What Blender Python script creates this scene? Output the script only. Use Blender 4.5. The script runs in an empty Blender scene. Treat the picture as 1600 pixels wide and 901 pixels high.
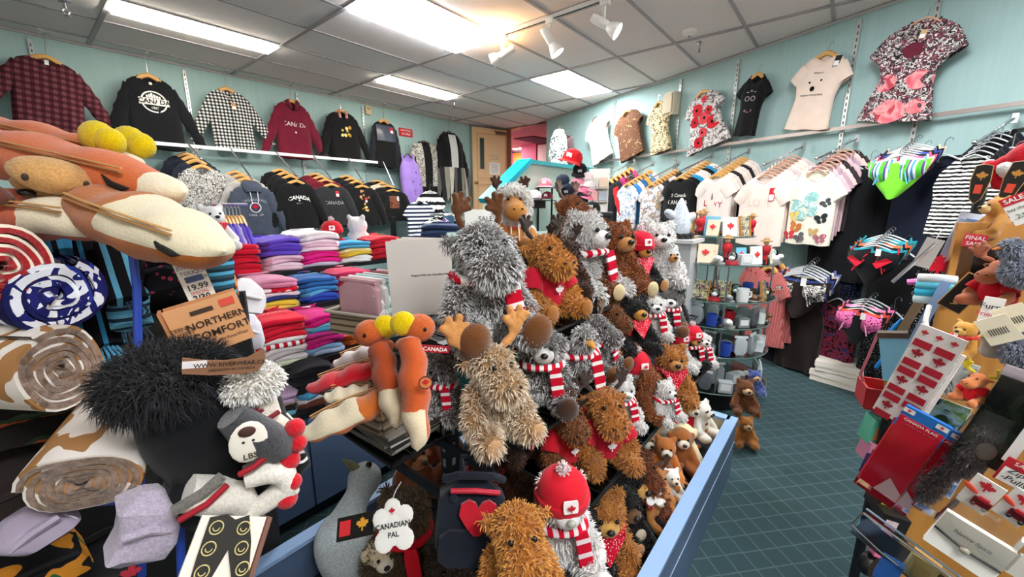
import bpy, bmesh, math, random
from mathutils import Vector, Matrix, Euler
from math import sin, cos, pi, radians as rad, sqrt, atan2, floor as ffloor
random.seed(7)
S = bpy.context.scene
COL = S.collection
# ---------------------------------------------------------------- camera, world, exposure
CAMZ = 1.45
YAW, PITCH, FPX = rad(50.7), rad(-12.0), 626.0
FW = Vector((sin(YAW)*cos(PITCH), cos(YAW)*cos(PITCH), sin(PITCH)))
RT = Vector((cos(YAW), -sin(YAW), 0))
UP = RT.cross(FW)
cam = bpy.data.cameras.new('camera'); camo = bpy.data.objects.new('camera', cam); COL.objects.link(camo)
cam.sensor_width = 36; cam.lens = FPX/1600*36; cam.clip_start = .02; cam.clip_end = 60
camo.matrix_world = Matrix(((RT.x, UP.x, -FW.x, 0), (RT.y, UP.y, -FW.y, 0), (RT.z, UP.z, -FW.z, CAMZ), (0, 0, 0, 1)))
S.camera = camo
S.view_settings.view_transform = 'Standard'; S.view_settings.look = 'None'
S.view_settings.exposure = 1.38; S.view_settings.gamma = 1.0; S.view_settings.use_curve_mapping = False
wd_ = bpy.data.worlds.new('world'); S.world = wd_; wd_.use_nodes = True
wd_.node_tree.nodes['Background'].inputs[0].default_value = (1, .97, .95, 1)
wd_.node_tree.nodes['Background'].inputs[1].default_value = .2
LIGHT = 15.0          # radiance of the fluorescent lenses
CEIL = 2.994
C0 = Vector((0, 0, CAMZ))
# real planes of the shop: the far wall is Y = 6.05, the slanting wall runs through RW0 along RWD
YW = 6.05
RW0 = Vector((5.046, .905, 0)); RWD = Vector((.40226, .91552, 0)); RWN = Vector((-.91552, .40226, 0))
def ray(x, y): return FW + RT*((x-800)/FPX) - UP*((y-450.5)/FPX)
def atY(x, y, Y): d = ray(x, y); return C0 + d*(Y/d.y)
def atX(x, y, X): d = ray(x, y); return C0 + d*(X/d.x)
def atz(x, y, z): d = ray(x, y); return C0 + d*((z-CAMZ)/d.z)
def atd(x, y, d): return C0 + ray(x, y)*d
def lw(x, y, o=0): return atY(x, y, YW-o)
def rw(x, y, o=0): d = ray(x, y); return C0 + d*((RW0+RWN*o).dot(RWN)/d.dot(RWN))
def fwd(p): return (Vector(p)-C0).dot(FW)
RWROT = atan2(-.91552, -.40226)      # things facing the room from the slanting wall (front is local -y)

# ---------------------------------------------------------------- colours and materials
def hx(s):
    s = s.lstrip('#'); c = [int(s[i:i+2], 16)/255 for i in (0, 2, 4)]
    return tuple((v/12.92 if v <= .04045 else ((v+.055)/1.055)**2.4) for v in c)
def rgba(c):
    if isinstance(c, str): c = hx(c)
    return (c[0], c[1], c[2], 1)
MC = {}
class NT:
    def __init__(s, name):
        s.m = bpy.data.materials.new(name); s.m.use_nodes = True; s.t = s.m.node_tree
        s.b = s.t.nodes['Principled BSDF']; s.tc = None
    def n(s, typ, **kw):
        nd = s.t.nodes.new('ShaderNode'+typ)
        for k, v in kw.items():
            if k in nd.inputs.keys(): nd.inputs[k].default_value = v
            else: setattr(nd, k, v)
        return nd
    def l(s, a, b): s.t.links.new(a, b)
    def co(s, kind='Object'):
        if not s.tc: s.tc = s.n('TexCoord')
        return s.tc.outputs[kind]
    def base(s, out): s.l(out, s.b.inputs['Base Color'])
    def bump(s, out, strength=.3, dist=.003):
        b = s.n('Bump'); b.inputs['Strength'].default_value = strength; b.inputs['Distance'].default_value = dist
        s.l(out, b.inputs['Height']); s.l(b.outputs[0], s.b.inputs['Normal'])
    def noise(s, scale=20., detail=3., vec=None, rough=.5):
        t = s.n('TexNoise'); t.inputs['Scale'].default_value = scale; t.inputs['Detail'].default_value = detail; t.inputs['Roughness'].default_value = rough
        s.l(vec or s.co(), t.inputs['Vector']); return t.outputs['Fac']
    def ramp(s, fac, stops, interp='LINEAR'):
        r = s.n('ValToRGB'); cr = r.color_ramp; cr.interpolation = interp
        while len(cr.elements) < len(stops): cr.elements.new(.5)
        for e, (p, c) in zip(cr.elements, stops): e.position = p; e.color = rgba(c)
        s.l(fac, r.inputs[0]); return r.outputs[0]
    def math(s, op, a, b=None, c=None):
        m = s.n('Math', operation=op)
        for i, v in enumerate((a, b, c)):
            if v is None: continue
            if isinstance(v, (int, float)): m.inputs[i].default_value = v
            else: s.l(v, m.inputs[i])
        return m.outputs[0]
    def mix(s, fac, a, b, blend='MIX'):
        m = s.n('Mix', data_type='RGBA', blend_type=blend)
        for idx, v in ((0, fac), (6, a), (7, b)):
            if isinstance(v, (int, float)): m.inputs[idx].default_value = v
            elif isinstance(v, (tuple, list, str)): m.inputs[idx].default_value = rgba(v)
            else: s.l(v, m.inputs[idx])
        return m.outputs[2]
    def sep(s, vec=None):
        x = s.n('SeparateXYZ'); s.l(vec or s.co(), x.inputs[0]); return x.outputs
def cached(f):
    def g(*a, **k):
        key = (f.__name__, a, tuple(sorted(k.items())))
        if key not in MC: MC[key] = f(*a, **k)
        return MC[key]
    return g
@cached
def plain(c, rough=.5, metal=0., spec=.5, coat=0.):
    n = NT('plain'); n.b.inputs['Base Color'].default_value = rgba(c); n.b.inputs['Roughness'].default_value = rough
    n.b.inputs['Metallic'].default_value = metal; n.b.inputs['Specular IOR Level'].default_value = spec; n.b.inputs['Coat Weight'].default_value = coat
    return n.m
@cached
def cloth(c, var=.12, weave=900.):
    n = NT('cloth'); n.b.inputs['Roughness'].default_value = .9; n.b.inputs['Specular IOR Level'].default_value = .15
    n.b.inputs['Sheen Weight'].default_value = .15
    f = n.noise(9., 3.); c = rgba(c)[:3]
    n.base(n.ramp(f, [(.3, tuple(v*(1-var) for v in c)), (.7, tuple(min(1, v*(1+var)) for v in c))]))
    n.bump(n.noise(weave, 1.), .25, .001)
    return n.m
@cached
def fleece(c, c2=None, pile=260.):
    n = NT('fleece'); n.b.inputs['Roughness'].default_value = .95; n.b.inputs['Specular IOR Level'].default_value = .1; n.b.inputs['Sheen Weight'].default_value = .35
    c = rgba(c)[:3]; f = n.noise(pile, 4., rough=.7)
    c2 = rgba(c2)[:3] if c2 else tuple(v*.7 for v in c)
    n.base(n.ramp(f, [(.3, c2), (.62, c)])); n.bump(f, .5, .006)
    return n.m
@cached
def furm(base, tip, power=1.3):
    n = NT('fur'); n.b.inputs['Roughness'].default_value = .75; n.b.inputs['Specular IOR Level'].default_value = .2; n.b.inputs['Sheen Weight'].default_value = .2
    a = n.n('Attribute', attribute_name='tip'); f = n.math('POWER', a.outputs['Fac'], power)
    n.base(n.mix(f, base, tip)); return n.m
@cached
def plaid(c1, c2, c3, sx=22., line=.0):
    n = NT('plaid'); n.b.inputs['Roughness'].default_value = .9; n.b.inputs['Specular IOR Level'].default_value = .1
    x, y, z = n.sep()
    def st(v): return n.math('GREATER_THAN', n.math('FRACT', n.math('MULTIPLY', v, sx)), .5)
    a = st(x); b = st(z); s = n.math('ADD', a, b)
    n.base(n.ramp(n.math('MULTIPLY', s, .5), [(0., c1), (.3, c2), (.8, c3)], 'CONSTANT')); n.bump(n.noise(700., 1.), .2, .001)
    return n.m
@cached
def stripes(cols, freq=20., axis=2, wob=0., rough=.9):
    n = NT('stripes'); n.b.inputs['Roughness'].default_value = rough; n.b.inputs['Specular IOR Level'].default_value = .15
    v = n.sep()[axis]; v = n.math('MULTIPLY', v, freq)
    if wob: v = n.math('ADD', v, n.math('MULTIPLY', n.noise(30., 2.), wob))
    k = len(cols); n.base(n.ramp(n.math('FRACT', v), [(i/k, c) for i, c in enumerate(cols)], 'CONSTANT'))
    n.bump(n.noise(500., 1.), .2, .001); return n.m
@cached
def blotch(cols, scale=14., detail=2., seedv=0., rough=.9, dist=1.2, soft=False):
    """printed pattern: bands of a distorted noise"""
    n = NT('blotch'); n.b.inputs['Roughness'].default_value = rough; n.b.inputs['Specular IOR Level'].default_value = .15
    mp = n.n('Mapping'); mp.inputs['Location'].default_value = (seedv, seedv*.7, seedv*1.3); n.l(n.co(), mp.inputs[0])
    t = n.n('TexNoise'); t.inputs['Scale'].default_value = scale; t.inputs['Detail'].default_value = detail; t.inputs['Distortion'].default_value = dist; n.l(mp.outputs[0], t.inputs[0])
    k = len(cols); n.base(n.ramp(t.outputs['Fac'], [(.3+.42*i/k, c) for i, c in enumerate(cols)], 'LINEAR' if soft else 'CONSTANT'))
    n.bump(n.noise(600., 1.), .2, .001); return n.m
@cached
def dots(bg, fg, scale=40., size=.3, third=None):
    n = NT('dots'); n.b.inputs['Roughness'].default_value = .85; n.b.inputs['Specular IOR Level'].default_value = .15
    t = n.n('TexVoronoi'); t.inputs['Scale'].default_value = scale; n.l(n.co(), t.inputs['Vector'])
    col = n.mix(n.math('LESS_THAN', t.outputs['Distance'], size), bg, fg)
    if third: col = n.mix(n.math('LESS_THAN', t.outputs['Distance'], size*.45), col, third)
    n.base(col); n.bump(n.noise(600., 1.), .2, .001); return n.m
@cached
def emit(c, strength):
    n = NT('emit'); n.b.inputs['Base Color'].default_value = rgba(c); n.b.inputs['Emission Color'].default_value = rgba(c); n.b.inputs['Emission Strength'].default_value = strength
    return n.m
@cached
def glassm(c=(.9, .97, .96), rough=.03):
    n = NT('glass'); n.t.nodes.remove(n.b); o = n.t.nodes['Material Output']
    g = n.n('BsdfGlossy'); g.inputs['Roughness'].default_value = rough; g.inputs['Color'].default_value = (1, 1, 1, 1)
    t = n.n('BsdfTransparent'); t.inputs['Color'].default_value = rgba(c)
    fr = n.n('Fresnel'); fr.inputs[0].default_value = 1.45
    mx = n.n('MixShader'); n.l(fr.outputs[0], mx.inputs[0]); n.l(t.outputs[0], mx.inputs[1]); n.l(g.outputs[0], mx.inputs[2]); n.l(mx.outputs[0], o.inputs[0])
    return n.m
CHROME = lambda: plain('#c9ccd0', .22, 1.)
BLACKM = lambda: plain('#17181a', .4, .2)
WOOD = lambda: plain('#d8a86a', .5)
PAPER = lambda: plain('#f0eee8', .8, 0., .2)
@cached
def wood(c1, c2, sc=6.):
    n = NT('wood'); n.b.inputs['Roughness'].default_value = .45
    mp = n.n('Mapping'); mp.inputs['Scale'].default_value = (1, 1, .12); n.l(n.co(), mp.inputs[0])
    n.base(n.ramp(n.noise(sc*4, 4., mp.outputs[0]), [(.35, c1), (.65, c2)])); return n.m

# ---------------------------------------------------------------- mesh building
class MB:
    def __init__(s): s.v = []; s.f = []; s.tip = None
    def add(s, vs, fs):
        o = len(s.v); s.v += [tuple(v) for v in vs]; s.f += [tuple(i+o for i in f) for f in fs]; return s
    def box(s, c, d, rot=None, taper=1.):
        hx_, hy, hz = d[0]/2, d[1]/2, d[2]/2
        vs = [Vector((sx*hx_*(taper if sz > 0 else 1), sy*hy*(taper if sz > 0 else 1), sz*hz)) for sz in (-1, 1) for sy in (-1, 1) for sx in (-1, 1)]
        if rot is not None:
            m = Euler(rot).to_matrix() if not isinstance(rot, Matrix) else rot
            vs = [m @ v for v in vs]
        c = Vector(c); vs = [v+c for v in vs]
        return s.add(vs, [(0, 2, 3, 1), (4, 5, 7, 6), (0, 1, 5, 4), (2, 6, 7, 3), (0, 4, 6, 2), (1, 3, 7, 5)])
    def rbox(s, c, d, r=.1, rot=None, n=3):
        """rounded slab: superellipse outline in xy, bulged in z"""
        vs = []; fs = []; N = 4*n*2; R = 5
        c = Vector(c); m = Euler(rot).to_matrix() if rot is not None else None
        for j in range(R+1):
            t = -1+2*j/R; k = (1-abs(t)**4)**.25 if abs(t) < 1 else 0; k = 1-r*(1-k)
            for i in range(N):
                a = 2*pi*i/N+pi/N; cx, sy = cos(a), sin(a); e = .28
                p = Vector((math.copysign(abs(cx)**e, cx)*d[0]/2*k, math.copysign(abs(sy)**e, sy)*d[1]/2*k, t*d[2]/2))
                vs.append((m @ p if m else p)+c)
        for j in range(R):
            for i in range(N): fs.append((j*N+i, j*N+(i+1) % N, (j+1)*N+(i+1) % N, (j+1)*N+i))
        fs.append(tuple(range(N-1, -1, -1))); fs.append(tuple(range(R*N, R*N+N)))
        return s.add(vs, fs)
    def tube(s, pts, r, n=8, cap=True, flat=1.):
        pts = [Vector(p) for p in pts]; vs = []; fs = []; k = len(pts); rs = r if isinstance(r, (list, tuple)) else [r]*k
        prev = None
        for i, p in enumerate(pts):
            t = (pts[min(i+1, k-1)]-pts[max(i-1, 0)]).normalized()
            u = t.cross(Vector((0, 0, 1))) if prev is None else prev-t*prev.dot(t)
            if u.length < 1e-4: u = t.cross(Vector((0, 1, 0)))
            u.normalize(); w = t.cross(u); prev = u
            for j in range(n):
                a = 2*pi*j/n; vs.append(p+(u*cos(a)+w*sin(a)*flat)*rs[i])
        for i in range(k-1):
            for j in range(n): fs.append((i*n+j, i*n+(j+1) % n, (i+1)*n+(j+1) % n, (i+1)*n+j))
        if cap: fs += [tuple(range(n-1, -1, -1)), tuple(range((k-1)*n, k*n))]
        return s.add(vs, fs)
    def lathe(s, prof, n=16, c=(0, 0, 0), m=None):
        vs = []; fs = []; k = len(prof); c = Vector(c)
        for r, z in prof:
            for j in range(n):
                a = 2*pi*j/n; p = Vector((r*cos(a), r*sin(a), z)); vs.append((m @ p if m else p)+c)
        for i in range(k-1):
            for j in range(n): fs.append((i*n+j, i*n+(j+1) % n, (i+1)*n+(j+1) % n, (i+1)*n+j))
        if prof[0][0] > 1e-5: fs.append(tuple(range(n-1, -1, -1)))
        if prof[-1][0] > 1e-5: fs.append(tuple(range((k-1)*n, k*n)))
        return s.add(vs, fs)
    def ball(s, c, r, rot=None, n=12, rings=8):
        if isinstance(r, (int, float)): r = (r, r, r)
        vs = []; fs = []; c = Vector(c); m = Euler(rot).to_matrix() if rot is not None else None
        vs.append((0, 0, -1))
        for i in range(1, rings):
            t = -pi/2+pi*i/rings
            for j in range(n): a = 2*pi*j/n; vs.append((cos(t)*cos(a), cos(t)*sin(a), sin(t)))
        vs.append((0, 0, 1)); L = len(vs)-1
        for j in range(n): fs.append((0, 1+(j+1) % n, 1+j)); fs.append((L, L-n+j, L-n+(j+1) % n))
        for i in range(rings-2):
            for j in range(n): a = 1+i*n+j; b = 1+i*n+(j+1) % n; fs.append((a, b, b+n, a+n))
        out = []
        for v in vs:
            p = Vector((v[0]*r[0], v[1]*r[1], v[2]*r[2])); out.append((m @ p if m else p)+c)
        return s.add(out, fs)
    def prism(s, poly, z0, z1, m=None, c=(0, 0, 0)):
        n = len(poly); vs = [Vector((x, y, z)) for z in (z0, z1) for x, y in poly]; c = Vector(c)
        vs = [(m @ v if m else v)+c for v in vs]
        fs = [tuple(range(n-1, -1, -1)), tuple(range(n, 2*n))]+[(i, (i+1) % n, n+(i+1) % n, n+i) for i in range(n)]
        return s.add(vs, fs)
    def quad(s, a, b, c, d): return s.add([a, b, c, d], [(0, 1, 2, 3)])
    def mesh(s, name, smooth=True):
        me = bpy.data.meshes.new(name); me.from_pydata(s.v, [], s.f); me.update()
        if smooth:
            me.shade_smooth()
            try: me.set_sharp_from_angle(angle=rad(40))
            except Exception: pass
        if s.tip is not None:
            a = me.attributes.new('tip', 'FLOAT', 'POINT'); a.data.foreach_set('value', s.tip)
        return me
    def build(s, name, mat, parent=None, smooth=True): return ob(name, s.mesh(name, smooth), mat, parent)
def ob(name, me, mat, parent=None, loc=None, rot=None):
    o = bpy.data.objects.new(name, me); COL.objects.link(o)
    if mat is not None:
        if len(me.materials) == 0: me.materials.append(mat)
        if me.materials[0] != mat: o.material_slots[0].link = 'OBJECT'; o.material_slots[0].material = mat
    if parent is not None: o.parent = parent
    if loc is not None: o.location = loc
    if rot is not None: o.rotation_euler = rot
    return o
USED = {}
def tag(o, label, cat, group=None, kind=None):
    o['label'] = label; o['category'] = cat
    if group: o['group'] = group
    if kind: o['kind'] = kind
    return o
def thing(name, label, cat, loc=(0, 0, 0), rotz=0, group=None, scale=1., rot=None):
    o = bpy.data.objects.new(name, None); COL.objects.link(o); o.empty_display_size = .05
    o.location = loc; o.rotation_euler = rot if rot is not None else (0, 0, rotz)
    o.scale = (scale,)*3 if isinstance(scale, (int, float)) else scale
    return tag(o, label, cat, group)
def dup(root, label, loc=None, rotz=None, scale=None, rot=None):
    r = root.copy(); COL.objects.link(r); r['label'] = label
    if loc is not None: r.location = loc
    if rotz is not None: r.rotation_euler = (0, 0, rotz)
    if rot is not None: r.rotation_euler = rot
    if scale is not None: r.scale = (scale,)*3 if isinstance(scale, (int, float)) else scale
    for ch in root.children:
        c = ch.copy(); COL.objects.link(c); c.parent = r
        for g in ch.children: d = g.copy(); COL.objects.link(d); d.parent = c
    return r
def struct(name, mb, mat, parent=None, label=None):
    o = mb.build(name, mat, parent, False) if isinstance(mb, MB) else mb
    if parent is None:
        o['kind'] = 'structure'
        if label: o['label'] = label
    return o
# flat lettering
TXT = {}
def text_mesh(s, size=.05, bold=0., shear=0., space=1.):
    key = (s, round(size, 4), bold, shear, space)
    if key in TXT: return TXT[key]
    cu = bpy.data.curves.new('lettering', 'FONT'); cu.body = s; cu.size = size; cu.align_x = 'CENTER'; cu.align_y = 'CENTER'
    cu.offset = bold*size; cu.shear = shear; cu.space_character = space; cu.resolution_u = 2
    o = bpy.data.objects.new('lettering', cu); COL.objects.link(o)
    dg = bpy.context.evaluated_depsgraph_get(); e = o.evaluated_get(dg); me = e.to_mesh()
    vs = [tuple(v.co) for v in me.vertices]; fs = [tuple(p.vertices) for p in me.polygons]
    e.to_mesh_clear(); bpy.data.objects.remove(o); bpy.data.curves.remove(cu)
    TXT[key] = (vs, fs); return TXT[key]
def letters(s, size, fn, mat, parent, name='lettering', bold=.01, shear=0., arc=0., **k):
    """lettering laid on a surface: fn maps flat (x, y) to a local point"""
    vs, fs = text_mesh(s, size, bold, shear, **k); out = []
    for x, y, _ in vs:
        if arc: y = y - arc*x*x
        out.append(fn(x, y))
    return MB().add(out, fs).build(name, mat, parent, False)
LEAF = [(0, 1), (.13, .72), (.3, .8), (.23, .38), (.45, .58), (.5, .46), (.78, .5), (.7, .3), (.84, .2), (.42, -.12), (.48, -.28), (.08, -.22), (.1, -.7)]
LEAF = LEAF+[(-x, y) for x, y in LEAF[::-1][:-1]]
def leaf_fn(fn, r, cx, cy, mat, parent, name='maple_leaf'):
    vs = [fn(cx+x*r, cy+y*r) for x, y in LEAF]; vs.append(fn(cx, cy)); n = len(LEAF)
    return MB().add(vs, [(i, (i+1) % n, n) for i in range(n)]).build(name, mat, parent, False)
def patch(fn, x0, x1, y0, y1, mat, parent, name, nx=4, ny=4):
    vs = [fn(x0+(x1-x0)*i/nx, y0+(y1-y0)*j/ny) for j in range(ny+1) for i in range(nx+1)]
    fs = [(j*(nx+1)+i, j*(nx+1)+i+1, (j+1)*(nx+1)+i+1, (j+1)*(nx+1)+i) for j in range(ny) for i in range(nx)]
    return MB().add(vs, fs).build(name, mat, parent)
RED = '#c8102e'
# ================================================================ STRUCTURE
def carpet():
    n = NT('carpet'); n.b.inputs['Roughness'].default_value = .95; n.b.inputs['Specular IOR Level'].default_value = .1
    mp = n.n('Mapping'); mp.inputs['Rotation'].default_value = (0, 0, rad(42)); n.l(n.co(), mp.inputs[0])
    x, y, z = n.sep(mp.outputs[0])
    nz = n.noise(500., 2.)
    def line(v, per, w):
        v = n.math('ADD', v, n.math('MULTIPLY', n.noise(14., 2.), .008))
        return n.math('LESS_THAN', n.math('ABSOLUTE', n.math('SUBTRACT', n.math('FRACT', n.math('DIVIDE', v, per)), .5)), w)
    g = n.math('MAXIMUM', line(x, .082, .035), line(y, .082, .035))
    g = n.math('MULTIPLY', g, n.math('GREATER_THAN', nz, .42))
    base = n.ramp(nz, [(.3, '#263536'), (.7, '#475756')])
    base = n.mix(n.math('MULTIPLY', n.noise(3., 3.), .35), base, '#416674')
    n.base(n.mix(n.math('MULTIPLY', g, .24), base, '#8fa5a5')); n.bump(nz, .5, .004); return n.m
def wallpaint(c, c2):
    n = NT('wall paint'); n.b.inputs['Roughness'].default_value = .55; n.b.inputs['Specular IOR Level'].default_value = .3
    mp = n.n('Mapping'); mp.inputs['Scale'].default_value = (1, 1, .04); n.l(n.co(), mp.inputs[0])
    f = n.noise(40., 3., mp.outputs[0]); n.base(n.ramp(f, [(.35, c2), (.65, c)])); n.bump(f, .25, .004); return n.m
def tilem():
    n = NT('ceiling tile'); n.b.inputs['Roughness'].default_value = .9; n.b.inputs['Specular IOR Level'].default_value = .1
    f = n.noise(260., 4., rough=.8); g = n.noise(2., 2.)
    c = n.ramp(f, [(.33, '#b5adab'), (.42, '#f2eae8'), (.7, '#fdf6f3')])
    n.base(n.mix(n.math('MULTIPLY', g, .25), c, '#f0e4dc')); n.bump(f, .6, .004); return n.m
TEAL = wallpaint('#aac8c6', '#a5c4c3')
MINT = plain('#bfdccf', .5)
TILE = tilem(); GRID = plain('#a9a4a6', .5)
struct('floor', MB().box((2.2, 1.6, -.05), (9.6, 9.2, .1)), carpet(), label='dark teal carpet with a pale woven grid')
def wall(name, a, b, z0, z1, t, mat, label=None):
    """upright slab whose inner face runs a-b; thickness goes away from the room at n"""
    a = Vector((a[0], a[1], 0)); b = Vector((b[0], b[1], 0)); d = (b-a).normalized(); nrm = Vector((d.y, -d.x, 0))*t
    vs = [a, b, b+nrm, a+nrm]; m = MB().add([(v.x, v.y, z) for z in (z0, z1) for v in vs], [(3, 2, 1, 0), (4, 5, 6, 7), (0, 1, 5, 4), (1, 2, 6, 5), (2, 3, 7, 6), (3, 0, 4, 7)])
    return struct(name, m, mat, label=label)
RWE = RW0+RWD*4.05      # far end of the slanting wall
RWB = RW0-RWD*4.4
wall('wall_far', (6.9, YW), (-2.4, YW), 0, 3.2, .12, TEAL, 'teal far wall behind the hanging sweaters')
wall('wall_side', (RWB.x, RWB.y), (RWE.x, RWE.y), 0, 3.2, .12, TEAL, 'long teal wall behind the tee shirts')
IVORY = plain('#f3eee6', .6)
wall('wall_rear', (-2.4, -3), (RWB.x+.1, -3), 0, 3.2, .12, IVORY, 'ivory wall behind the viewer')
wall('wall_near', (-2.4, YW), (-2.4, -3), 0, 3.2, .12, IVORY, 'ivory end wall beside the entrance')
# doorway end: header, jamb and the pink hall beyond it
wall('wall_doorway', (6.9, 5.72), (6.9, YW), 0, 3.2, .08, TEAL, 'narrow wall return beside the open door')
struct('trim_1', MB().box((6.88, 5.74, 1.95), (.12, .05, 2.1)), plain('#8a5a3c', .4), label='brown door jamb')
struct('trim_2', MB().box((6.9, 5.25, 2.985), (.12, .95, .03)), plain('#8a5a3c', .4), label='brown door head')
PINK = plain('#d9789a', .6)
struct('wall_hall_1', MB().box((9.7, 6.4, 2), (.1, 5, 2.4)), PINK, label='pink far wall of the hall')
struct('wall_hall_2', MB().box((8.4, 4.6, 2), (2.6, .1, 2.4)), plain('#e0567f', .6), label='deep pink side wall of the hall')
struct('wall_hall_3', MB().box((8.3, 8.9, 2), (2.8, .1, 2.4)), PINK, label='pink end wall of the hall')
struct('wall_hall_4', MB().box((6.99, 7.6, 2), (.06, 2.9, 2.4)), PINK, label='pink near wall of the hall')
struct('wall_hall_5', MB().box((9.35, 6.85, 2), (.55, .5, 2.4)), plain('#d0688c', .6), label='pink pillar in the hall')
struct('ceiling_hall', MB().box((8.3, 6.6, 3.05), (2.9, 4.8, .1)), plain('#c9a2aa', .8), label='hall ceiling')
struct('floor_landing', MB().box((7.6, 6.1, .86), (4.2, 5.4, .04)), plain('#7b6a58', .8), label='raised landing floor')
struct('ceiling_panel_hall', MB().box((8.6, 6.2, 2.985), (1.2, .6, .02)), plain('#5d4a50', .8), label='dark ceiling panel in the hall')
# yellow door in the hall with a lit panel above
hd = atX(814, 262, 9.6)
o = struct('door_2', MB().box((9.62, hd.y, 1.89), (.06, .56, 2.02)), plain('#e2b04a', .5), label='yellow door at the end of the hall')
MB().box((9.57, hd.y+.02, hd.z), (.03, .22, .03)).build('push_bar', plain('#6b4a1c', .4), o)
o = struct('door_2_frame', MB().box((9.6, hd.y-.31, 1.89), (.1, .05, 2.1)).box((9.6, hd.y, 2.93-.01), (.1, .66, .05)), plain('#3b2a2a', .5), label='dark frame of the yellow door'); o.name = 'trim_3'
la = atX(813, 222, 9.55)
t = thing('hall_light', 'bright white light fitting above the yellow hall door', 'light', la)
MB().box((0, 0, 0), (.08, .52, .34)).build('lens', emit('#ffffff', 40.), t); MB().box((.05, 0, 0), (.04, .56, .38)).build('housing', plain('#d0d0d0', .5), t)
t = thing('hall_fill_light', 'unseen light panel added to brighten the hall', 'ceiling light', (8.2, 7.6, 2.97)); MB().box((0, 0, 0), (1.2, .5, .02)).build('lens', emit('#fff4f0', 16.), t, False); MB().box((0, 0, .012), (1.26, .56, .02)).build('frame', plain('#dddddd'), t, False)  # unseen panel, added only to brighten the hall
pw = atX(848, 246, 9.0)
t = thing('white_notice_board', 'white board on the pink hall wall', 'board', (9.0, pw.y, pw.z)); MB().box((0, 0, 0), (.02, .3, .62)).build('panel', PAPER(), t); MB().box((.015, 0, 0), (.02, .34, .66)).build('board_frame', plain('#cccccc'), t)

# ---------------------------------------------------------------- ceiling: tiles and T bars as parts
XL = [1.953+1.2185*k for k in range(-4, 6)]; YL = [.908+.6106*j for j in range(-7, 10)]
ceil = struct('ceiling', MB().box((2.4, 1.55, CEIL+.2), (10.2, 9.3, .02)), plain('#77737a', .9), label='suspended ceiling of speckled tiles')
def inside(x, y, o=0): return (Vector((x, y, 0))-RW0).dot(RWN) > o
LIGHTS = {(0, 3): 1, (2, 3): 1, (1, 6): .5, (-1, 6): .5, (0, -2): 1, (-2, -4): 1}  # the last two are unseen panels added to brighten the shop
tile_me = MB().box((0, 0, .008), (1.19, .585, .016)).mesh('tile', False); tile_me.materials.append(TILE)
half_me = MB().box((0, 0, .008), (1.19, .29, .016)).mesh('tile', False); half_me.materials.append(TILE)
for k in range(-4, 5):
    for j in range(-7, 9):
        cx, cy = 1.953+1.2185*(k+.5), .908+.6106*(j+.5)
        cs = [inside(cx+a*.6, cy+b*.3) for a in (-1, 1) for b in (-1, 1)]
        if not any(cs) or cx < -2.4 or cy < -3 or cy > 6.1: continue
        L = LIGHTS.get((k, j), 0)
        if L == 1: continue
        if L == .5: ob('tile', half_me, None, ceil, (cx, cy+.15, CEIL)); continue
        if all(cs): ob('tile', tile_me, None, ceil, (cx, cy, CEIL)); continue
        bm = bmesh.new(); bm.from_mesh(tile_me); 
        for v in bm.verts: v.co += Vector((cx, cy, CEIL))
        bmesh.ops.bisect_plane(bm, geom=bm.verts[:]+bm.edges[:]+bm.faces[:], plane_co=RW0, plane_no=-RWN, clear_outer=True)
        me = bpy.data.meshes.new('tile'); bm.to_mesh(me); bm.free()
        if len(me.polygons): ob('tile', me, TILE, ceil)
def xwall(y): return RW0.x+(y-RW0.y)*RWD.x/RWD.y
for j, y in enumerate(YL):
    if y > 6.0 or y < -3: continue
    x1 = min(xwall(y), 6.9); MB().box(((x1-2.4)/2, y, CEIL-.004), (x1+2.4, .026, .012)).build('grid_bar', GRID, ceil, False)
for x in XL:
    if x < -2.4 or x > 7: continue
    y0 = max(-3, RW0.y+(x-RW0.x)*RWD.y/RWD.x) if x > 3.3 else -3
    if y0 < 6: MB().box((x, (y0+6.05)/2, CEIL-.006), (.034, 6.05-y0, .014)).build('grid_bar', GRID, ceil, False)
struct('trim_4', MB().box((2.2, YW-.012, CEIL-.012), (9.2, .024, .024)), plain('#b9b5b5', .6), label='wall angle along the far wall')
a = RW0; m = MB().tube([RWB+RWN*.012+Vector((0, 0, CEIL-.012)), RWE+RWN*.012+Vector((0, 0, CEIL-.012))], .014, 4); struct('trim_5', m, plain('#b9b5b5', .6), label='wall angle along the slanting wall')

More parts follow.
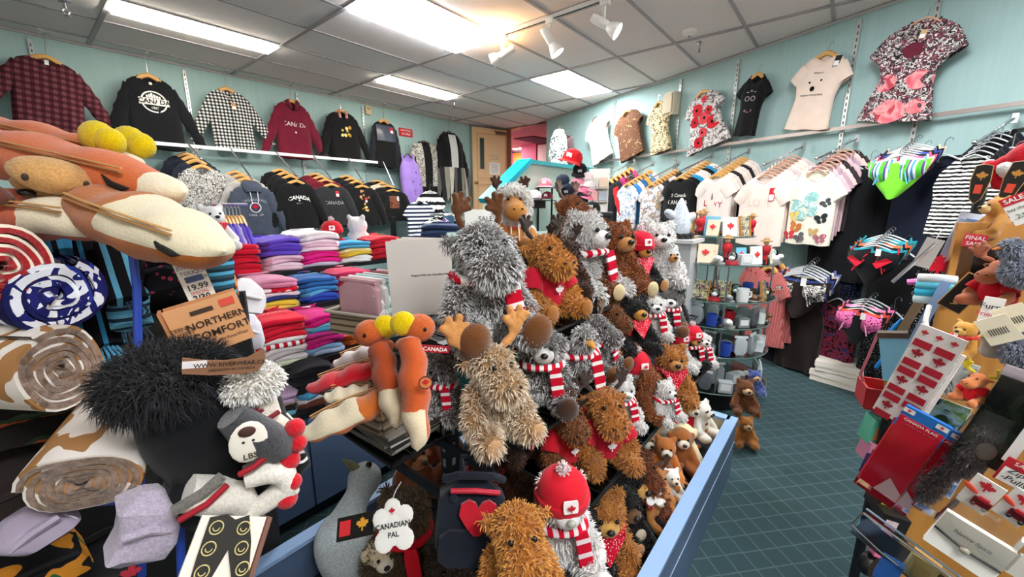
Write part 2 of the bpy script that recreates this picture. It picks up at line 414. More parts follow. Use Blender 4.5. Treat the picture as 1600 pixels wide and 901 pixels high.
# ---------------------------------------------------------------- fluorescent fittings
LENS = emit('#fbfdff', LIGHT); LENS2 = emit('#fff6e6', LIGHT*.75)
names = {(0, 3): 'wide fluorescent ceiling panel, the largest lit one overhead', (2, 3): 'fluorescent ceiling panel with a lens bar, beyond the track spotlights',
         (1, 6): 'narrow warm light strip in the ceiling nearer the brown door', (-1, 6): 'narrow warm light strip in the ceiling above the plaid shirts',
         (-2, 3): 'fluorescent panel beside the near wall', (0, -2): 'unseen fluorescent panel added above the entrance aisle', (-2, -4): 'unseen fluorescent panel added in the near corner', (1, -3): 'fluorescent panel over the souvenir stands'}
for (k, j), L in LIGHTS.items():
    if not L: continue
    cx, cy = 1.953+1.2185*(k+.5), .908+.6106*(j+.5)
    w = .58 if L == 1 else .27; cy2 = cy if L == 1 else cy-.15
    t = thing('ceiling_light', names[(k, j)], 'ceiling light', (cx, cy2, CEIL), 0, 'fluorescent ceiling lights')
    MB().box((0, 0, .014 if k == 2 else -.01), (1.17, w-.03, .012 if k == 2 else .052)).build('lens', LENS if L == 1 else LENS2, t, False)  # lenses hang below flush, depth added so their sides brighten the ceiling
    fr = MB()
    for s in (-1, 1): fr.box((0, s*(w/2-.008), .004), (1.2, .018, .016)); fr.box((s*.592, 0, .004), (.018, w, .016))
    fr.build('frame', plain('#e4e2e0', .4), t, False)
    if (k, j) == (2, 3):
        MB().box((0, -.03, .003), (1.16, .022, .008)).build('lens_bar', plain('#b8b8b8', .4), t, False)

# ---------------------------------------------------------------- track with three spots
tr0 = atz(800, 50, 2.955); tr1 = atz(955, 0, 2.955); trx = (tr0.x+tr1.x)/2
t = thing('lighting_track', 'thin white ceiling track holding three spotlights', 'track', (trx, 2.15, CEIL-.02))
MB().box((0, 0, 0), (.035, 2.1, .03)).build('rail', plain('#dedbd8', .4), t, False); MB().box((0, 0, -.016), (.012, 2.1, .006)).build('slot', plain('#222222', .5), t, False)
WHITEP = plain('#ece9e2', .35)
def spot(pxy, aim, label, on):
    p = atz(pxy[0], pxy[1], 2.95); t = thing('track_spotlight', label, 'spotlight', (trx, p.y, CEIL-.035), 0, 'track spotlights')
    MB().box((0, 0, -.015), (.05, .07, .04)).build('adapter', WHITEP, t)
    MB().tube([(0, 0, -.03), (0, 0, -.17)], .008, 8).tube([(0, .02, -.03), (0, .02, -.13)], .006, 6).build('stem', WHITEP, t)
    a = Vector(aim).normalized(); q = a.to_track_quat('Z', 'Y').to_matrix(); c = Vector((0, 0, -.16))
    MB().lathe([(.0, -.11), (.03, -.11), (.033, -.09), (.033, .03), (.03, .035), (.05, .08), (.062, .12), (.06, .125), (.05, .11)], 20, c, q).build('lamp_head', WHITEP, t)
    MB().lathe([(.0, .1), (.055, .105), (.058, .122), (.03, .13), (.0, .132)], 20, c, q).build('bulb', emit('#fff3dd', 6. if on else 2.5), t)
    w = MB(); w.tube([c+q@Vector((.0, .0, -.11)), c+q@Vector((.05, 0, -.12)), c+q@Vector((.055, 0, -.06)), c+q@Vector((.03, 0, -.02))], .004, 6).build('cable', plain('#cfcac0', .5), t)
    return t
spot((806, 66), (-.35, .75, -.35), 'track spotlight nearest the brown door, turned aside', True)
spot((870, 38), (.25, -.45, -.8), 'middle one of three white track spotlights', False)
spot((952, 8), (.25, -.8, -.55), 'track spotlight furthest along the track from the door', False)
sl = bpy.data.lights.new('spot_lamp', 'POINT'); sl.energy = 7; sl.color = (1, .55, .2); sl.shadow_soft_size = .04
slo = bpy.data.objects.new('spot_lamp', sl); COL.objects.link(slo); g = atz(778, 66, 2.9); slo.location = (g.x, g.y, 2.86)
# smoke detector, sprinklers
p = atz(1078, 48, CEIL); t = thing('smoke_detector', 'round white smoke detector on the ceiling', 'detector', p)
MB().lathe([(.0, -.045), (.03, -.045), (.035, -.035), (.06, -.028), (.068, -.01), (.068, 0)], 24).build('housing', WHITEP, t); MB().lathe([(0, -.052), (.012, -.052), (.014, -.045)], 12).build('sensor', plain('#888888'), t)
def sprinkler(p, label):
    t = thing('fire_sprinkler', label, 'sprinkler', p, 0, 'ceiling sprinklers')
    MB().lathe([(.0, 0), (.04, 0), (.036, -.008), (.012, -.012), (.01, -.05), (.0, -.05)], 16).build('escutcheon', CHROME(), t)
    MB().tube([(-.006, 0, -.05), (-.02, 0, -.07), (-.006, 0, -.095)], .004, 6).tube([(.006, 0, -.05), (.02, 0, -.07), (.006, 0, -.095)], .004, 6).build('yoke', CHROME(), t)
    MB().lathe([(.0, -.095), (.026, -.098), (.024, -.102), (0, -.102)], 12).build('deflector', CHROME(), t)
sprinkler(atz(1094, 66, CEIL), 'chrome sprinkler beside the smoke detector'); sprinkler(atz(710, 158, CEIL), 'chrome sprinkler above the draped cardigan by the door')
sprinkler(atz(100, 2, CEIL), 'chrome sprinkler over the plaid shirt corner')

# ---------------------------------------------------------------- open door leaf
A = Vector((6.03, 5.97, .88)); B = Vector((6.88, 5.74, .88)); d = B-A; ang = atan2(d.y, d.x); L = d.length
DOOR = plain('#e3bd92', .4)
t = MB().box((0, 0, 1.03), (L, .045, 2.06)); door = thing('door', '', 'door', (A+B)/2, ang); del door['category']; door['kind'] = 'structure'; door['label'] = 'cream panelled door standing open against the far wall'; door.name = 'door_1'
t.build('leaf', DOOR, door, False)
def frame_on(z0, z1, x0, x1):
    m = MB()
    for x in (x0, x1): m.box((x, -.025, (z0+z1)/2), (.012, .012, z1-z0))
    for z in (z0, z1): m.box(((x0+x1)/2, -.025, z), (x1-x0, .012, .012))
    m.build('panel_moulding', plain('#c79a6c', .4), door, False)
frame_on(1.08, 1.95, -L*.38, L*.4); frame_on(.12, .92, -L*.38, L*.4); frame_on(.955, 1.04, -L*.38, L*.4)
pane = MB().box((-L*.26, -.028, 1.56), (.1, .01, .6)).build('window_pane', plain('#3d4a48', .1), door, False)
m = MB()
for s in (-1, 1): m.box((-L*.26+s*.056, -.03, 1.56), (.014, .014, .63)); m.box((-L*.26, -.03, 1.56+s*.308), (.12, .014, .014))
m.build('window_frame', plain('#d5ae80', .4), door, False)
MB().lathe([(0, 0), (.03, 0), (.03, .008), (.012, .012), (.012, .035), (.028, .045), (.03, .06), (.018, .07), (0, .072)], 16, (-L*.44, -.02, .98), Euler((rad(90), 0, 0)).to_matrix()).build('knob', plain('#b08a50', .25, 1.), door)
MB().box((L*.26, -.05, 1.985), (.24, .05, .05)).build('door_closer', plain('#7d654d', .4, .6), door); MB().tube([(L*.2, -.07, 1.985), (L*.02, -.12, 2.0), (L*.4, -.03, 2.02)], .008, 6).build('closer_arm', plain('#7d654d', .4, .6), door)
nt = MB().box((0, 0, 0), (.27, .004, .24)).build('notice', PAPER(), door, False); nt.location = (.08, -.026, 1.28)
for i in range(6): MB().box((0, -.004, .08-.03*i), (.2-.02*(i % 3), .002, .006)).build('print_line', plain('#777777'), nt, False)
n2 = MB().box((0, 0, 0), (.25, .004, .17)).build('notice', plain('#ddc09a', .8), door, False); n2.location = (.08, -.026, 1.49)
for i in range(3): MB().box((0, -.004, .05-.04*i), (.2, .002, .008)).build('print_line', plain('#9a8468'), n2, False)

# ---------------------------------------------------------------- stair guard wall with blue cap
GY = 3.23; gx0, gz0 = 3.55, 1.47; gx1, gz1 = 4.27, 1.95; gx2 = xwall(GY)
poly = [(gx0, 0), (gx2, 0), (gx2, gz1), (gx1, gz1), (gx0, gz0)]
m = MB().add([(x, y, z) for y in (GY, GY+.12) for x, z in poly], [(0, 1, 2, 3, 4), (9, 8, 7, 6, 5)]+[(i, 5+i, 5+(i+1) % 5, (i+1) % 5) for i in range(5)])
struct('wall_stair_guard', m, MINT, label='pale mint stair guard wall with sloping top')
struct('trim_6', MB().box(((gx1+gx2)/2, GY+.05, gz1+.02), (gx2-gx1+.02, .2, .05)), plain('#2f97a0', .4), label='teal level cap of the stair guard')
dd = Vector((gx1-gx0, 0, gz1-gz0)); 
struct('trim_7', MB().box(((gx0+gx1)/2-.01, GY+.05, (gz0+gz1)/2+.022), (dd.length+.04, .22, .06), (0, -atan2(dd.z, dd.x), 0)), plain('#12a9c4', .35), label='bright blue sloping cap of the stair guard')
# ================================================================ BUILDERS
def lerp(prof, z):
    """piecewise linear: prof is [(z, a, b...)] with z descending"""
    if z >= prof[0][0]: return prof[0][1:]
    for p, q in zip(prof, prof[1:]):
        if z >= q[0]:
            t = (p[0]-z)/(p[0]-q[0]); return tuple(a+(b-a)*t for a, b in zip(p[1:], q[1:]))
    return prof[-1][1:]
def superring(w, d, n=24, e=.55):
    out = []
    for i in range(n):
        a = 2*pi*i/n; c, s_ = cos(a), sin(a)
        out.append((math.copysign(abs(c)**e, c)*w, math.copysign(abs(s_)**.8, s_)*d))
    return out
class Garment:
    """a hanging garment: local x across, z up with 0 at the neck, front at -y.  L length, W half chest width"""
    def __init__(s, L=.68, W=.24, D=.05, neck=.085, drop=.07, flare=1., waist=1., sleeve='short', fold=.008, seed=1, dip=0., sl=None, ang=None, vneck=False):
        s.L, s.W, s.D, s.neck, s.drop, s.sleeve, s.fold, s.seed, s.hem, s.vneck = L, W, D, neck, drop, sleeve, fold, seed, dip, vneck
        sh = .80 if sleeve != 'tank' else .62
        s.prof = [(0, neck, .012), (-.02, neck+(W*sh-neck)*.55, .02), (-.05, W*sh, .028), (-.12, W*.88 if sleeve == 'tank' else W*.93, D*.8), (-.22, W, D), (-L*.55, W*waist, D), (-L*.98, W*flare, D*.9), (-L, W*flare*.985, D*.85)]
        s.sl = sl; s.ang = ang
    def fy(s, x, z):
        t = min(1, max(0, -z/s.L)); k = s.fold*t
        return k*(sin(x*38+s.seed*2.1+z*5)+.6*sin(x*71+s.seed*3.7-z*7))
    def front(s, x, z):
        w, d = lerp(s.prof, z); u = min(1, abs(x)/max(w, 1e-4)); y = -d*(1-u**2.6)**.5 if u < 1 else 0
        return Vector((x, y+s.fy(x, z)-.004, z))
    def body(s, n=28):
        m = MB(); zs = [0, -.01, -.02, -.035, -.05, -.085, -.12, -.17]+[-.17-(s.L-.17)*i/9 for i in range(1, 9)]+[-s.L*.985, -s.L]
        vs = []; fs = []; n = 32
        for z in zs:
            w, d = lerp(s.prof, z)
            for i in range(n):
                a = 2*pi*i/n; c, sn = cos(a), sin(a); x = math.copysign(abs(c)**.6, c)*w; y = math.copysign(abs(sn)**.75, sn)*d
                zz = z
                if z > -.12 and sn < 0:
                    k = max(0, 1-abs(x)/(s.neck*1.15)); k = k if s.vneck else k**.5
                    zz = z - s.drop*k*max(0, 1+z/.12)
                if z < -s.L*.8: zz += s.hem*(abs(x)/w)**2*-1*((-z/s.L-.8)/.2)+.006*sin(x*30+s.seed)*((-z/s.L-.8)/.2)
                vs.append((x, y+s.fy(x, z), zz))
        for j in range(len(zs)-1):
            for i in range(n): fs.append((j*n+i, j*n+(i+1) % n, (j+1)*n+(i+1) % n, (j+1)*n+i))
        return m.add(vs, fs)
    def neckline(s):
        pts = []
        for i in range(25):
            a = 2*pi*i/24; c, sn = cos(a), sin(a); x = math.copysign(abs(c)**.6, c)*s.neck; y = math.copysign(abs(sn)**.75, sn)*.014
            k = max(0, 1-abs(x)/(s.neck*1.15)); k = k if s.vneck else k**.5
            pts.append((x, y-.002*(sn < 0), .003-(s.drop*k if sn < 0 else 0)))
        return pts
    def sleeve_mb(s, side):
        W = s.W; a = s.ang if s.ang is not None else (rad(38) if s.sleeve == 'short' else rad(24))
        Ls = s.sl or (.17 if s.sleeve == 'short' else .60); r0 = .105 if s.sleeve == 'short' else .088; r1 = .088 if s.sleeve == 'short' else .05
        k = W/.24; r0 *= k; r1 *= k
        p0 = Vector((side*(W*.80-r0*.55), 0, -.05-r0*.72)); d = Vector((side*sin(a), 0, -cos(a))); nrm = Vector((cos(a)*side, 0, sin(a)))
        N = 8 if s.sleeve == 'short' else 14; vs = []; fs = []; n = 14
        for j in range(N+1):
            t = j/N; c = p0+d*Ls*t; r = r0+(r1-r0)*t
            bend = .03*sin(pi*t)*(1 if s.sleeve != 'short' else .3); c = c+Vector((0, -bend*.5, 0))+nrm*bend*.5
            for i in range(n):
                th = 2*pi*i/n; w = .006*sin(t*31+th*2+s.seed)*(1 if s.sleeve != 'short' else .4)
                p = c+nrm*(cos(th)*(r+w))+Vector((0, sin(th)*(.42*r+w*.6), 0)); vs.append(p)
        for j in range(N):
            for i in range(n): fs.append((j*n+i, j*n+(i+1) % n, (j+1)*n+(i+1) % n, (j+1)*n+i))
        return MB().add(vs, fs)
GHANG = {}
def hanger(parent, kind='wood', W=.2, stem=.1):
    key = (kind, round(W, 2), round(stem, 2))
    if key not in GHANG:
        m = MB(); n = 9
        pts = [(W*(2*i/(n-1)-1), 0, .022-.05*abs(2*i/(n-1)-1)**1.4) for i in range(n)]
        if kind == 'wood': m.tube(pts, [.012]+[.017]*(n-2)+[.012], 8, flat=1.3)
        else: m.tube(pts, .006, 6)
        h = MB().tube([(0, 0, .03), (0, 0, stem), (.004, 0, stem+.015), (.02, 0, stem+.03), (.036, 0, stem+.02), (.036, 0, stem+.005)], .0028, 6)
        GHANG[key] = (m.mesh('hanger'), h.mesh('hook'))
    a, b = GHANG[key]; mats = {'wood': plain('#d9a45c', .45), 'white': plain('#efe9e2', .35), 'peach': plain('#eab191', .4), 'clear': plain('#cfd4d6', .2), 'dark': plain('#5b4a3a', .5)}
    ma = {'wood': 'wood', 'white': 'white', 'peach': 'peach', 'clear': 'clear', 'dark': 'dark'}[kind]
    o = ob('hanger', a, mats[ma], parent); ob('hook', b, CHROME(), o)
def sale_tag(parent, fn, x, z, mat=None, w=.03, h=.05, txt=None):
    patch(lambda a, b: fn(a, b)+Vector((0, -.008, 0)), x-w/2, x+w/2, z-h/2, z+h/2, mat or plain('#c9172a', .5), parent, 'price_tag', 1, 1)
    patch(lambda a, b: fn(a, b)+Vector((0, -.010, 0)), x-w*.4, x+w*.4, z-h*.45, z, plain('#ffffff', .6), parent, 'tag_print', 1, 1)
GMESH = {}
def garment(name, label, cat, loc, rotz, mat, g, group=None, scale=1., tilt=0., hang='wood', stem=.1, band=None, sleeve_mat=None, lean=0., simple=False):
    t = thing(name, label, cat, loc, 0, group, scale, (lean, tilt, rotz))
    key = tuple(sorted((k, v) for k, v in g.__dict__.items() if k != 'prof'))
    if key not in GMESH:
        GMESH[key] = (g.body().mesh('body'), [g.sleeve_mb(sd).mesh('sleeve') for sd in (-1, 1)] if g.sleeve in ('short', 'long') else [], MB().tube(g.neckline(), .008, 6, False).mesh('neckband'))
    b, sl, nb = GMESH[key]
    ob('body', b, mat, t)
    for q in sl: ob('sleeve', q, sleeve_mat or mat, t)
    if not simple: ob('neckband', nb, band or mat, t)
    if hang: hanger(t, hang, g.W*.45, stem)
    t_g[t.name] = g
    return t
t_g = {}
def hood(t, mat, cord='#eeeeee'):
    m = MB(); n = 18; vs = []; fs = []
    for j in range(5):
        r = [.10, .125, .13, .115, .09][j]; y = [.03, .02, -.005, -.04, -.05][j]; z = [.02, .055, .03, -.02, -.06][j]
        for i in range(n+1):
            a = pi*i/n; vs.append((cos(a)*r*1.05, y-.02*sin(a)*(j > 2), z+sin(a)*[.0, .02, .045, .03, -.02][j]-.04*(1-sin(a))))
    for j in range(4):
        for i in range(n): fs.append((j*(n+1)+i, j*(n+1)+i+1, (j+1)*(n+1)+i+1, (j+1)*(n+1)+i))
    m.add(vs, fs).build('hood', mat, t)
    for s in (-1, 1): MB().tube([(s*.05, -.05, -.07), (s*.045, -.065, -.15), (s*.04, -.065, -.25)], .005, 6).build('drawstring', plain(cord, .8), t)
FOLDED = {}
def folded_mesh(w, d, h, v):
    key = (round(w, 3), round(d, 3), round(h, 4), v)
    if key in FOLDED: return FOLDED[key]
    rnd = random.Random(v*31+5); vs = []; fs = []; N = 10; M = 8
    # cross-section in y-z (a soft fold rounded at the front), swept along x with sag
    ph = rnd.random()*6
    prof = []
    for i in range(N+1):
        a = -pi/2+pi*i/N; prof.append((-d/2-cos(a)*h*.45+h*.45, sin(a)*h/2))
    for i in range(5): prof.append((-d/2+(d)*(i+1)/5, h/2))
    for i in range(5): prof.append((d/2-(d)*(i)/5, -h/2))
    P = len(prof)
    for j in range(M+1):
        u = -1+2*j/M; ed = 1-abs(u)**8*.25
        for (y, z) in prof:
            dz = .0035*sin(u*3+ph)+.0025*sin(y*40+ph*2+u)-.012*abs(u)**3; dy = .006*sin(u*2.2+ph)
            vs.append((u*w/2, y*ed+dy, z*(1-.35*abs(u)**6)+dz+h/2))
    for j in range(M):
        for i in range(P): fs.append((j*P+i, j*P+(i+1) % P, (j+1)*P+(i+1) % P, (j+1)*P+i))
    fs.append(tuple(range(P-1, -1, -1))); fs.append(tuple(range(M*P, M*P+P)))
    FOLDED[key] = MB().add(vs, fs).mesh('folded'); return FOLDED[key]
def stack(base, rotz, cols, what, group, w=.27, d=.3, h=.02, prints=None, top=None):
    """a pile of folded shirts, each its own thing; cols bottom to top"""
    z = 0
    for i, c in enumerate(cols):
        if not isinstance(c, tuple): c = (c, None)
        col, cname = c
        hh = h*random.uniform(.85, 1.15); pos = ['bottom shirt', 'second shirt up', 'third shirt up', 'fourth shirt up', 'fifth shirt up', 'sixth shirt up', 'seventh shirt up', 'eighth shirt up', 'ninth shirt up', 'tenth shirt up', 'eleventh shirt up'][i]
        if i == len(cols)-1: pos = 'top shirt'
        lab = f'folded {what}, {pos} of its pile' if not cname else f'folded {cname} shirt, {pos}, {what}'
        o = thing('folded_shirt', lab, 'shirt', Vector(base)+Vector((random.uniform(-.006, .006), random.uniform(-.006, .006), z)), rotz+random.uniform(-.05, .05), group)
        ob('folded_body', folded_mesh(w, d, hh, i % 5), col if not isinstance(col, str) else cloth(col), o)
        if i == len(cols)-1:
            fn = lambda x, y: Vector((x, y, hh+.003+.0035*sin(x/w*6+1)))
            MB().tube([(-.07, d*.3, hh+.004), (-.05, d*.2, hh+.006), (0, d*.16, hh+.007), (.05, d*.2, hh+.006), (.07, d*.3, hh+.004)], .006, 6).build('collar', col if not isinstance(col, str) else cloth(col), o)
            if prints: prints(o, lambda x, y: Vector((x, y, hh+.011-.012*abs(2*x/w)**3)))
        z += hh*.93
    return z

# ---------------------------------------------------------------- plush animals
def remesh(mb, voxel=.011, smooth=6):
    me = mb.mesh('raw'); o = bpy.data.objects.new('raw', me); COL.objects.link(o)
    r = o.modifiers.new('r', 'REMESH'); r.mode = 'VOXEL'; r.voxel_size = voxel
    s_ = o.modifiers.new('s', 'SMOOTH'); s_.iterations = smooth; s_.factor = .5
    dg = bpy.context.evaluated_depsgraph_get(); out = bpy.data.meshes.new_from_object(o.evaluated_get(dg))
    bpy.data.objects.remove(o); bpy.data.meshes.remove(me); out.shade_smooth(); out.name = 'body'; return out
def fur_mesh(me, n, length, width=.0028, seed=1, droop=.35, curl=.35):
    rnd = random.Random(seed); me.calc_loop_triangles(); V = me.vertices; tris = me.loop_triangles
    acc = []; tot = 0
    for t in tris: tot += t.area; acc.append(tot)
    import bisect
    m = MB(); tip = []; vs = m.v; fs = m.f
    for _ in range(n):
        t = tris[bisect.bisect_left(acc, rnd.random()*tot)]
        a, b = rnd.random(), rnd.random()
        if a+b > 1: a, b = 1-a, 1-b
        p0, p1, p2 = (V[i].co for i in t.vertices); p = p0+(p1-p0)*a+(p2-p0)*b; nr = t.normal
        d = (nr+Vector((rnd.gauss(0, curl), rnd.gauss(0, curl), rnd.gauss(0, curl)-droop))).normalized()
        ln = length*rnd.uniform(.55, 1.15); sd = d.cross(Vector((rnd.gauss(0, 1), rnd.gauss(0, 1), rnd.gauss(0, 1)))).normalized()*width
        k = len(vs); mid = p+d*ln*.55+nr*ln*.12
        vs += [tuple(p-sd-nr*.002), tuple(p+sd-nr*.002), tuple(mid-sd*.7), tuple(mid+sd*.7), tuple(p+d*ln+Vector((0, 0, -ln*.2)))]
        fs += [(k, k+1, k+3, k+2), (k+2, k+3, k+4)]
        j = rnd.uniform(-.15, .15); tip += [0, 0, .55+j, .55+j, min(1, 1+j)]
    m.tip = tip; return m.mesh('fur')
def limb(m, a, b, r0, r1, n=5):
    a, b = Vector(a), Vector(b)
    for i in range(n): t = i/(n-1); m.ball(a+(b-a)*t, r0+(r1-r0)*t, None, 10, 7)
PROTO = {}
def proto(kind):
    if kind in PROTO: return PROTO[kind]
    m = MB(); P = {}
    if kind in ('moose', 'bear', 'dog'):
        m.ball((0, .0, .095), (.088, .08, .10)); m.ball((0, -.01, .17), (.06, .055, .06))
        for s in (-1, 1):
            limb(m, (s*.065, -.02, .165), (s*.105, -.075, .085), .034, .032); limb(m, (s*.06, -.05, .045), (s*.085, -.145, .042), .046, .04)
        if kind == 'moose':
            m.ball((0, -.02, .255), (.07, .07, .072)); m.ball((0, -.065, .235), (.062, .065, .055)); m.ball((0, -.115, .215), (.066, .055, .052))
            for s in (-1, 1): m.ball((s*.082, .005, .275), (.034, .014, .02), (0, s*-.3, 0))
        else:
            m.ball((0, -.02, .25), (.082, .078, .077))
            if kind == 'bear':
                for s in (-1, 1): m.ball((s*.062, -.005, .318), (.027, .016, .027))
            else:
                for s in (-1, 1): m.ball((s*.082, -.02, .25), (.016, .028, .05), (0, s*.2, 0))
    elif kind == 'lying':
        m.ball((0, .03, .055), (.072, .11, .055)); m.ball((0, -.09, .082), (.062, .062, .06)); m.ball((0, -.135, .07), (.036, .03, .028))
        for s in (-1, 1): limb(m, (s*.05, -.05, .03), (s*.085, -.12, .022), .026, .022); limb(m, (s*.055, .1, .03), (s*.09, .15, .022), .028, .022)
        for s in (-1, 1): m.ball((s*.06, -.08, .115), (.022, .012, .026))
    elif kind == 'goose':
        m.ball((0, .02, .09), (.08, .12, .085)); limb(m, (0, -.05, .13), (0, -.07, .22), .045, .036); m.ball((0, -.08, .24), (.05, .052, .05)); m.ball((0, .14, .11), (.05, .05, .02))
    P['body'] = remesh(m)
    PROTO[kind] = P
    return P
def fur_of(kind, dens, length):
    key = (kind, dens, length); P = proto(kind)
    if key not in P: P[key] = fur_mesh(P['body'], dens, length, .0024 if dens > 4000 else .003, hash(kind) % 97 if False else 5)
    return P[key]
SMALL = {}
def small(key, f):
    if key not in SMALL: SMALL[key] = f().mesh(key[0] if isinstance(key, tuple) else key)
    return SMALL[key]
def antler_mesh():
    m = MB(); m.ball((.045, 0, .01), (.045, .016, .018), (0, -.25, 0)); m.ball((.095, 0, .04), (.036, .017, .03))
    for a, l in ((.9, .055), (.35, .05), (1.5, .055), (2.1, .04)):
        limb(m, (.09, 0, .04), (.09+cos(a)*l*1.3, -.01, .045+sin(a)*l*1.25), .018, .016, 4)
    r = remesh(m, .006, 4); r.name = 'antler'; return r
def plush(kind, label, loc, rotz=0., scale=1., fur=('#7a4a25', '#c08a4e'), dens=3500, flen=.022, foot=None, ant=None, muzzle=None, eyes=True, nose='#1a1413', group='plush animals on the stepped display', tiltx=0., tilty=0., scarf=None, jersey=None, hat=None, ear=None, name=None, pad=None, bow=None, hoodring=None, belly=None, ants=1., antr=(-.25, 0.)):
    t = thing(name or ('plush_'+{'lying': 'toy', 'goose': 'bird'}.get(kind, kind)), label, 'plush toy', loc, 0, group, scale, (tiltx, tilty, rotz))
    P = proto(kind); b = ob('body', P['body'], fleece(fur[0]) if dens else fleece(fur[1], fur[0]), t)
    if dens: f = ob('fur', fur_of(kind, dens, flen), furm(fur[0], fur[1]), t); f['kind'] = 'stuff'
    G = {'moose': dict(eye=(.034, -.083, .284), nose=(0, -.158, .235), head=(0, -.02, .255), neck=.185, top=.33), 'bear': dict(eye=(.03, -.09, .272), nose=(0, -.128, .25), head=(0, -.02, .25), neck=.185, top=.32),
         'dog': dict(eye=(.03, -.09, .272), nose=(0, -.128, .25), head=(0, -.02, .25), neck=.185, top=.32), 'lying': dict(eye=(.026, -.143, .1), nose=(0, -.166, .08), head=(0, -.09, .082), neck=.08, top=.14), 'goose': dict(eye=(.036, -.112, .255), nose=(0, -.14, .235), head=(0, -.08, .24), neck=.16, top=.28)}[kind]
    ex, ey, ez = G['eye']; off = flen*.45 if dens else .0
    if eyes:
        em = small('eye', lambda: MB().ball((0, 0, 0), .009, None, 10, 6))
        for s in (-1, 1): ob('eye', em, plain('#0e0b0a', .1), t, (s*ex, ey-off, ez))
    if kind in ('bear', 'dog') and muzzle:
        mm = small('muzzle', lambda: MB().ball((0, 0, 0), (.044, .036, .034), None, 16, 10)); ob('muzzle', mm, fleece(muzzle), t, (0, -.088, .238))
    if nose and kind != 'moose' and kind != 'goose':
        nm = small('nose', lambda: MB().ball((0, 0, 0), (.016, .012, .012), None, 10, 6)); x, y, z = G['nose']; ob('nose', nm, plain(nose, .4), t, (x, y+(.008 if kind == 'lying' else 0), z))
    if kind == 'moose':
        nm = small('nostril', lambda: MB().ball((0, 0, 0), (.007, .006, .005), None, 8, 5))
        for s in (-1, 1): ob('nostril', nm, plain('#2a1a12', .6), t, (s*.022, -.166-off*.5, .232))
    if kind == 'goose':
        ob('beak', small('beak', lambda: MB().tube([(0, 0, 0), (0, -.03, -.004), (0, -.055, -.012)], [.022, .016, .005], 10, flat=.6)), fleece(ant or '#e8a33a'), t, (0, -.115, .238))
    if ant and kind == 'moose':
        if 'antler' not in SMALL: SMALL['antler'] = antler_mesh()
        for s in (-1, 1):
            o = ob('antler', SMALL['antler'], fleece(ant), t, (s*.045, .0, .31)); o.scale = (s*ants, ants, ants); o.rotation_euler = (antr[0], -s*antr[1], 0)
    if foot and kind in ('moose', 'bear', 'dog'):
        fm = small('foot', lambda: MB().ball((0, 0, 0), (.044, .03, .05), (.2, 0, 0), 14, 9))
        for s in (-1, 1): ob('foot', fm, fleece(foot), t, (s*.09, -.178, .05))
        hm = small('paw', lambda: MB().ball((0, 0, 0), (.034, .032, .034), None, 12, 8))
        for s in (-1, 1): ob('paw', hm, fleece(foot), t, (s*.108, -.092, .068))
    if pad:
        pm = small('pad', lambda: MB().ball((0, 0, 0), (.03, .012, .036), None, 12, 7))
        for s in (-1, 1): ob('foot_pad', pm, fleece(pad), t, (s*.088, -.182, .046))
    k = 1+.09*bool(dens)
    if belly: ob('belly', small('belly', lambda: MB().ball((0, 0, 0), (.06, .03, .075), None, 14, 9)), fleece(belly), t, (0, -.062, .1))
    if scarf:
        z = G['neck']; c1, c2 = scarf; st = stripes((c1, c2), 22., 2)
        hy = -.02 if kind != 'lying' else -.05
        ob('scarf', small(('scarf', kind == 'lying'), lambda: MB().tube([(cos(a)*.082, sin(a)*.078, .004*sin(3*a)) for a in [2*pi*i/20 for i in range(21)]], .018, 8, False, .8)), stripes((c1, c2), 30., 0), t, (0, hy, z))
        e = ob('scarf_end', small('scarf_end', lambda: MB().rbox((0, 0, -.07), (.05, .012, .15), .2)), stripes((c1, c2, c1), 20., 2), t, (.045, -.105, z+.0), (-.12, -.15, 0))
    if jersey:
        ob('jersey', small('jersey', lambda: jersey_mb()), cloth(jersey), t)
        if bow is None:
            fn = lambda x, y: Vector((x, -.094-.02*(1-(x/.09)**2)*.5-.012, .115+y))
            leaf_fn(lambda x, y: fn(x, y), .026, 0, 0, plain('#f4f0ee', .8), t)
    if bow: ob('bandana', small('bandana', lambda: MB().add([(-.07, -.085, .02), (.07, -.085, .02), (0, -.13, -.07), (-.08, -.02, .03), (.08, -.02, .03)], [(0, 1, 2), (0, 3, 2), (1, 4, 2)]).tube([(cos(a)*.08, sin(a)*.078, .015) for a in [2*pi*i/16 for i in range(17)]], .014, 6, False)), dots(bow, '#ffffff', 160., .25), t, (0, -.01 if kind != 'lying' else -.07, G['neck']-.005))
    if hat:
        x, y, z = G['head']
        h = ob('hat', small('hat', lambda: MB().lathe([(.092, -.005), (.098, .01), (.096, .03), (.09, .035), (.086, .06), (.06, .092), (.02, .105), (0, .106)], 20)), stripes((hat, hat), 2., 0) if False else cloth(hat), t, (x, y, z+.012), (.08, 0, 0))
        ob('pompom', small('pompom', lambda: pom_mb()), fleece('#f2d9dc'), h, (0, 0, .118))
        fl = ob('hat_flag', small('hat_flag', lambda: MB().rbox((0, 0, 0), (.05, .004, .042), .1)), plain('#f7f3f0', .8), h, (0, -.094, .048), (-.22, 0, 0))
        leaf_fn(lambda a, b_: Vector((a, -.1-.0+.22*(b_)*.8-.004, .048+b_)), .017, 0, 0, plain(RED, .7), h)
    if hoodring:
        hr = ob('hood', small('hood', lambda: MB().tube([(cos(a)*.088, -.045+.02*cos(2*a), .252+sin(a)*.085) for a in [2*pi*i/22 for i in range(23)]], .026, 10, False)), fleece(hoodring), t)
        if ('hf',) not in SMALL: SMALL[('hf',)] = fur_mesh(SMALL['hood'], 2600, .022, .0024, 9)
        q = ob('hood_trim', SMALL[('hf',)], furm('#d9d2c8', '#ffffff'), t); q['kind'] = 'stuff'
    return t
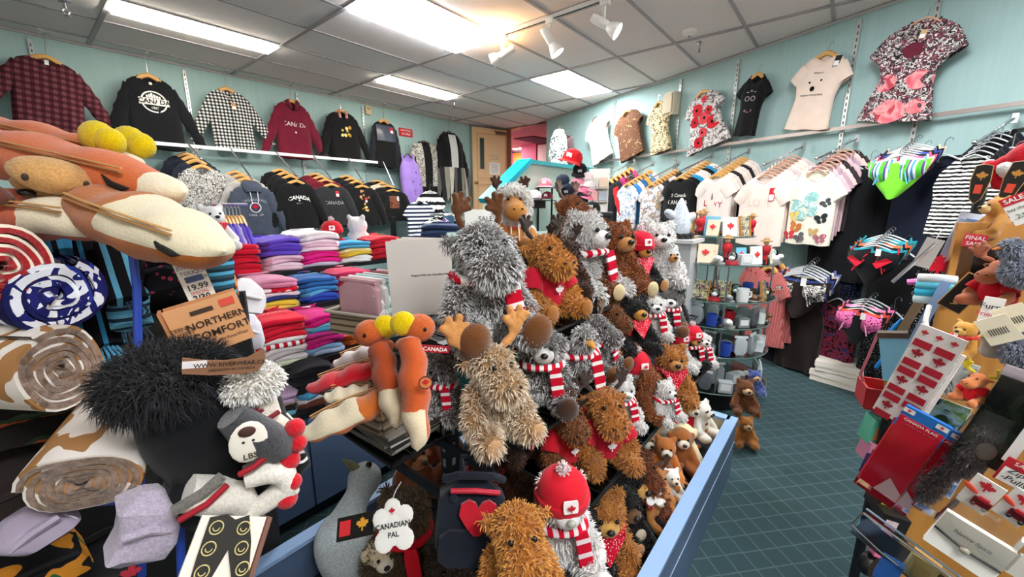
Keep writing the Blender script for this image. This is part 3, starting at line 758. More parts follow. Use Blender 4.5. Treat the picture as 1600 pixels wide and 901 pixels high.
def jersey_mb():
    m = MB(); m.lathe([(.062, .19), (.075, .178), (.095, .15), (.1, .1), (.1, .05), (.096, .048)], 24)
    m.v = [(x, y*.93-.004, z) for x, y, z in m.v]
    for s in (-1, 1): m.tube([(s*.06, -.015, .17), (s*.09, -.05, .13), (s*.1, -.062, .11)], [.046, .045, .044], 12, False)
    return m
def pom_mb():
    m = MB(); rnd = random.Random(3)
    for i in range(60):
        d = Vector((rnd.gauss(0, 1), rnd.gauss(0, 1), rnd.gauss(0, 1))).normalized(); m.tube([d*.004, d*.028], [.004, .003], 4)
    m.ball((0, 0, 0), .02); return m
# ================================================================ FAR WALL CLOTHES
W_ = lambda c='#f2f0ea': plain(c, .8, 0., .1)
def to_px(p):
    v = Vector(p)-C0; f = v.dot(FW); return 800+FPX*v.dot(RT)/f, 450.5-FPX*v.dot(UP)/f
def metres(p, dirv, px):
    a = to_px(p)[0]; b = to_px(Vector(p)+Vector(dirv)*.05)[0]; return abs(px/((b-a)/.05))
def slotted(name, label, p0, p1, rot):
    t = thing(name, label, 'wall standard', p0, rot, 'slotted wall standards')
    h = p1-p0.z; MB().box((0, -.012, h/2), (.03, .024, h)).build('channel', plain('#c9ccca', .35, .7), t, False)
    m = MB()
    for i in range(int(h/.05)): m.box((0, -.0245, .03+i*.05), (.009, .002, .026))
    o = m.build('slot', plain('#4b504e', .5), t, False); o['kind'] = 'stuff'
    return t
for px, py, lab in ((291, 140, 'slotted chrome wall standard between black sweatshirt and checked shirt'), (464, 160, 'slotted chrome wall standard beside the maroon pullover'), (567, 190, 'slotted chrome wall standard beside the sheer black jacket'), (45, 60, 'slotted wall standard behind the maroon plaid shirt')):
    p = lw(px, py); slotted('wall_standard', lab, Vector((p.x, YW, .9)), 2.93, 0)
RZ = 2.1
t = thing('hang_rail', 'chrome clothes rail along the far wall under the sweaters', 'rail', (1.0, YW-.33, 2.07))
MB().box((0, 0, 0), (5.4, .014, .036)).build('bar', plain('#e6e8ea', .35, .15), t, False)
for x in (-2.2, -.25, .7, 1.9): MB().box((x, .165, 0), (.02, .33, .02)).build('bracket', CHROME(), t, False)
def hang_far(name, label, cat, neck, hem, hw, mat, off=.2, group='sweaters hung high along the far wall', hang='wood', ceil_=True, flip=0., **kw):
    p = lw(*neck, off); q = atY(hem[0], hem[1], p.y); L = (p-q).length; s = L/.7
    W = metres(p+Vector((0, 0, -L*.4)), (1, 0, 0), hw)/s
    band = kw.pop('band', None); sm = kw.pop('sleeve_mat', None); tilt = kw.pop('tilt', None)
    g = Garment(L=.7, W=W, **kw)
    a = -math.asin(max(-.4, min(.4, (q.x-p.x)/L))) if tilt is None else tilt
    t = garment(name, label, cat, p, flip, mat, g, group, s, a, hang, (CEIL-.02-p.z)/s-.03 if ceil_ else .09, band, sm)
    return t, g
def ceil_hook(p, label):
    t = thing('ceiling_hook', label, 'hook', (p.x, p.y, CEIL), 0, 'hooks clipped to the ceiling grid')
    MB().box((0, 0, -.008), (.03, .05, .016)).build('clip', plain('#e8e8e4', .4), t); MB().tube([(0, 0, -.01), (0, 0, -.03), (.012, 0, -.042), (.024, 0, -.03)], .004, 6).build('hook_wire', CHROME(), t)
def plaid_small(a, b, c, f): return plaid(a, b, c, f)
t, g = hang_far('plaid_shirt', 'maroon and grey plaid shirt, first of the high row, spread wide', 'shirt', (72, 92), (80, 206), 56, plaid('#3a2229', '#5c2630', '#6f4a50', 17.), sleeve='long', ang=rad(32), fold=.012, D=.06)
sale_tag(t, g.front, 0, -.04, plain('#e9e6df', .6)); ceil_hook(lw(62, 45, .2), 'white ceiling hook above the maroon plaid shirt')
t, g = hang_far('sweatshirt', 'black sweatshirt with a round white CANADA city badge', 'sweatshirt', (232, 121), (252, 234), 42, cloth('#1b1c20'), sleeve='long', fold=.006, D=.06)
fn = lambda x, y: g.front(x, y-.24)
m = MB(); vs = []; n = 28
for i in range(n): a = 2*pi*i/n; vs += [fn(cos(a)*.105, sin(a)*.105), fn(cos(a)*.092, sin(a)*.092)]
MB().add(vs, [(2*i, 2*i+1, (2*i+3) % (2*n), (2*i+2) % (2*n)) for i in range(n)]).build('badge_ring', W_(), t, False)
patch(lambda x, y: fn(x, y)+Vector((0, -.002, 0)), -.12, .12, -.032, .032, W_(), t, 'badge_band')
letters('CANADA', .06, lambda x, y: fn(x, y)+Vector((0, -.004, 0)), plain('#1b1c20', .8), t, bold=.03)
letters('1867', .034, lambda x, y: fn(x, y-.06), W_(), t); m = MB()
for x, h in ((-.05, .03), (-.03, .042), (-.012, .06), (.008, .045), (.028, .035), (.048, .028)): m.add([fn(x-.008, .036), fn(x+.008, .036), fn(x+.008, .036+h*.8), fn(x-.008, .036+h*.8)], [(0, 1, 2, 3)])
m.build('skyline_print', W_(), t, False); patch(lambda x, y: g.front(x, y), -.012, .012, -.075, -.05, W_(), t, 'neck_label', 1, 1)
ceil_hook(lw(228, 78, .2), 'white ceiling hook above the black badge sweatshirt')
CHECK = plaid('#f0efe9', '#6f6f70', '#151516', 26.)
t, g = hang_far('checked_shirt', 'black and white buffalo check shirt hung high', 'shirt', (354, 141), (370, 233), 33, CHECK, sleeve='long', ang=rad(30), D=.06, fold=.01, drop=.1, vneck=True, dip=.03)
MB().tube([(0, -.065, -.1), (0, -.07, -.4), (0, -.068, -.66)], .006, 6).build('button_placket', CHECK, t); sale_tag(t, g.front, .03, -.19, plain('#c08a58', .6), .05, .08)
ceil_hook(lw(353, 107, .2), 'white ceiling hook above the checked shirt')
MAR = cloth('#6e1b30')
t, g = hang_far('zip_sweater', 'maroon zip-neck pullover lettered CANADA in white', 'sweatshirt', (455, 160), (463, 248), 27, MAR, sleeve='long', D=.06, drop=.12, vneck=True)
letters('CANADA', .075, lambda x, y: g.front(x, y-.28), W_('#d8c4c4'), t, bold=.005); patch(g.front, -.01, .01, -.385, -.365, W_(), t, 'logo', 1, 1)
MB().tube([(-.085, -.02, -.01), (-.06, -.035, .02), (-.03, -.05, -.09)], .018, 8).build('collar', MAR, t); MB().tube([(.085, -.02, -.01), (.06, -.035, .02), (.03, -.05, -.09)], .018, 8).build('collar', MAR, t)
ceil_hook(lw(452, 130, .2), 'white ceiling hook above the maroon pullover')
BLK = cloth('#151517')
t, g = hang_far('black_cardigan', 'black jacket with gold floral embroidery and patterned collar, high row', 'jacket', (533, 175), (542, 252), 24, BLK, sleeve='long', D=.06, drop=.1, vneck=True)
def flowers(t, g, cz, n, R, cols, seed, name='embroidered_flower', rr=(.02, .034)):
    rnd = random.Random(seed)
    for i in range(n):
        cx, cy, r = rnd.uniform(-R, R), cz+rnd.uniform(-R, R)*.9, rnd.uniform(*rr); k = 7; pts = []
        for j in range(k*2): a = 2*pi*j/(k*2)+i; q = r*(1 if j % 2 else .55); pts.append(g.front(cx+cos(a)*q, cy+sin(a)*q)+Vector((0, -.003, 0)))
        pts.append(g.front(cx, cy)+Vector((0, -.005, 0))); MB().add(pts, [(j, (j+1) % (2*k), 2*k) for j in range(2*k)]).build(name, W_(cols[i % len(cols)]), t, False)
flowers(t, g, -.27, 11, .085, ('#d9b45a', '#f0dfa0', '#b98a35'), 4)
for s in (-1, 1): MB().tube([(s*.085, -.02, -.01), (s*.06, -.035, .01), (s*.05, -.05, -.09)], .02, 8).build('collar', blotch(('#a8504a', '#e0b0a0', '#3a2020'), 40.), t)
ceil_hook(lw(530, 146, .2), 'white ceiling hook above the embroidered black jacket')
t, g = hang_far('sheer_jacket', 'charcoal satin and black jacket with a red tag', 'jacket', (600, 190), (604, 262), 19, BLK, sleeve='long', D=.06, ang=rad(12), sleeve_mat=cloth('#23262e'))
patch(lambda x, y: g.front(x, y)+Vector((0, -.004, 0)), -.17, .17, -.3, -.06, plain('#3d4454', .3), t, 'satin_yoke', 8, 6); sale_tag(t, g.front, .09, -.13, None, .06, .09)
ceil_hook(lw(600, 162, .2), 'white ceiling hook above the satin jacket')
t, g = hang_far('tank_dress', 'lilac sleeveless dress with a dark trailing print', 'dress', (637, 243), (650, 336), 15, cloth('#a184d8'), sleeve='tank', fold=.012, ceil_=False, off=.3, D=.05, hang='dark')
for i in range(14): 
    z = -.2-.035*i; x = .07*sin(i*1.7)+.05; leaf_fn(lambda a, b: g.front(a, b), .016, x, z, W_('#3a2a50'), t, 'print_mark')
t, g = hang_far('cardigan', 'leopard-flecked grey cardigan over a black top', 'cardigan', (662, 222), (668, 300), 20, BLK, sleeve='long', D=.06, fold=.015, hang='dark', sleeve_mat=blotch(('#d8d4cc', '#5a5652', '#e8e4dc'), 60., 2.), ang=rad(20))
LEO = blotch(('#d8d4cc', '#5a5652', '#e8e4dc'), 60., 2.)
for s in (-1, 1): patch(lambda x, y: g.front(x, y)+Vector((0, -.012, 0)), s*.07, s*.2, -.62, -.02, LEO, t, 'front_panel', 4, 8)
t, g = hang_far('draped_cardigan', 'black and grey tiered cardigan with a pale lining, next to the door', 'cardigan', (702, 208), (706, 306), 19, BLK, sleeve='long', D=.06, fold=.015, hang='dark', ang=rad(16))
patch(lambda x, y: g.front(x, y)+Vector((0, -.01, 0)), -.05, .06, -.44, -.02, W_('#cfd0ce'), t, 'lining', 3, 6)
for i in range(9):
    x = -.24+.06*i; c = ('#5b5a58', '#2a2a2c', '#8c8a80', '#c9c5b8')[i % 4]
    MB().add([g.front(x-.03, -.38)+Vector((0, -.02, 0)), g.front(x+.035, -.38)+Vector((0, -.02, 0)), Vector((x+.03, -.07, -.62-.05*(i % 3))), Vector((x-.015, -.075, -.76-.06*(i % 2)))], [(0, 1, 2, 3)]).build('fringe_panel', cloth(c), t)
ceil_hook(lw(703, 182, .2), 'ceiling hook above the tiered cardigan')
# red sale sign
p = lw(634, 207, .01); t = thing('sale_sign', 'small red sign with white lettering on the far wall', 'sign', p)
MB().box((0, 0, 0), (.28, .006, .13)).build('board', plain('#d8232f', .5), t, False); letters('EVERYTHING', .036, lambda x, y: Vector((x, -.005, y+.03)), W_(), t); letters('1/2 SALE', .05, lambda x, y: Vector((x, -.005, y-.025)), W_(), t, bold=.02)
p = lw(575, 172, .03); t = thing('thermostat', 'small beige box fixed high on the far wall', 'thermostat', p); MB().rbox((0, 0, 0), (.1, .05, .13), .15).build('cover', plain('#d6c6a0', .5), t); MB().box((0, -.03, .02), (.05, .01, .03)).build('dial_window', plain('#b99d6c', .4), t)

# ---- second row on slanted arms
def arm_far(px, py, off, n, cols, frontspec, lab, cat, hw, hempy, dz=.13, sleeve='long', hangk='wood', hooded=False, run=.36):
    """a slanted arm off the rail: the front garment plus n copies behind it; returns the front one"""
    p = lw(px, py, off); q = atY(px+6, hempy, p.y); L = (p-q).length; s = L/.7; W = metres(p+Vector((0, 0, -L*.4)), (1, 0, 0), hw)/s
    g = Garment(L=.7, W=W, sleeve=sleeve, D=.045, fold=.008, **frontspec.get('g', {}))
    t = garment(frontspec['name'], lab, cat, p, 0, frontspec['mat'], g, 'garments on slanted arms of the far wall', s, 0, hangk, .06)
    if hooded: hood(t, frontspec['mat'])
    gb = Garment(L=.7, W=W, sleeve=sleeve, D=.03, fold=.006, ang=g.ang)
    for i in range(n):
        f = (i+1)/n; b = p+Vector((-.03*f+.01*sin(i*3), run*f, dz*f+.02))
        c, cn = cols[i % len(cols)]
        garment(frontspec['name'], f'{cn} {cat} hung {["just", "second", "third", "fourth", "fifth", "sixth"][i]} behind {frontspec["short"]}', cat, b, 0, c if not isinstance(c, str) else cloth(c), gb, 'garments on slanted arms of the far wall', s, 0, hangk, .05, simple=True)
    a0 = p+Vector((0, -.03, .06*s+.03)); a1 = Vector((p.x-.03, YW-.33, 2.085)) if off > .55 else Vector((p.x-.03, YW-.33, max(2.085, a0.z+.05)))
    ar = thing('waterfall_hanger', f'slanted chrome arm carrying {frontspec["short"]}', 'hanger arm', a1, 0, 'slanted display arms'); MB().tube([(0, 0, 0), a0-a1], .009, 8).build('tube', CHROME(), ar); MB().ball(a0-a1+Vector((0, 0, .008)), .016).build('end_ball', CHROME(), ar)
    return t, g
KNIT = blotch(('#d6d4d0', '#1b1b1d', '#efeeea', '#222224'), 46., 3., 3.)
arm_far(315, 262, .55, 3, [('#262c3a', 'navy'), ('#1d2230', 'dark navy')], dict(name='knit_jacket', mat=KNIT, short='the black and white snowflake knit', g=dict(drop=.12, vneck=True)), 'black and white snowflake knit jacket', 'jacket', 37, 350)
NAV = cloth('#434a5a')
t, g = arm_far(393, 290, .75, 3, [('#b4b2b0', 'pale grey'), ('#a8a6a4', 'mid grey')], dict(name='hoodie', mat=NAV, short='the slate hoodie'), 'slate blue hoodie with a red maple leaf roundel', 'hoodie', 34, 366, hooded=True)
letters('NIAGARA FALLS', .052, lambda x, y: g.front(x, y-.2), W_('#9aa0ae'), t, arc=1.2, bold=.01); letters('CANADA', .045, lambda x, y: g.front(x, y-.42), W_('#b5bac6'), t, arc=-1.)
fn = lambda x, y: g.front(x, y-.31)+Vector((0, -.002, 0)); n = 24
vs = [fn(cos(2*pi*i/n)*.075, sin(2*pi*i/n)*.075) for i in range(n)]+[fn(0, 0)]; MB().add(vs, [(i, (i+1) % n, n) for i in range(n)]).build('roundel', W_('#d9dbe0'), t, False)
vs = [fn(cos(2*pi*i/n)*.062, sin(2*pi*i/n)*.062)+Vector((0, -.002, 0)) for i in range(n)]+[fn(0, 0)+Vector((0, -.002, 0))]; MB().add(vs, [(i, (i+1) % n, n) for i in range(n)]).build('roundel_centre', W_('#3a4150'), t, False)
leaf_fn(lambda x, y: fn(x, y)+Vector((0, -.005, 0)), .05, 0, .005, W_(RED), t)
t, g = arm_far(463, 285, .75, 3, [('#1a1a1c', 'black'), ('#202022', 'soft black')], dict(name='hoodie', mat=cloth('#141416'), short='the black CANADA hoodie'), 'black hoodie with white arched CANADA lettering', 'hoodie', 30, 358, hooded=False)
letters('CANADA', .075, lambda x, y: g.front(x, y-.22), W_(), t, arc=1.5, bold=.03); letters('EST 1867', .025, lambda x, y: g.front(x, y-.31), W_('#aaaaaa'), t); leaf_fn(g.front, .022, 0, -.27, W_('#dddddd'), t)
t, g = arm_far(518, 290, .7, 3, [('#6e1b2a', 'maroon'), ('#7a2030', 'wine red')], dict(name='sweatshirt', mat=cloth('#2b2c2f'), short='the charcoal CANADA sweatshirt'), 'charcoal sweatshirt with outlined CANADA lettering', 'sweatshirt', 28, 352)
letters('CANADA', .085, lambda x, y: g.front(x, y-.3), W_('#b9b9b9'), t, bold=-.002); sale_tag(t, g.front, .07, -.14, None, .06, .1)
t, g = arm_far(566, 292, .6, 3, [('#1d1d20', 'black'), ('#20222a', 'ink black')], dict(name='floral_top', mat=BLK, short='the black top with orange flowers'), 'black top embroidered with orange and yellow flowers', 'top', 25, 352)
flowers(t, g, -.14, 8, .09, ('#c98a5a', '#e0b080', '#a86a40'), 8); flowers(t, g, -.36, 7, .07, ('#e0c060', '#f0e0a0', '#c07030'), 9); sale_tag(t, g.front, .03, -.24, None, .05, .08)
t, g = arm_far(614, 298, .5, 3, [('#1b1b1d', 'black lace'), ('#d8cdb8', 'cream')], dict(name='patchwork_top', mat=BLK, short='the black top with a brown panel'), 'black top with a tan suede vest panel', 'top', 23, 345)
patch(lambda x, y: g.front(x, y)+Vector((0, -.005, 0)), -.14, .12, -.4, -.12, blotch(('#6b4030', '#8a5a45', '#5a3225'), 12., soft=True), t, 'suede_panel', 6, 6); sale_tag(t, g.front, .09, -.18, plain('#f0f0ee'), .05, .1)
# ================================================================ SLANTING WALL CLOTHES
RX = Vector((cos(RWROT), sin(RWROT), 0))         # local x of a thing facing the room from this wall
RRZ = 2.08
mid = RW0-RWD*.2; ln = 5.2
t = thing('hang_rail', 'dull metal clothes rail along the slanting wall', 'rail', (mid+RWN*.08+Vector((0, 0, RRZ))), RWROT)
MB().box((0, 0, 0), (ln, .014, .03)).build('bar', plain('#a89c97', .35, .8), t, False)
for x in (-2.2, -1.2, -.1, 1., 2.2): MB().box((x, .04, 0), (.02, .08, .02)).build('bracket', CHROME(), t, False)
for px, py, lab in ((962, 175, 'slotted standard between cream tee and brown tee'), (1064, 150, 'slotted standard beside the poppy tunic'), (1150, 150, 'slotted standard beside the black top'), (1333, 110, 'long slotted standard between bear-face tee and paisley dress'), (1466, 20, 'slotted standard above the paisley dress hanger')):
    p = rw(px, py); slotted('wall_standard', lab, Vector((p.x, p.y, 1.0)), 2.93, RWROT)
def hang_side(name, label, cat, neck, hem, hw, mat, off=.1, group='tops pinned high along the slanting wall', hang='wood', stem=.09, **kw):
    p = rw(*neck, off); q = rw(*hem, off); d = q-p; L = d.length; s = L/.7
    W = metres(p+d*.4, RX, hw)/s; band = kw.pop('band', None); sm = kw.pop('sleeve_mat', None)
    g = Garment(L=.7, W=W, **kw); a = -math.asin(max(-.6, min(.6, d.dot(RX)/L)))
    return garment(name, label, cat, p, RWROT, mat, g, group, s, a, hang, stem, band, sm), g
CREAM = cloth('#f1ddd0', .05)
t, g = hang_side('cream_tee', 'plain cream tee with a tiny crest hung next to the stair guard', 'tee', (929, 186), (942, 251), 15, CREAM, hang='dark', waist=.85); leaf_fn(g.front, .015, .02, -.17, W_('#6a4a3a'), t, 'crest')
t, g = hang_side('brown_tee', 'brown tee with gold lace print', 'tee', (978, 176), (988, 246), 18, blotch(('#6b4a3a', '#6e4c3c', '#64442f', '#a88a68'), 22., 3., 1.), waist=.9)
t, g = hang_side('sand_tee', 'sand coloured tee with dark script and red marks', 'tee', (1029, 162), (1033, 238), 15, blotch(('#e9d6a8', '#eddcb4', '#574a3a', '#e9d6a8'), 30., 4., 2.), waist=.85, flare=1.1)
t, g = hang_side('poppy_tunic', 'white tunic covered with big red poppies', 'tunic', (1097, 146), (1107, 231), 24, blotch(('#e9e4e2', '#d9d3d1', '#6b6467', '#efe9e6'), 16., 3., 5.), waist=.95, flare=1.45)
for i, (x, z, r) in enumerate(((-.06, -.2, .08), (.03, -.33, .075), (-.12, -.33, .07), (.13, -.42, .085), (-.02, -.5, .06), (-.1, -.6, .07), (.1, -.26, .05), (.05, -.1, .045))):
    n = 10; vs = [g.front(x+cos(2*pi*j/n)*r*(1+.12*sin(j*2.3)), z+sin(2*pi*j/n)*r)+Vector((0, -.003, 0)) for j in range(n)]+[g.front(x, z)+Vector((0, -.003, 0))]
    MB().add(vs, [(j, (j+1) % n, n) for j in range(n)]).build('poppy_print', W_(('#d8313a', '#e2505a', '#c8202e')[i % 3]), t, False)
    vs = [g.front(x+cos(2*pi*j/8)*r*.25, z+sin(2*pi*j/8)*r*.25)+Vector((0, -.006, 0)) for j in range(8)]; MB().add(vs, [tuple(range(8))]).build('poppy_centre', W_('#231a1c'), t, False)
t, g = hang_side('script_shirt', 'slim black top with pale script hung at an angle', 'top', (1184, 118), (1163, 212), 20, BLK, waist=.8, flare=.9, drop=.1)
letters('OO', .09, lambda x, y: g.front(x, y-.27), W_('#c9c4c4'), t, bold=-.01); letters('~ * ~', .06, lambda x, y: g.front(x, y-.19), W_('#c9c4c4'), t); letters('*~*', .07, lambda x, y: g.front(x, y-.42), W_('#c99aa0'), t)
t, g = hang_side('bear_face_tee', 'cream fitted tee with two eyes and a nose printed on it', 'tee', (1292, 86), (1258, 203), 38, cloth('#f3ddcd', .04), waist=.82, flare=.98, hang='wood', fold=.004)
for x, z, r in ((-.06, -.25, .01), (.045, -.235, .01), (-.02, -.31, .022)): vs = [g.front(x+cos(2*pi*j/12)*r, z+sin(2*pi*j/12)*r*1.1) for j in range(12)]; MB().add(vs, [tuple(range(12))]).build('face_print', W_('#151212'), t, False)
letters('Where is', .026, lambda x, y: g.front(x, y-.165), W_('#443'.replace('#443', '#444433')), t); letters('CANADIAN POLAR BEAR', .022, lambda x, y: g.front(x-.03, y-.37), W_('#444433'), t); sale_tag(t, g.front, .13, -.07, plain('#1c1512'), .05, .1)
PAIS = blotch(('#2f2a2e', '#d9d2ce', '#3a3438', '#8a4a58', '#e9e4e0'), 26., 4., 9.)
t, g = hang_side('paisley_dress', 'black, white and coral paisley dress on a peach hanger', 'dress', (1447, 32), (1392, 190), 60, PAIS, waist=.72, flare=1.1, hang='peach', fold=.01, drop=.12, off=.12)
def paint(z0, z1, x0, x1, c, nm):  patch(lambda x, y: g.front(x, y)+Vector((0, -.003, 0)), x0, x1, z0, z1, c, t, nm, 6, 4)
CORAL = blotch(('#d9606a', '#e8808a', '#f0a8a8', '#c84a5a'), 9., 2., 2., soft=True)
for k, (x, z, r) in enumerate(((-.1, -.42, .07), (.1, -.41, .075), (-.02, -.63, .1), (.13, -.6, .06), (0, -.2, .06))):
    n = 14; vs = [g.front(x+cos(2*pi*j/n)*r*(1+.15*sin(j*2.1)), z+sin(2*pi*j/n)*r*.9)+Vector((0, -.004, 0)) for j in range(n)]+[g.front(x, z)+Vector((0, -.004, 0))]
    MB().add(vs, [(j, (j+1) % n, n) for j in range(n)]).build('coral_print', CORAL if k < 4 else W_('#6b2a3a'), t, False)
sale_tag(t, g.front, .03, -.1, plain('#d9b98a'), .04, .06)
p = rw(1052, 163, .04); t = thing('wall_speaker', 'small cream box speaker on the slanting wall', 'speaker', p, RWROT)
MB().rbox((0, -.03, 0), (.17, .12, .26), .1).build('cabinet', plain('#e5d8be', .5), t); MB().rbox((0, -.1, 0), (.14, .02, .22), .1).build('grille', plain('#d8caae', .7), t); MB().box((0, .03, 0), (.05, .06, .08)).build('bracket', CHROME(), t)
# pale jacket leaning on the guard cap
p = atY(873, 207, 3.35); q = atY(873, 258, 3.35); s = (p.z-q.z)/.7
g = Garment(L=.7, W=.2, sleeve='long', ang=rad(8), D=.09)
t = garment('hooded_jacket', 'pale mint jacket with dark print above the stair guard', 'jacket', p, RWROT+.5, blotch(('#dfe8d8', '#e8efe0', '#4a5058', '#dfe8d8'), 11., 2., 1.), g, None, s, hang='dark'); hood(t, cloth('#dfe8d8'))
g2 = Garment(L=.7, W=.17, sleeve='long', ang=rad(8), D=.07); garment('hooded_jacket', 'dark brown jacket half hidden beside the pale mint jacket', 'jacket', atY(887, 212, 3.42), RWROT+.5, cloth('#4a3a3c'), g2, None, s*.95, hang='dark')

def arm_side(front, hempx, hw, n, cols, mat, name, lab, short, cat, off=.5, sleeve='short', hangk='wood', gk={}, dz=.19, run=.4, kb=None, stem=.075):
    p = rw(*front, off); q = p+Vector((0, 0, 0)); hz = rw(front[0], hempx, off).z; L = p.z-hz; s = L/.66; W = metres(p+Vector((0, 0, -L*.4)), RX, hw)/s
    g = Garment(L=.66, W=W, sleeve=sleeve, D=.04, fold=.007, **gk)
    t = garment(name, lab, cat, p, RWROT, mat, g, 'garments on slanted arms of the slanting wall', s, 0, hangk, stem)
    gb = Garment(L=.64, W=W, sleeve=sleeve, D=.022, fold=.006, seed=3, **(kb or gk))
    B = p-RWN*(off-.08); B.z = RRZ
    for i in range(n):
        f = (i+1)/(n+.6); b = p+(-RWN*run*f)+Vector((0, 0, dz*f)); c, cn = cols[i % len(cols)]
        garment(name, f'{cn} {cat} {["next", "second", "third", "fourth", "fifth", "sixth", "seventh", "eighth", "ninth", "tenth"][i]} on the arm behind {short}', cat, b, RWROT, c if not isinstance(c, str) else cloth(c), gb, 'garments on slanted arms of the slanting wall', s*(1-.02*(i % 3)), 0, hangk, stem, simple=True)
    a0 = p+RWN*.04+Vector((0, 0, s*(stem+.028))); a1 = p-RWN*(off-.08)+Vector((0, 0, dz*1.02+s*(stem+.028)))
    ar = thing('waterfall_hanger', f'slanted chrome arm carrying {short}', 'hanger arm', a1, 0, 'slanted display arms'); MB().tube([(0, 0, 0), a0-a1], .008, 8).build('tube', CHROME(), ar)
    MB().ball(a0-a1+Vector((0, 0, .01)), .015).build('end_ball', CHROME(), ar); MB().box((0, 0, 0), (.03, .03, .06)).build('rail_clamp', CHROME(), ar)
    return t, g
arm_side((953, 284), 352, 13, 5, [('#2a2a2c', 'black'), ('#c2337a', 'magenta'), ('#8a1d2a', 'dark red')], cloth('#19191b'), 'sport_jacket', 'black sports jacket with red sleeves', 'the red-sleeved jacket', 'jacket', sleeve='long')
for o in [o for o in bpy.data.objects['sport_jacket'].children if o.name.startswith('sleeve')]: o.material_slots[0].link = 'OBJECT'; o.material_slots[0].material = cloth('#d5242c')
t, g = arm_side((981, 289), 356, 14, 6, [('#3a86c8', 'bright blue'), ('#e8e2e0', 'white'), ('#2f6aa0', 'blue'), ('#e9a04a', 'orange')], blotch(('#e6e8ef', '#eceef4', '#8fa6c0', '#e9ebf2'), 14., 2., 4.), 'graphic_tee', 'white tee with a blue floral print', 'the blue floral tee', 'tee')
t, g = arm_side((1019, 290), 357, 16, 7, [('#efe8e6', 'white'), ('#3a3032', 'brown black'), ('#1d1d20', 'black'), ('#d9d2d0', 'pale grey')], blotch(('#e9e4e6', '#efeaec', '#9a9498', '#d8a860'), 13., 2., 7.), 'graphic_tee', 'white tee with a faded sketch print', 'the sketch print tee', 'tee')
t, g = arm_side((1064, 279), 345, 25, 7, [('#18181a', 'black'), ('#2fa0d8', 'sky blue'), ('#efe8e4', 'white'), ('#e9e2de', 'off white')], cloth('#141416'), 'black_tee', 'black tee lettered O Canada in white script', 'the black O Canada tee', 'tee', off=.55)
letters('O Canada', .075, lambda x, y: g.front(x, y-.26), W_(), t, shear=.3); letters('CANADA', .09, lambda x, y: g.front(x, y-.37), W_(), t)
t, g = arm_side((1119, 276), 352, 27, 8, [('#f0e0d6', 'cream'), ('#e6d8d2', 'oatmeal'), ('#2a2224', 'dark')], cloth('#f4e6de', .04), 'live_tee', 'cream tee lettered LIVE in mixed type', 'the LIVE tee', 'tee', off=.55)
for ch, x, y, sz, c in (('L', -.1, -.36, .12, '#c0303a'), ('i', .0, -.27, .13, '#2a2a2a'), ('v', .06, -.36, .12, '#c86070'), ('e', -.07, -.48, .12, '#6a7080'), ('Y', .13, -.38, .11, '#b04050')): letters(ch, sz, lambda a, b: g.front(a+x, b+y), W_(c), t, bold=.01)
t, g = arm_side((1196, 276), 384, 36, 8, [('#f2ded2', 'cream'), ('#efd9cc', 'shell pink'), ('#e0d4cc', 'oatmeal'), ('#d0c2c0', 'stone')], cloth('#f6e2d6', .04), 'plain_tee', 'pale peach tee with a raised tonal word and red tag', 'the pale peach tee', 'tee', off=.6, hangk='peach')
letters('LOVE', .1, lambda x, y: g.front(x, y-.25), W_('#ead2c6'), t, bold=.005); sale_tag(t, g.front, .11, -.17, None, .05, .12)
t, g = arm_side((1277, 268), 383, 36, 8, [('#d8b8be', 'dusty pink'), ('#b99aa6', 'mauve'), ('#e8c8c4', 'blush'), ('#3a3034', 'dark')], cloth('#f3ecdb', .04), 'butterfly_tee', 'ivory tee with a cloud of printed butterflies', 'the butterfly tee', 'tee', off=.6, hangk='peach', gk=dict(drop=.11, neck=.1))
def butterfly(t, g, x, z, r, c, ang, seed=1):
    for sx in (-1, 1):
        for (dx, dz, w, h) in ((.55, .35, .6, .5), (.42, -.4, .42, .4)):
            vs = []
            for j in range(10):
                a = 2*pi*j/10; u, v = sx*(dx*r+cos(a)*w*r*.9), dz*r+sin(a)*h*r+.2*cos(a)*r*.5
                vs.append(g.front(x+u*cos(ang)-v*sin(ang), z+u*sin(ang)+v*cos(ang))+Vector((0, -.003, 0)))
            MB().add(vs, [tuple(range(10))]).build('butterfly_print', c, t, False)
for x, z, r, c, a in ((-.04, -.32, .13, blotch(('#a8d8d0', '#7ab8b8', '#d8ece0'), 30., soft=True), .4), (.11, -.42, .05, W_('#2f3338'), .3), (-.1, -.5, .055, W_('#d07a3a'), -.3), (-.05, -.6, .05, W_('#6a6468'), .5), (-.15, -.58, .05, W_('#c84048'), .2), (-.12, -.4, .05, W_('#e9c86a'), .1), (.06, -.54, .04, W_('#c9a66a'), 0), (.12, -.6, .05, W_('#b06a78'), .2), (.13, -.28, .04, W_('#4a4e52'), .6)): butterfly(t, g, x, z, r, c, a)
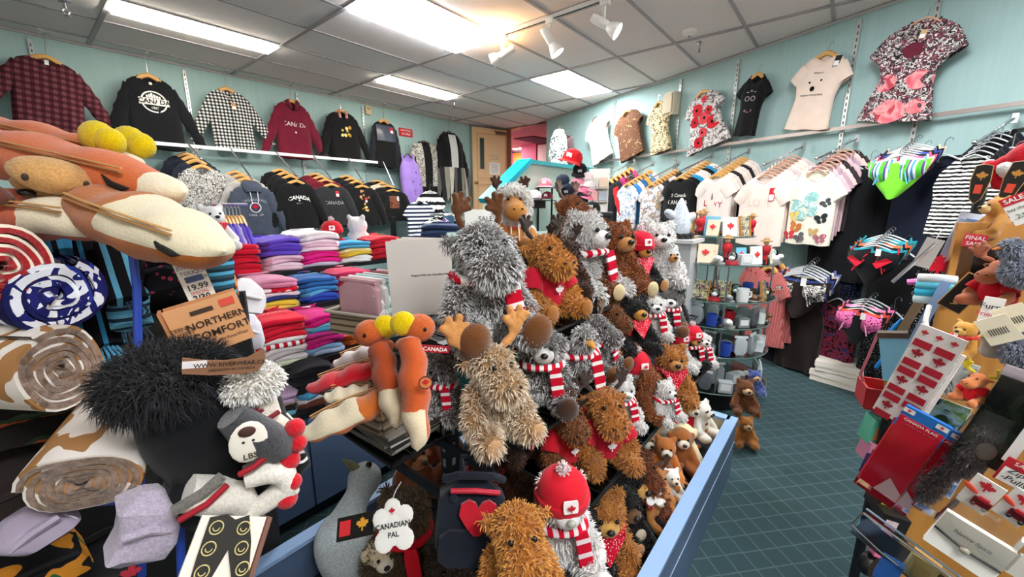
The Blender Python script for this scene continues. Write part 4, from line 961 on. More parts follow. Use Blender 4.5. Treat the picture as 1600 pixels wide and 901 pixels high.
# bikini hung flat on a clear hanger, more behind it
def cup_set(name, label, loc, rot, s, mat, mat2, cat='bikini', trim=None, group='swim and lingerie sets', under=None, shape='bikini'):
    t = thing(name, label, cat, loc, rot, group, s)
    hanger(t, 'clear', .13, .05)
    for sx in (-1, 1):
        n = 12; vs = []; fs = []
        for j in range(7):
            for i in range(n+1):
                u = i/n; v = j/6
                x = sx*(.015+.135*u); top = .0-.03*u if shape == 'bikini' else -.03-.01*sin(u*pi); z = top-(.17 if shape == 'bikini' else .12)*v*(1-.55*u**1.5 if shape == 'bikini' else .85); y = -.02-.055*sin(pi*min(1, u*.95+.02))*sin(pi*min(1, v*.9+.08))
                vs.append((x, y, z))
        for j in range(6):
            for i in range(n): fs.append((j*(n+1)+i, j*(n+1)+i+1, (j+1)*(n+1)+i+1, (j+1)*(n+1)+i))
        MB().add(vs, fs).build('cup', mat, t); MB().tube([(sx*.13, 0, .005), (sx*.14, -.01, -.02), (sx*.13, -.02, -.04)], .006, 6).build('strap', trim or mat, t)
        MB().tube([(sx*.02, -.03, -.03), (sx*.07, -.07, -.1), (sx*.09, -.07, -.17)], .004, 6).build('piping', trim or mat2, t)
    # brief behind / below
    vs = []; fs = []; n = 12
    for j in range(8):
        v = j/7
        for i in range(n+1): u = -1+2*i/n; w = .17*(1-v**1.6*.8); vs.append((u*w, -.005-.035*(1-u*u), -.01-.24*v-.02*(1-u*u)))
    for j in range(7):
        for i in range(n): fs.append((j*(n+1)+i, j*(n+1)+i+1, (j+1)*(n+1)+i+1, (j+1)*(n+1)+i))
    MB().add(vs, fs).build('brief', mat2, t)
    MB().box((.05, -.08, -.02), (.03, .003, .05)).build('price_tag', PAPER(), t, False)
    return t
def cups_behind(front, n, cols, what, step=.03, up=.014, scale=None):
    for i in range(n):
        p = Vector(front.location)-RWN*step*(i+1)+Vector((0, 0, up*(i+1))); c, cn = cols[i % len(cols)]
        r = dup(front, f'{cn} {what}, {["next", "second", "third", "fourth", "fifth", "sixth", "seventh"][i]} behind the front one', p)
        for ch in r.children:
            if ch.name.split('.')[0] in ('cup', 'brief', 'strap'): ch.material_slots[0].link = 'OBJECT'; ch.material_slots[0].material = c if not isinstance(c, str) else cloth(c)
        for ch in list(r.children):
            if ch.name.startswith('price_tag'): bpy.data.objects.remove(ch)
STR = stripes(('#57d038', '#6a4a8a', '#d8f0e8', '#3a8ac8', '#ffffff', '#57d038'), 16., 0)
f = cup_set('bikini', 'lime green and blue striped bikini at the front of its arm', rw(1405, 248, .62), RWROT, 1.0, STR, cloth('#7fdc3a'), trim=cloth('#58b8d8'))
cups_behind(f, 6, [('#e0d8c0', 'ivory'), ('#e8608a', 'pink'), ('#1c1c1e', 'black'), ('#3a50a0', 'royal blue'), ('#19191b', 'plain black'), ('#d8c8b0', 'sand')], 'bikini above the lime one')
f = cup_set('sport_bra_set', 'black bra set with red wing panels below the lime bikini', rw(1368, 388, .75), RWROT, .95, cloth('#18181a'), cloth('#101012'), trim=cloth('#d82038'), cat='bra set')
for sx in (-1, 1): MB().add([(sx*.03, -.087, -.1), (sx*.1, -.087, -.055), (sx*.135, -.07, -.075), (sx*.06, -.092, -.135)], [(0, 1, 2, 3)]).build('wing_panel', cloth('#e02038'), f, False)
cups_behind(f, 5, [('#2a9aa8', 'turquoise'), ('#101012', 'black'), ('#d86a3a', 'orange'), ('#3a7a80', 'dark teal'), ('#2aa0b0', 'aqua')], 'bra set behind the red-winged one')
f = cup_set('bra_set', 'pink and black spotted bra set on a white hanger near the floor', rw(1345, 486, .8), RWROT, .9, dots('#e870a8', '#1a1a1c', 60., .3), cloth('#17171a'), trim=cloth('#f0a0c8'), cat='bra set')
cups_behind(f, 4, [('#e0503a', 'scarlet'), ('#17171a', 'black'), ('#f080b0', 'pink'), ('#202024', 'charcoal')], 'bra set behind the pink spotted one')
f = cup_set('lace_bra', 'black and white lace bra over a dark slip', rw(1254, 432, .62), RWROT, 1.3, blotch(('#e8e4de', '#2a2826', '#f0ece6'), 70., 3.), cloth('#2b211e'), trim=blotch(('#e8e4de', '#2a2826', '#f0ece6'), 70., 3.), cat='bra', shape='bra')
cups_behind(f, 4, [('#3a4a90', 'blue'), ('#17171a', 'black'), ('#e0d8d0', 'ivory'), ('#6a7ab8', 'periwinkle')], 'bra behind the lace one')
g = Garment(L=.66, W=.17, sleeve='tank', D=.04, fold=.012); garment('dark_slip', 'long dark brown slip hung under the lace bra', 'slip', rw(1258, 462, .52), RWROT, cloth('#241b18'), g, None, 1.0, hang='clear')
g = Garment(L=.66, W=.19, sleeve='tank', D=.04, fold=.012); garment('dark_slip', 'black slip dress hung between the lace bra and the red dresses', 'slip', rw(1228, 452, .45), RWROT, cloth('#17151a'), g, None, 1.05, hang='clear')
# rusty pink dresses near the spinner
RUST = stripes(('#b5605e', '#a4504f', '#c07470'), 60., 0, .6)
g = Garment(L=.7, W=.2, sleeve='short', D=.05, fold=.016, flare=1.25)
for i, (px, py, o_, lab) in enumerate(((1204, 420, .62, 'rust pink dress at the front of the floor rack'), (1196, 416, .54, 'rust pink dress second on the floor rack'), (1188, 412, .46, 'rust pink dress third on the floor rack'), (1216, 414, .5, 'faded rust dress nearest the lace bra'))):
    garment('rust_dress', lab, 'dress', rw(px, py, o_), RWROT-.35, RUST, g, 'rust pink dresses', .95, hang='wood')
# wavy black and white sweater and dark stock around it
t, g = arm_side((1522, 246), 372, 58, 6, [('#17171a', 'black'), ('#202024', 'charcoal'), ('#1b1d28', 'ink blue')], stripes(('#e9e6e2', '#1a1a1c'), 30., 2, .5), 'wavy_sweater', 'black and white wavy striped tank sweater', 'the wavy striped sweater', 'sweater', off=.6, sleeve='tank', hangk='clear', gk=dict(drop=.2, vneck=True, waist=.9))
for px, py, o_, c, lab in ((1330, 262, .35, '#17171a', 'black dress beside the butterfly tee'), (1358, 262, .3, '#1a1a1d', 'black jersey dress behind the lime bikini'), (1395, 258, .25, '#141416', 'long black dress under the lime bikini'), (1440, 250, .3, '#1b1b20', 'black dress between bikini and wavy sweater'), (1472, 246, .35, '#23283a', 'ink blue dress next to the wavy sweater'), (1580, 236, .4, '#17171a', 'black top at the end of the slanting wall'),
                       (1558, 238, .3, '#2a2c34', 'charcoal top behind the red plush bell')):
    g = Garment(L=.9, W=.22, sleeve='tank', D=.05, fold=.014); garment('dark_dress', lab, 'dress', rw(px, py, o_), RWROT+random.uniform(-.2, .2), cloth(c), g, 'dark dresses on the slanting wall', 1., hang='clear')
for px, py, o_, c, lab in ((1290, 405, .35, '#1b1b20', 'black slip above the white shoe boxes'), (1320, 400, .3, dots('#1a1a1c', '#3a4a90', 60., .3), 'blue dotted slip near the lace bra'), (1410, 395, .4, '#131316', 'black slip behind the red-winged bra'), (1440, 400, .4, dots('#141416', '#e8e8e8', 90., .25), 'black and white dotted slip beside the acrylic stand'), (1395, 490, .5, dots('#18181b', '#e8e8ea', 110., .2), 'black speckled bottoms near the green bin'), (1310, 470, .4, blotch(('#17171a', '#8a2a3a', '#2a3a6a'), 30.), 'dark patterned slip beside the pink bra set')):
    g = Garment(L=.62, W=.17, sleeve='tank', D=.05, fold=.014); garment('dark_slip', lab, 'slip', rw(px, py, o_), RWROT+random.uniform(-.3, .3), cloth(c) if isinstance(c, str) else c, g, 'dark slips low on the slanting wall', 1., hang='clear')
# boxes on the floor
def carton(label, px, py, dims, rot, c, lidc=None):
    p = atz(px, py, 0); t = thing('shoe_box', label, 'box', p, rot, 'boxes under the clothes'); w, d, h = dims
    MB().box((0, 0, h/2), (w, d, h)).build('carton_body', plain(c, .7), t, False)
    if lidc: MB().box((0, 0, h-.02), (w+.012, d+.012, .045)).build('lid', plain(lidc, .7), t, False)
    MB().box((0, -d/2-.001, h*.5), (w*.3, .002, h*.35)).build('box_label', plain('#e8dcc0', .7), t, False); return t
carton('brown cardboard box on the carpet by the lace bra', 1238, 566, (.36, .25, .13), RWROT+.1, '#c99a64')
carton('white shoe box on the carpet under the dark slip', 1268, 574, (.3, .2, .1), RWROT-.1, '#dcdde0', '#eceded')
carton('lower cream flat box near the green bin', 1322, 598, (.42, .3, .09), RWROT+.15, '#e9dfd2', '#f1e8dc')
t = carton('upper cream flat box near the green bin', 1322, 598, (.4, .29, .08), RWROT+.3, '#efe6da', '#f6eee2'); t.location.z = .1
carton('dark brown box in the shadow by the rust dresses', 1210, 552, (.4, .3, .22), RWROT, '#5a4634')
p = atz(1378, 612, 0); t = thing('green_bin', 'green plastic bin with a white label on the carpet', 'bin', p, RWROT)
MB().lathe([(.0, 0), (.12, 0), (.15, .26), (.16, .265), (.16, .285), (.145, .285), (.115, .015), (0, .015)], 4, (0, 0, 0), Matrix.Rotation(pi/4, 3, 'Z')).build('tub', plain('#0f7a4a', .4), t, False); MB().box((.03, -.125, .13), (.07, .004, .05), (.1, 0, 0)).build('bin_label', PAPER(), t, False)
letters('7.', .04, lambda x, y: Vector((x+.03, -.131, y+.13)), plain('#222222'), t)
for k, (dx, dy, c) in enumerate(((-.04, .02, '#2a8ac8'), (.05, -.02, '#1b1b1e'), (.0, .05, '#58b838'))):
    o = thing('bundled_cloth', ('blue', 'black', 'green')[k]+' garment stuffed into the green bin', 'garment', p+Vector((dx, dy, .24))); m = MB()
    m.ball((0, 0, .03), (.07, .06, .06)); m.tube([(0, 0, .05), (.02, 0, .12), (.03, -.03, .2), (.0, -.04, .26)], [.05, .045, .035, .02], 8); m.build('bundle', cloth(c), o)
# ================================================================ SHIRT SHELVES
def stepped_shelf(label, x0, x1, y0, y1, z, t=.016, mat=None):
    o = thing('shelf_board', label, 'shelf', ((x0+x1)/2, (y0+y1)/2, z-t), 0, 'shelves of the shirt display')
    MB().box((0, 0, t/2), (x1-x0, y1-y0, t)).build('board', mat or plain('#2b2a2c', .5), o, False); MB().box((0, -(y1-y0)/2-.004, t/2), (x1-x0, .008, t+.008)).build('edge_strip', plain('#141416', .4), o, False)
ROWS = {1: (2.35, 1.085), 2: (2.1, .935), 3: (1.85, .735), 4: (1.72, .56)}
stepped_shelf('top shelf board of the folded shirt display', .3, 1.95, 2.32, 2.75, 1.085); stepped_shelf('second shelf board of the folded shirt display', .25, 1.9, 2.07, 2.75, .935)
stepped_shelf('third shelf board of the folded shirt display', .2, 1.85, 1.82, 2.75, .735); stepped_shelf('low shelf board of the folded shirt display', .1, 1.8, 1.7, 2.75, .56)
t = thing('blue_cabinet', 'slate blue base cabinet under the folded shirts', 'cabinet', (.95, 2.2, 0))
SLATE = plain('#5b708f', .45)
MB().box((0, .02, .31), (1.75, 1.0, .44)).build('carcass', SLATE, t, False); MB().box((0, .05, .04), (1.7, .96, .08)).build('plinth', plain('#101114', .6), t, False)
for i in range(3): MB().box((-.575+.575*i, -.487, .31), (.565, .018, .43)).build('door_panel', SLATE, t, False)
for x in (-.86, .86): MB().box((x, .45, .85), (.03, .03, 1.0)).build('back_post', BLACKM(), t, False)
def st(pxL, pxR, py, row, cols, what, prints=None, h=.021, d=.31):
    Y, z = ROWS[row]; a = atY(pxL-3, py, Y).x; b = atY(pxR+3, py, Y).x; h *= 1.12
    stack(((a+b)/2, Y+d/2, z), 0, cols, what, 'folded shirts on the stepped shelves', b-a, d, h, prints)
def pr(txt, c, size=.03, leafc=None):
    def f(o, fn):
        if txt: letters(txt, size, lambda x, y: fn(x, y-.04), W_(c), o, bold=.02)
        if leafc: leaf_fn(fn, .028, 0, .03, W_(leafc), o)
    return f
R_, P_, LP, HP = '#d81733', '#6a4cc8', '#efc6d8', '#e8208c'
st(346, 412, 426, 1, [R_, '#c8142e', R_, '#b81028', R_, '#d81733'], 'red shirt beside the purple pile', pr('CANADA', '#f5e8e8', .035, '#ffffff'), .026)
st(420, 476, 414, 1, [(LP, 'pale pink'), ('#f4d8e4', 'pink white'), (LP, 'pale pink'), (LP, 'rose'), (P_, 'purple'), ('#5a3cb8', 'deep purple'), (P_, 'purple'), (P_, 'purple')], 'pale pink and purple pile', pr('Canada', '#d8c8f8', .05, '#f0e8ff'))
st(478, 535, 412, 1, [('#c8c4d8', 'lilac grey'), (HP, 'hot pink'), (HP, 'hot pink'), ('#d8187c', 'magenta'), ('#ffe8f0', 'near white'), (LP, 'pale pink'), ('#f8dce8', 'blush'), ('#fbeef4', 'blush'), ('#fdf0f2', 'white')], 'hot pink and white pile', pr('Niagara', '#e8c0d0', .035))
st(538, 583, 404, 1, [('#f2f2f0', 'white'), ('#eef0f2', 'white'), ('#e8c83a', 'yellow'), ('#f0e0a0', 'straw'), ('#58b8e0', 'sky blue'), ('#48a8d8', 'sky blue')], 'white, yellow and sky blue pile', pr('CANADA', '#2a4a6a', .035, '#f0d060'))
st(588, 628, 397, 1, ['#b01828', R_, '#c02030', R_, '#d02838', R_, '#d82a38'], 'red shirt with gold trim beside the white folder', pr('CANADA', '#e8c070', .03))
st(392, 470, 468, 2, [('#e8d060', 'yellow'), ('#e8c83a', 'yellow'), ('#2a3a78', 'navy'), ('#e8e4ea', 'white'), (dots('#d01830', '#ffffff', 22., .42), 'red spotted'), ('#c87898', 'dusty rose'), ('#d08aa6', 'dusty rose')], 'dusty rose, red dot and yellow pile')
st(478, 532, 460, 2, [('#2a48b8', 'royal blue'), ('#3050c0', 'royal blue'), ('#58a8d8', 'sky blue'), ('#3a88c8', 'blue'), ('#2a6ab0', 'blue'), ('#2a64a8', 'denim blue')], 'blue pile', pr('Canada eh', '#8ad0e8', .04, '#c8385a'))
st(537, 584, 450, 2, ['#e86a90', '#d8305a', '#e04a70', '#d8305a', '#e0507a', '#d83a64'], 'raspberry shirt between blue and plum piles', pr('CANADA', '#f0a8b8', .035, '#f8d0d8'))
st(588, 626, 440, 2, [('#8a2a6a', 'plum'), ('#a0307a', 'plum'), ('#3a2a58', 'dark violet'), ('#34244c', 'dark violet')], 'plum and dark violet pile', pr('CANADA', '#6ac88a', .035))
st(408, 485, 556, 3, [('#e8ecc8', 'cream'), ('#f4ecec', 'white'), ('#d8d0d0', 'pale grey'), ('#f0e4e4', 'white'), (stripes(('#d01830', '#ffffff'), 30., 0), 'red and white striped'), ('#f2eaea', 'white'), (R_, 'red'), (R_, 'red'), ('#c8142e', 'dark red'), (R_, 'red')], 'striped and red pile', pr('CANADA', '#f08a90', .035, '#e85060'), .02)
st(488, 541, 546, 3, [('#b8c8e8', 'pale blue'), ('#8ab0d8', 'soft blue'), (HP, 'hot pink'), ('#d82a8a', 'magenta'), ('#e040a0', 'pink'), ('#58a8d0', 'sky blue'), ('#88c8e0', 'aqua'), ('#d8107c', 'magenta'), ('#d0107a', 'magenta')], 'magenta and aqua pile', pr(None, '#fff', .03, '#e8d8e8'), .02)
st(546, 590, 520, 3, [('#e86a2a', 'orange'), ('#f07a30', 'orange'), ('#e8702a', 'orange')], 'orange pile behind the moose pouch', None)
st(350, 402, 545, 3, [('#e8e4ea', 'white'), ('#d8c8e0', 'lilac white'), ('#b8182c', 'dark red'), ('#c01a30', 'dark red')], 'dark red pile behind the kraft card')
st(400, 470, 642, 4, [('#7ac0d8', 'aqua'), ('#2a2a2c', 'black'), ('#d8a878', 'sand'), ('#d8b8d8', 'lilac'), ('#d0b0d4', 'lilac')], 'lilac pile on the low shelf')
st(474, 530, 630, 4, [('#6a3a2a', 'brown'), ('#e8e4e8', 'white'), ('#58a8d8', 'sky blue'), ('#1a1a1e', 'black'), ('#202026', 'black'), ('#16161a', 'black'), ('#1c1c22', 'black')], 'black pile on the low shelf', None, .026)
st(535, 592, 615, 4, [('#3a4258', 'navy'), ('#c8202e', 'red'), ('#404a60', 'slate'), ('#d02030', 'red')], 'red and slate pile on the low shelf', None, .026)
st(346, 398, 652, 4, [('#202024', 'black'), ('#d8d4d8', 'white'), ('#2a2a30', 'charcoal'), ('#e0d8d0', 'cream')], 'cream and black pile near the sock stand')
# purple tees on wooden hangers at the back of the display
g = Garment(L=.45, W=.16, sleeve='short', D=.02)
p0 = atY(368, 348, 2.62)
t = thing('hanging_rod', 'short chrome rod holding purple tees', 'rod', p0+Vector((-.1, 0, .1))); MB().tube([(0, 0, 0), (.17, 0, 0)], .008, 8).build('tube', CHROME(), t)
MB().tube([(0, 0, 0), (0, .1, 0), (0, .1, -.35)], .008, 8).build('support', CHROME(), t)
for i, c in enumerate(('#b9c0e8', '#8a7ad8', '#9a8ae0', '#7a68d0', '#6a58c8', '#b0a8e4', '#6a50c4', '#5a44b8')):
    garment('small_tee', f'{("pale blue", "lavender", "light violet", "violet", "purple", "pale lilac", "deep purple", "dark purple")[i]} child tee on the short rod', 'tee', p0+Vector((-.09+.017*i, 0, .0)), rad(84), cloth(c), g, 'small tees on the short rod', 1., hang='wood', stem=.075, simple=True)
# navy shirts flat behind the purple pile
stack((1.35, 2.62, 1.085), 0, ['#2a3050', '#262c48', '#303858', '#2a3050', '#262c48', '#303858'], 'navy shirt at the back of the top shelf', 'folded shirts on the stepped shelves', .34, .26, .02)
# ================================================================ ISLAND: BIN AND GONDOLA
BX0, BX1, BY0, BY1, BZ = .22, 2.24, .3, 1.3, .33
BLUE = plain('#5a6f8e', .4); RIMB = plain('#93b2da', .35); INN = plain('#e2d6b4', .6)
t = thing('display_bin', 'slate blue floor bin filled with plush animals', 'bin', (0, 0, 0))
cx, cy = (BX0+BX1)/2, (BY0+BY1)/2; LX, LY = BX1-BX0, BY1-BY0
for nm, c, d in (('side_panel', (cx, BY0+.012, BZ/2), (LX, .024, BZ)), ('side_panel', (cx, BY1-.012, BZ/2), (LX, .024, BZ)), ('end_panel', (BX0+.012, cy, BZ/2), (.024, LY-.05, BZ)), ('end_panel', (BX1-.012, cy, BZ/2), (.024, LY-.05, BZ))): MB().box(c, d).build(nm, BLUE, t, False)
for c, d in (((cx, BY0+.02, BZ+.006), (LX+.01, .05, .014)), ((cx, BY1-.02, BZ+.006), (LX+.01, .05, .014)), ((BX0+.02, cy, BZ+.006), (.05, LY-.06, .014)), ((BX1-.02, cy, BZ+.006), (.05, LY-.06, .014))): MB().box(c, d).build('rim', RIMB, t, False)
MB().box((cx, BY0+.03, BZ*.7), (LX-.06, .01, BZ*.55)).build('liner', INN, t, False); MB().box((BX1-.03, cy, BZ*.7), (.01, LY-.08, BZ*.55)).build('liner', INN, t, False)
MB().box((cx, cy, .15), (LX-.05, LY-.05, .04)).build('deck', plain('#3a3f48', .6), t, False); MB().box((cx, BY0-.001, BZ*.62), (LX, .003, .006)).build('seam_strip', plain('#8fa0b8', .4), t, False)
t = thing('gondola_rack', 'black slotted steel frame standing in the blue bin', 'rack', (0, 0, 0))
def upright(x, y, z0, z1):
    o = MB().box((x, y, (z0+z1)/2), (.045, .03, z1-z0)).build('upright', BLACKM(), t, False); m = MB()
    for i in range(int((z1-z0)/.05)): m.box((x, y-.0155, z0+.03+.05*i), (.012, .002, .022)); m.box((x-.0228, y, z0+.03+.05*i), (.002, .012, .026))
    q = m.build('slot', plain('#8a8d90', .4), o, False); q['kind'] = 'stuff'
upright(.71, .82, .17, 1.07); upright(2.08, .82, .17, 1.1)
MB().box((1.39, .82, .19), (1.33, .03, .04)).build('cross_bar', BLACKM(), t, False); MB().box((1.39, .82, 1.0), (1.33, .03, .04)).build('cross_bar', BLACKM(), t, False)
SH = {1: (.64, 1.065, .70), 2: (.53, .87, .68), 3: (.42, .66, .9)}      # front edge Y, z, left end
def wire_shelf(label, x0, x1, y0, y1, z):
    o = thing('wire_shelf', label, 'shelf', (0, 0, 0), 0, 'wire shelves of the plush display')
    MB().tube([(x0, y0, z), (x1, y0, z), (x1, y1, z), (x0, y1, z), (x0, y0, z)], .005, 6).build('rim_wire', BLACKM(), o)
    n = int((x1-x0)/.06)
    for i in range(1, n): x = x0+(x1-x0)*i/n; MB().tube([(x, y0, z), (x, y1, z)], .002, 5).build('wire', BLACKM(), o)
    MB().box(((x0+x1)/2, (y0+y1)/2, z-.007), (x1-x0-.02, y1-y0-.02, .005)).build('glass_sheet', glassm(), o, False)
    for x in (x0+.03, x1-.03): MB().box((x, (y1+.82)/2 if y1 < .82 else .82, z-.02), (.008, max(.02, abs(.82-y1)+.04), .025)).build('bracket', BLACKM(), o, False)
wire_shelf('top glass and wire shelf under the big grey moose', .70, 2.15, .64, 1.0, 1.065); wire_shelf('middle wire shelf under the cream moose', .68, 2.18, .53, .82, .87); wire_shelf('lowest wire shelf above the bin plush', .85, 2.2, .42, .82, .66)
# shelf at the near end carrying papers, basket and pouches
wire_shelf('near end wire shelf carrying the paper pile and basket', .50, .70, .80, 1.2, .80)
rnd = random.Random(5)
for i in range(7):
    o = thing('paper_pad', f'{("grey", "white", "dark", "cream", "white glossy", "charcoal", "top grey")[i]} magazine in the pile on the near end shelf', 'magazine', (.6+rnd.uniform(-.006, .006), .96+rnd.uniform(-.01, .01), .806+.007*i), rnd.uniform(-.08, .08), 'magazine pile'); MB().box((0, 0, .0035), (.17, .26, .007)).build('pages', plain(('#9a9690', '#e8e4dc', '#3a3834', '#d8d0c0', '#efece6', '#46423e', '#b0aca4')[i], .6), o, False); MB().box((-.086, 0, .0035), (.002, .26, .0074)).build('spine', plain('#6a665e', .5), o, False)
def basket(label, loc, rot, w, d, h, c='#8a7a68'):
    t = thing('wicker_basket', label, 'basket', loc, rot, 'woven baskets'); m = stripes((c, '#5d5044', '#a89880'), 40., 2)
    for s in (-1, 1): MB().box((0, s*d/2, h/2), (w, .012, h), (s*.12, 0, 0)).build('woven_side', m, t, False); MB().box((s*w/2, 0, h/2), (.012, d, h), (0, s*-.12, 0)).build('woven_end', m, t, False)
    MB().box((0, 0, .006), (w-.01, d-.01, .012)).build('base_panel', m, t, False); k = .014*h/.1
    MB().tube([(-w/2-k, -d/2-k, h), (w/2+k, -d/2-k, h), (w/2+k, d/2+k, h), (-w/2-k, d/2+k, h), (-w/2-k, -d/2-k, h)], .007, 6).build('rim_wire', plain('#cfc4b4', .6), t); return t
basket('grey woven basket on the near end shelf under the pouches', (.58, .99, .857), .1, .15, .24, .075)
# white brochure folders standing behind the big moose
p = atd(662, 430, 1.55); 
t = thing('acrylic_holder', 'clear acrylic stand holding white boards behind the grey moose', 'stand', (p.x, p.y, .865), rad(-46)); hb = p.z-.865
MB().box((0, .03, hb*.5-.02), (.3, .005, hb)).build('back_plate', glassm(), t, False); MB().box((0, -.02, .1), (.3, .005, .2)).build('front_lip', glassm(), t, False); MB().box((0, .0, .004), (.3, .1, .008)).build('foot_plate', glassm(), t, False); MB().box((0, .06, (hb-.1)/2), (.02, .02, hb-.1)).build('support_post', BLACKM(), t, False)
for i in range(4):
    o = thing('white_board', ('front white board with a line of small print', 'second white board in the clear stand', 'third white board in the clear stand', 'rear white board in the clear stand')[i], 'board', p+Vector((.012*i-.03+.012*i, .02*i-.02, -.135)), rad(-46), 'white boards in the clear stand', 1., (rad(-6), rad(-3+1.5*i), rad(-46)))
    MB().box((0, 0, .13), (.23-.01*i, .003, .29)).build('sheet', plain('#efe8e0', .6), o, False)
    if i == 0: letters('Niagara Falls, the Canadian side', .011, lambda x, y: Vector((x+.04, -.004, y+.14)), plain('#3a3a3a'), o)
    else: MB().box((-.1, -.003, .13), (.012, .001, .28)).build('edge_band', plain('#dcd6d0', .5), o, False)
basket('open tan weave box behind the moose pouches', atd(590, 478, 1.7)+Vector((0, 0, -.09)), .3, .26, .26, .09, '#a89478')
p = atd(592, 455, 1.72)
for i, c in enumerate(('#d8a8b0', '#f2eeec', '#b8d8dc', '#d8d4d0', '#8a4a50', '#e8b8c0')):
    o = thing('rolled_cloth', f'{("rose", "white", "pale aqua", "grey", "brown red", "pink")[i]} folded cloth standing in the tan weave box', 'cloth', p+Vector((-.1+.04*i, -.02+.01*i, -.1)), .3, 'cloths in the weave box'); MB().rbox((0, 0, .08), (.034, .2, .17), .5).build('fold', cloth(c), o); MB().tube([(0, -.09, .16), (0, .09, .165)], .012, 8).build('top_roll', cloth(c), o)
p = atd(600, 490, 1.65); t = thing('white_bag', 'white paper bag with a knot beside the pouches', 'bag', p+Vector((0, 0, -.06)), .3); MB().rbox((0, 0, .04), (.1, .07, .09), .6).build('bag_body', plain('#f4f2ee', .7), t); MB().tube([(0, 0, .08), (-.03, 0, .12), (-.05, 0, .15)], [.02, .016, .006], 8).build('knot_ear', plain('#f4f2ee', .7), t); MB().tube([(0, 0, .08), (.03, 0, .12), (.04, 0, .14)], [.02, .016, .006], 8).build('knot_ear', plain('#f4f2ee', .7), t)
# green display panel behind the plush
p = atd(812, 350, 2.3); t = thing('green_case', 'dark green display case behind the hooded moose', 'display case', (p.x, p.y, 0), rad(-40))
MB().box((0, 0, .62), (.78, .3, 1.24)).build('case_body', plain('#1f5a54', .5), t, False); MB().box((0, 0, 1.26), (.82, .34, .04)).build('case_top', plain('#2a6a62', .4), t, False)
p = atd(758, 328, 2.35); t = thing('white_sign', 'small white card sign on the green case', 'sign', (p.x, p.y, 1.28), rad(-40)); MB().box((0, 0, .07), (.24, .01, .13), (-.2, 0, 0)).build('card', PAPER(), t, False); letters('SALE', .04, lambda x, y: Vector((x, -.015-.0+.1*y, y+.08)), plain('#333333'), t)

# ================================================================ ROUND GLASS SPINNER WITH SOUVENIRS
SC = Vector((3.22, .68, 0))
t = thing('glass_spinner', 'round tiered glass stand full of souvenirs', 'display stand', SC)
MB().lathe([(0, 0), (.3, 0), (.3, .03), (.05, .05), (0, .05)], 28).build('foot', BLACKM(), t); MB().tube([(0, 0, .04), (0, 0, 1.32)], .022, 12).build('pole', CHROME(), t)
TZ = [(.16, .40), (.42, .38), (.62, .37), (.80, .38), (1.05, .39), (1.22, .22)]
for z, r in TZ:
    MB().lathe([(0, z), (r, z), (r, z+.01), (0, z+.01)], 40).build('glass_shelf', glassm((.80, .9, .88)), t, False); MB().tube([(cos(a)*r, sin(a)*r, z+.005) for a in [2*pi*i/40 for i in range(41)]], .004, 6, False).build('shelf_edge', plain('#5f7672', .2), t)
for a in (.4, 1.97, 3.54, 5.11): MB().tube([(cos(a)*.36, sin(a)*.36, .16), (cos(a)*.36, sin(a)*.36, 1.05)], .006, 8).build('support_rod', CHROME(), t)
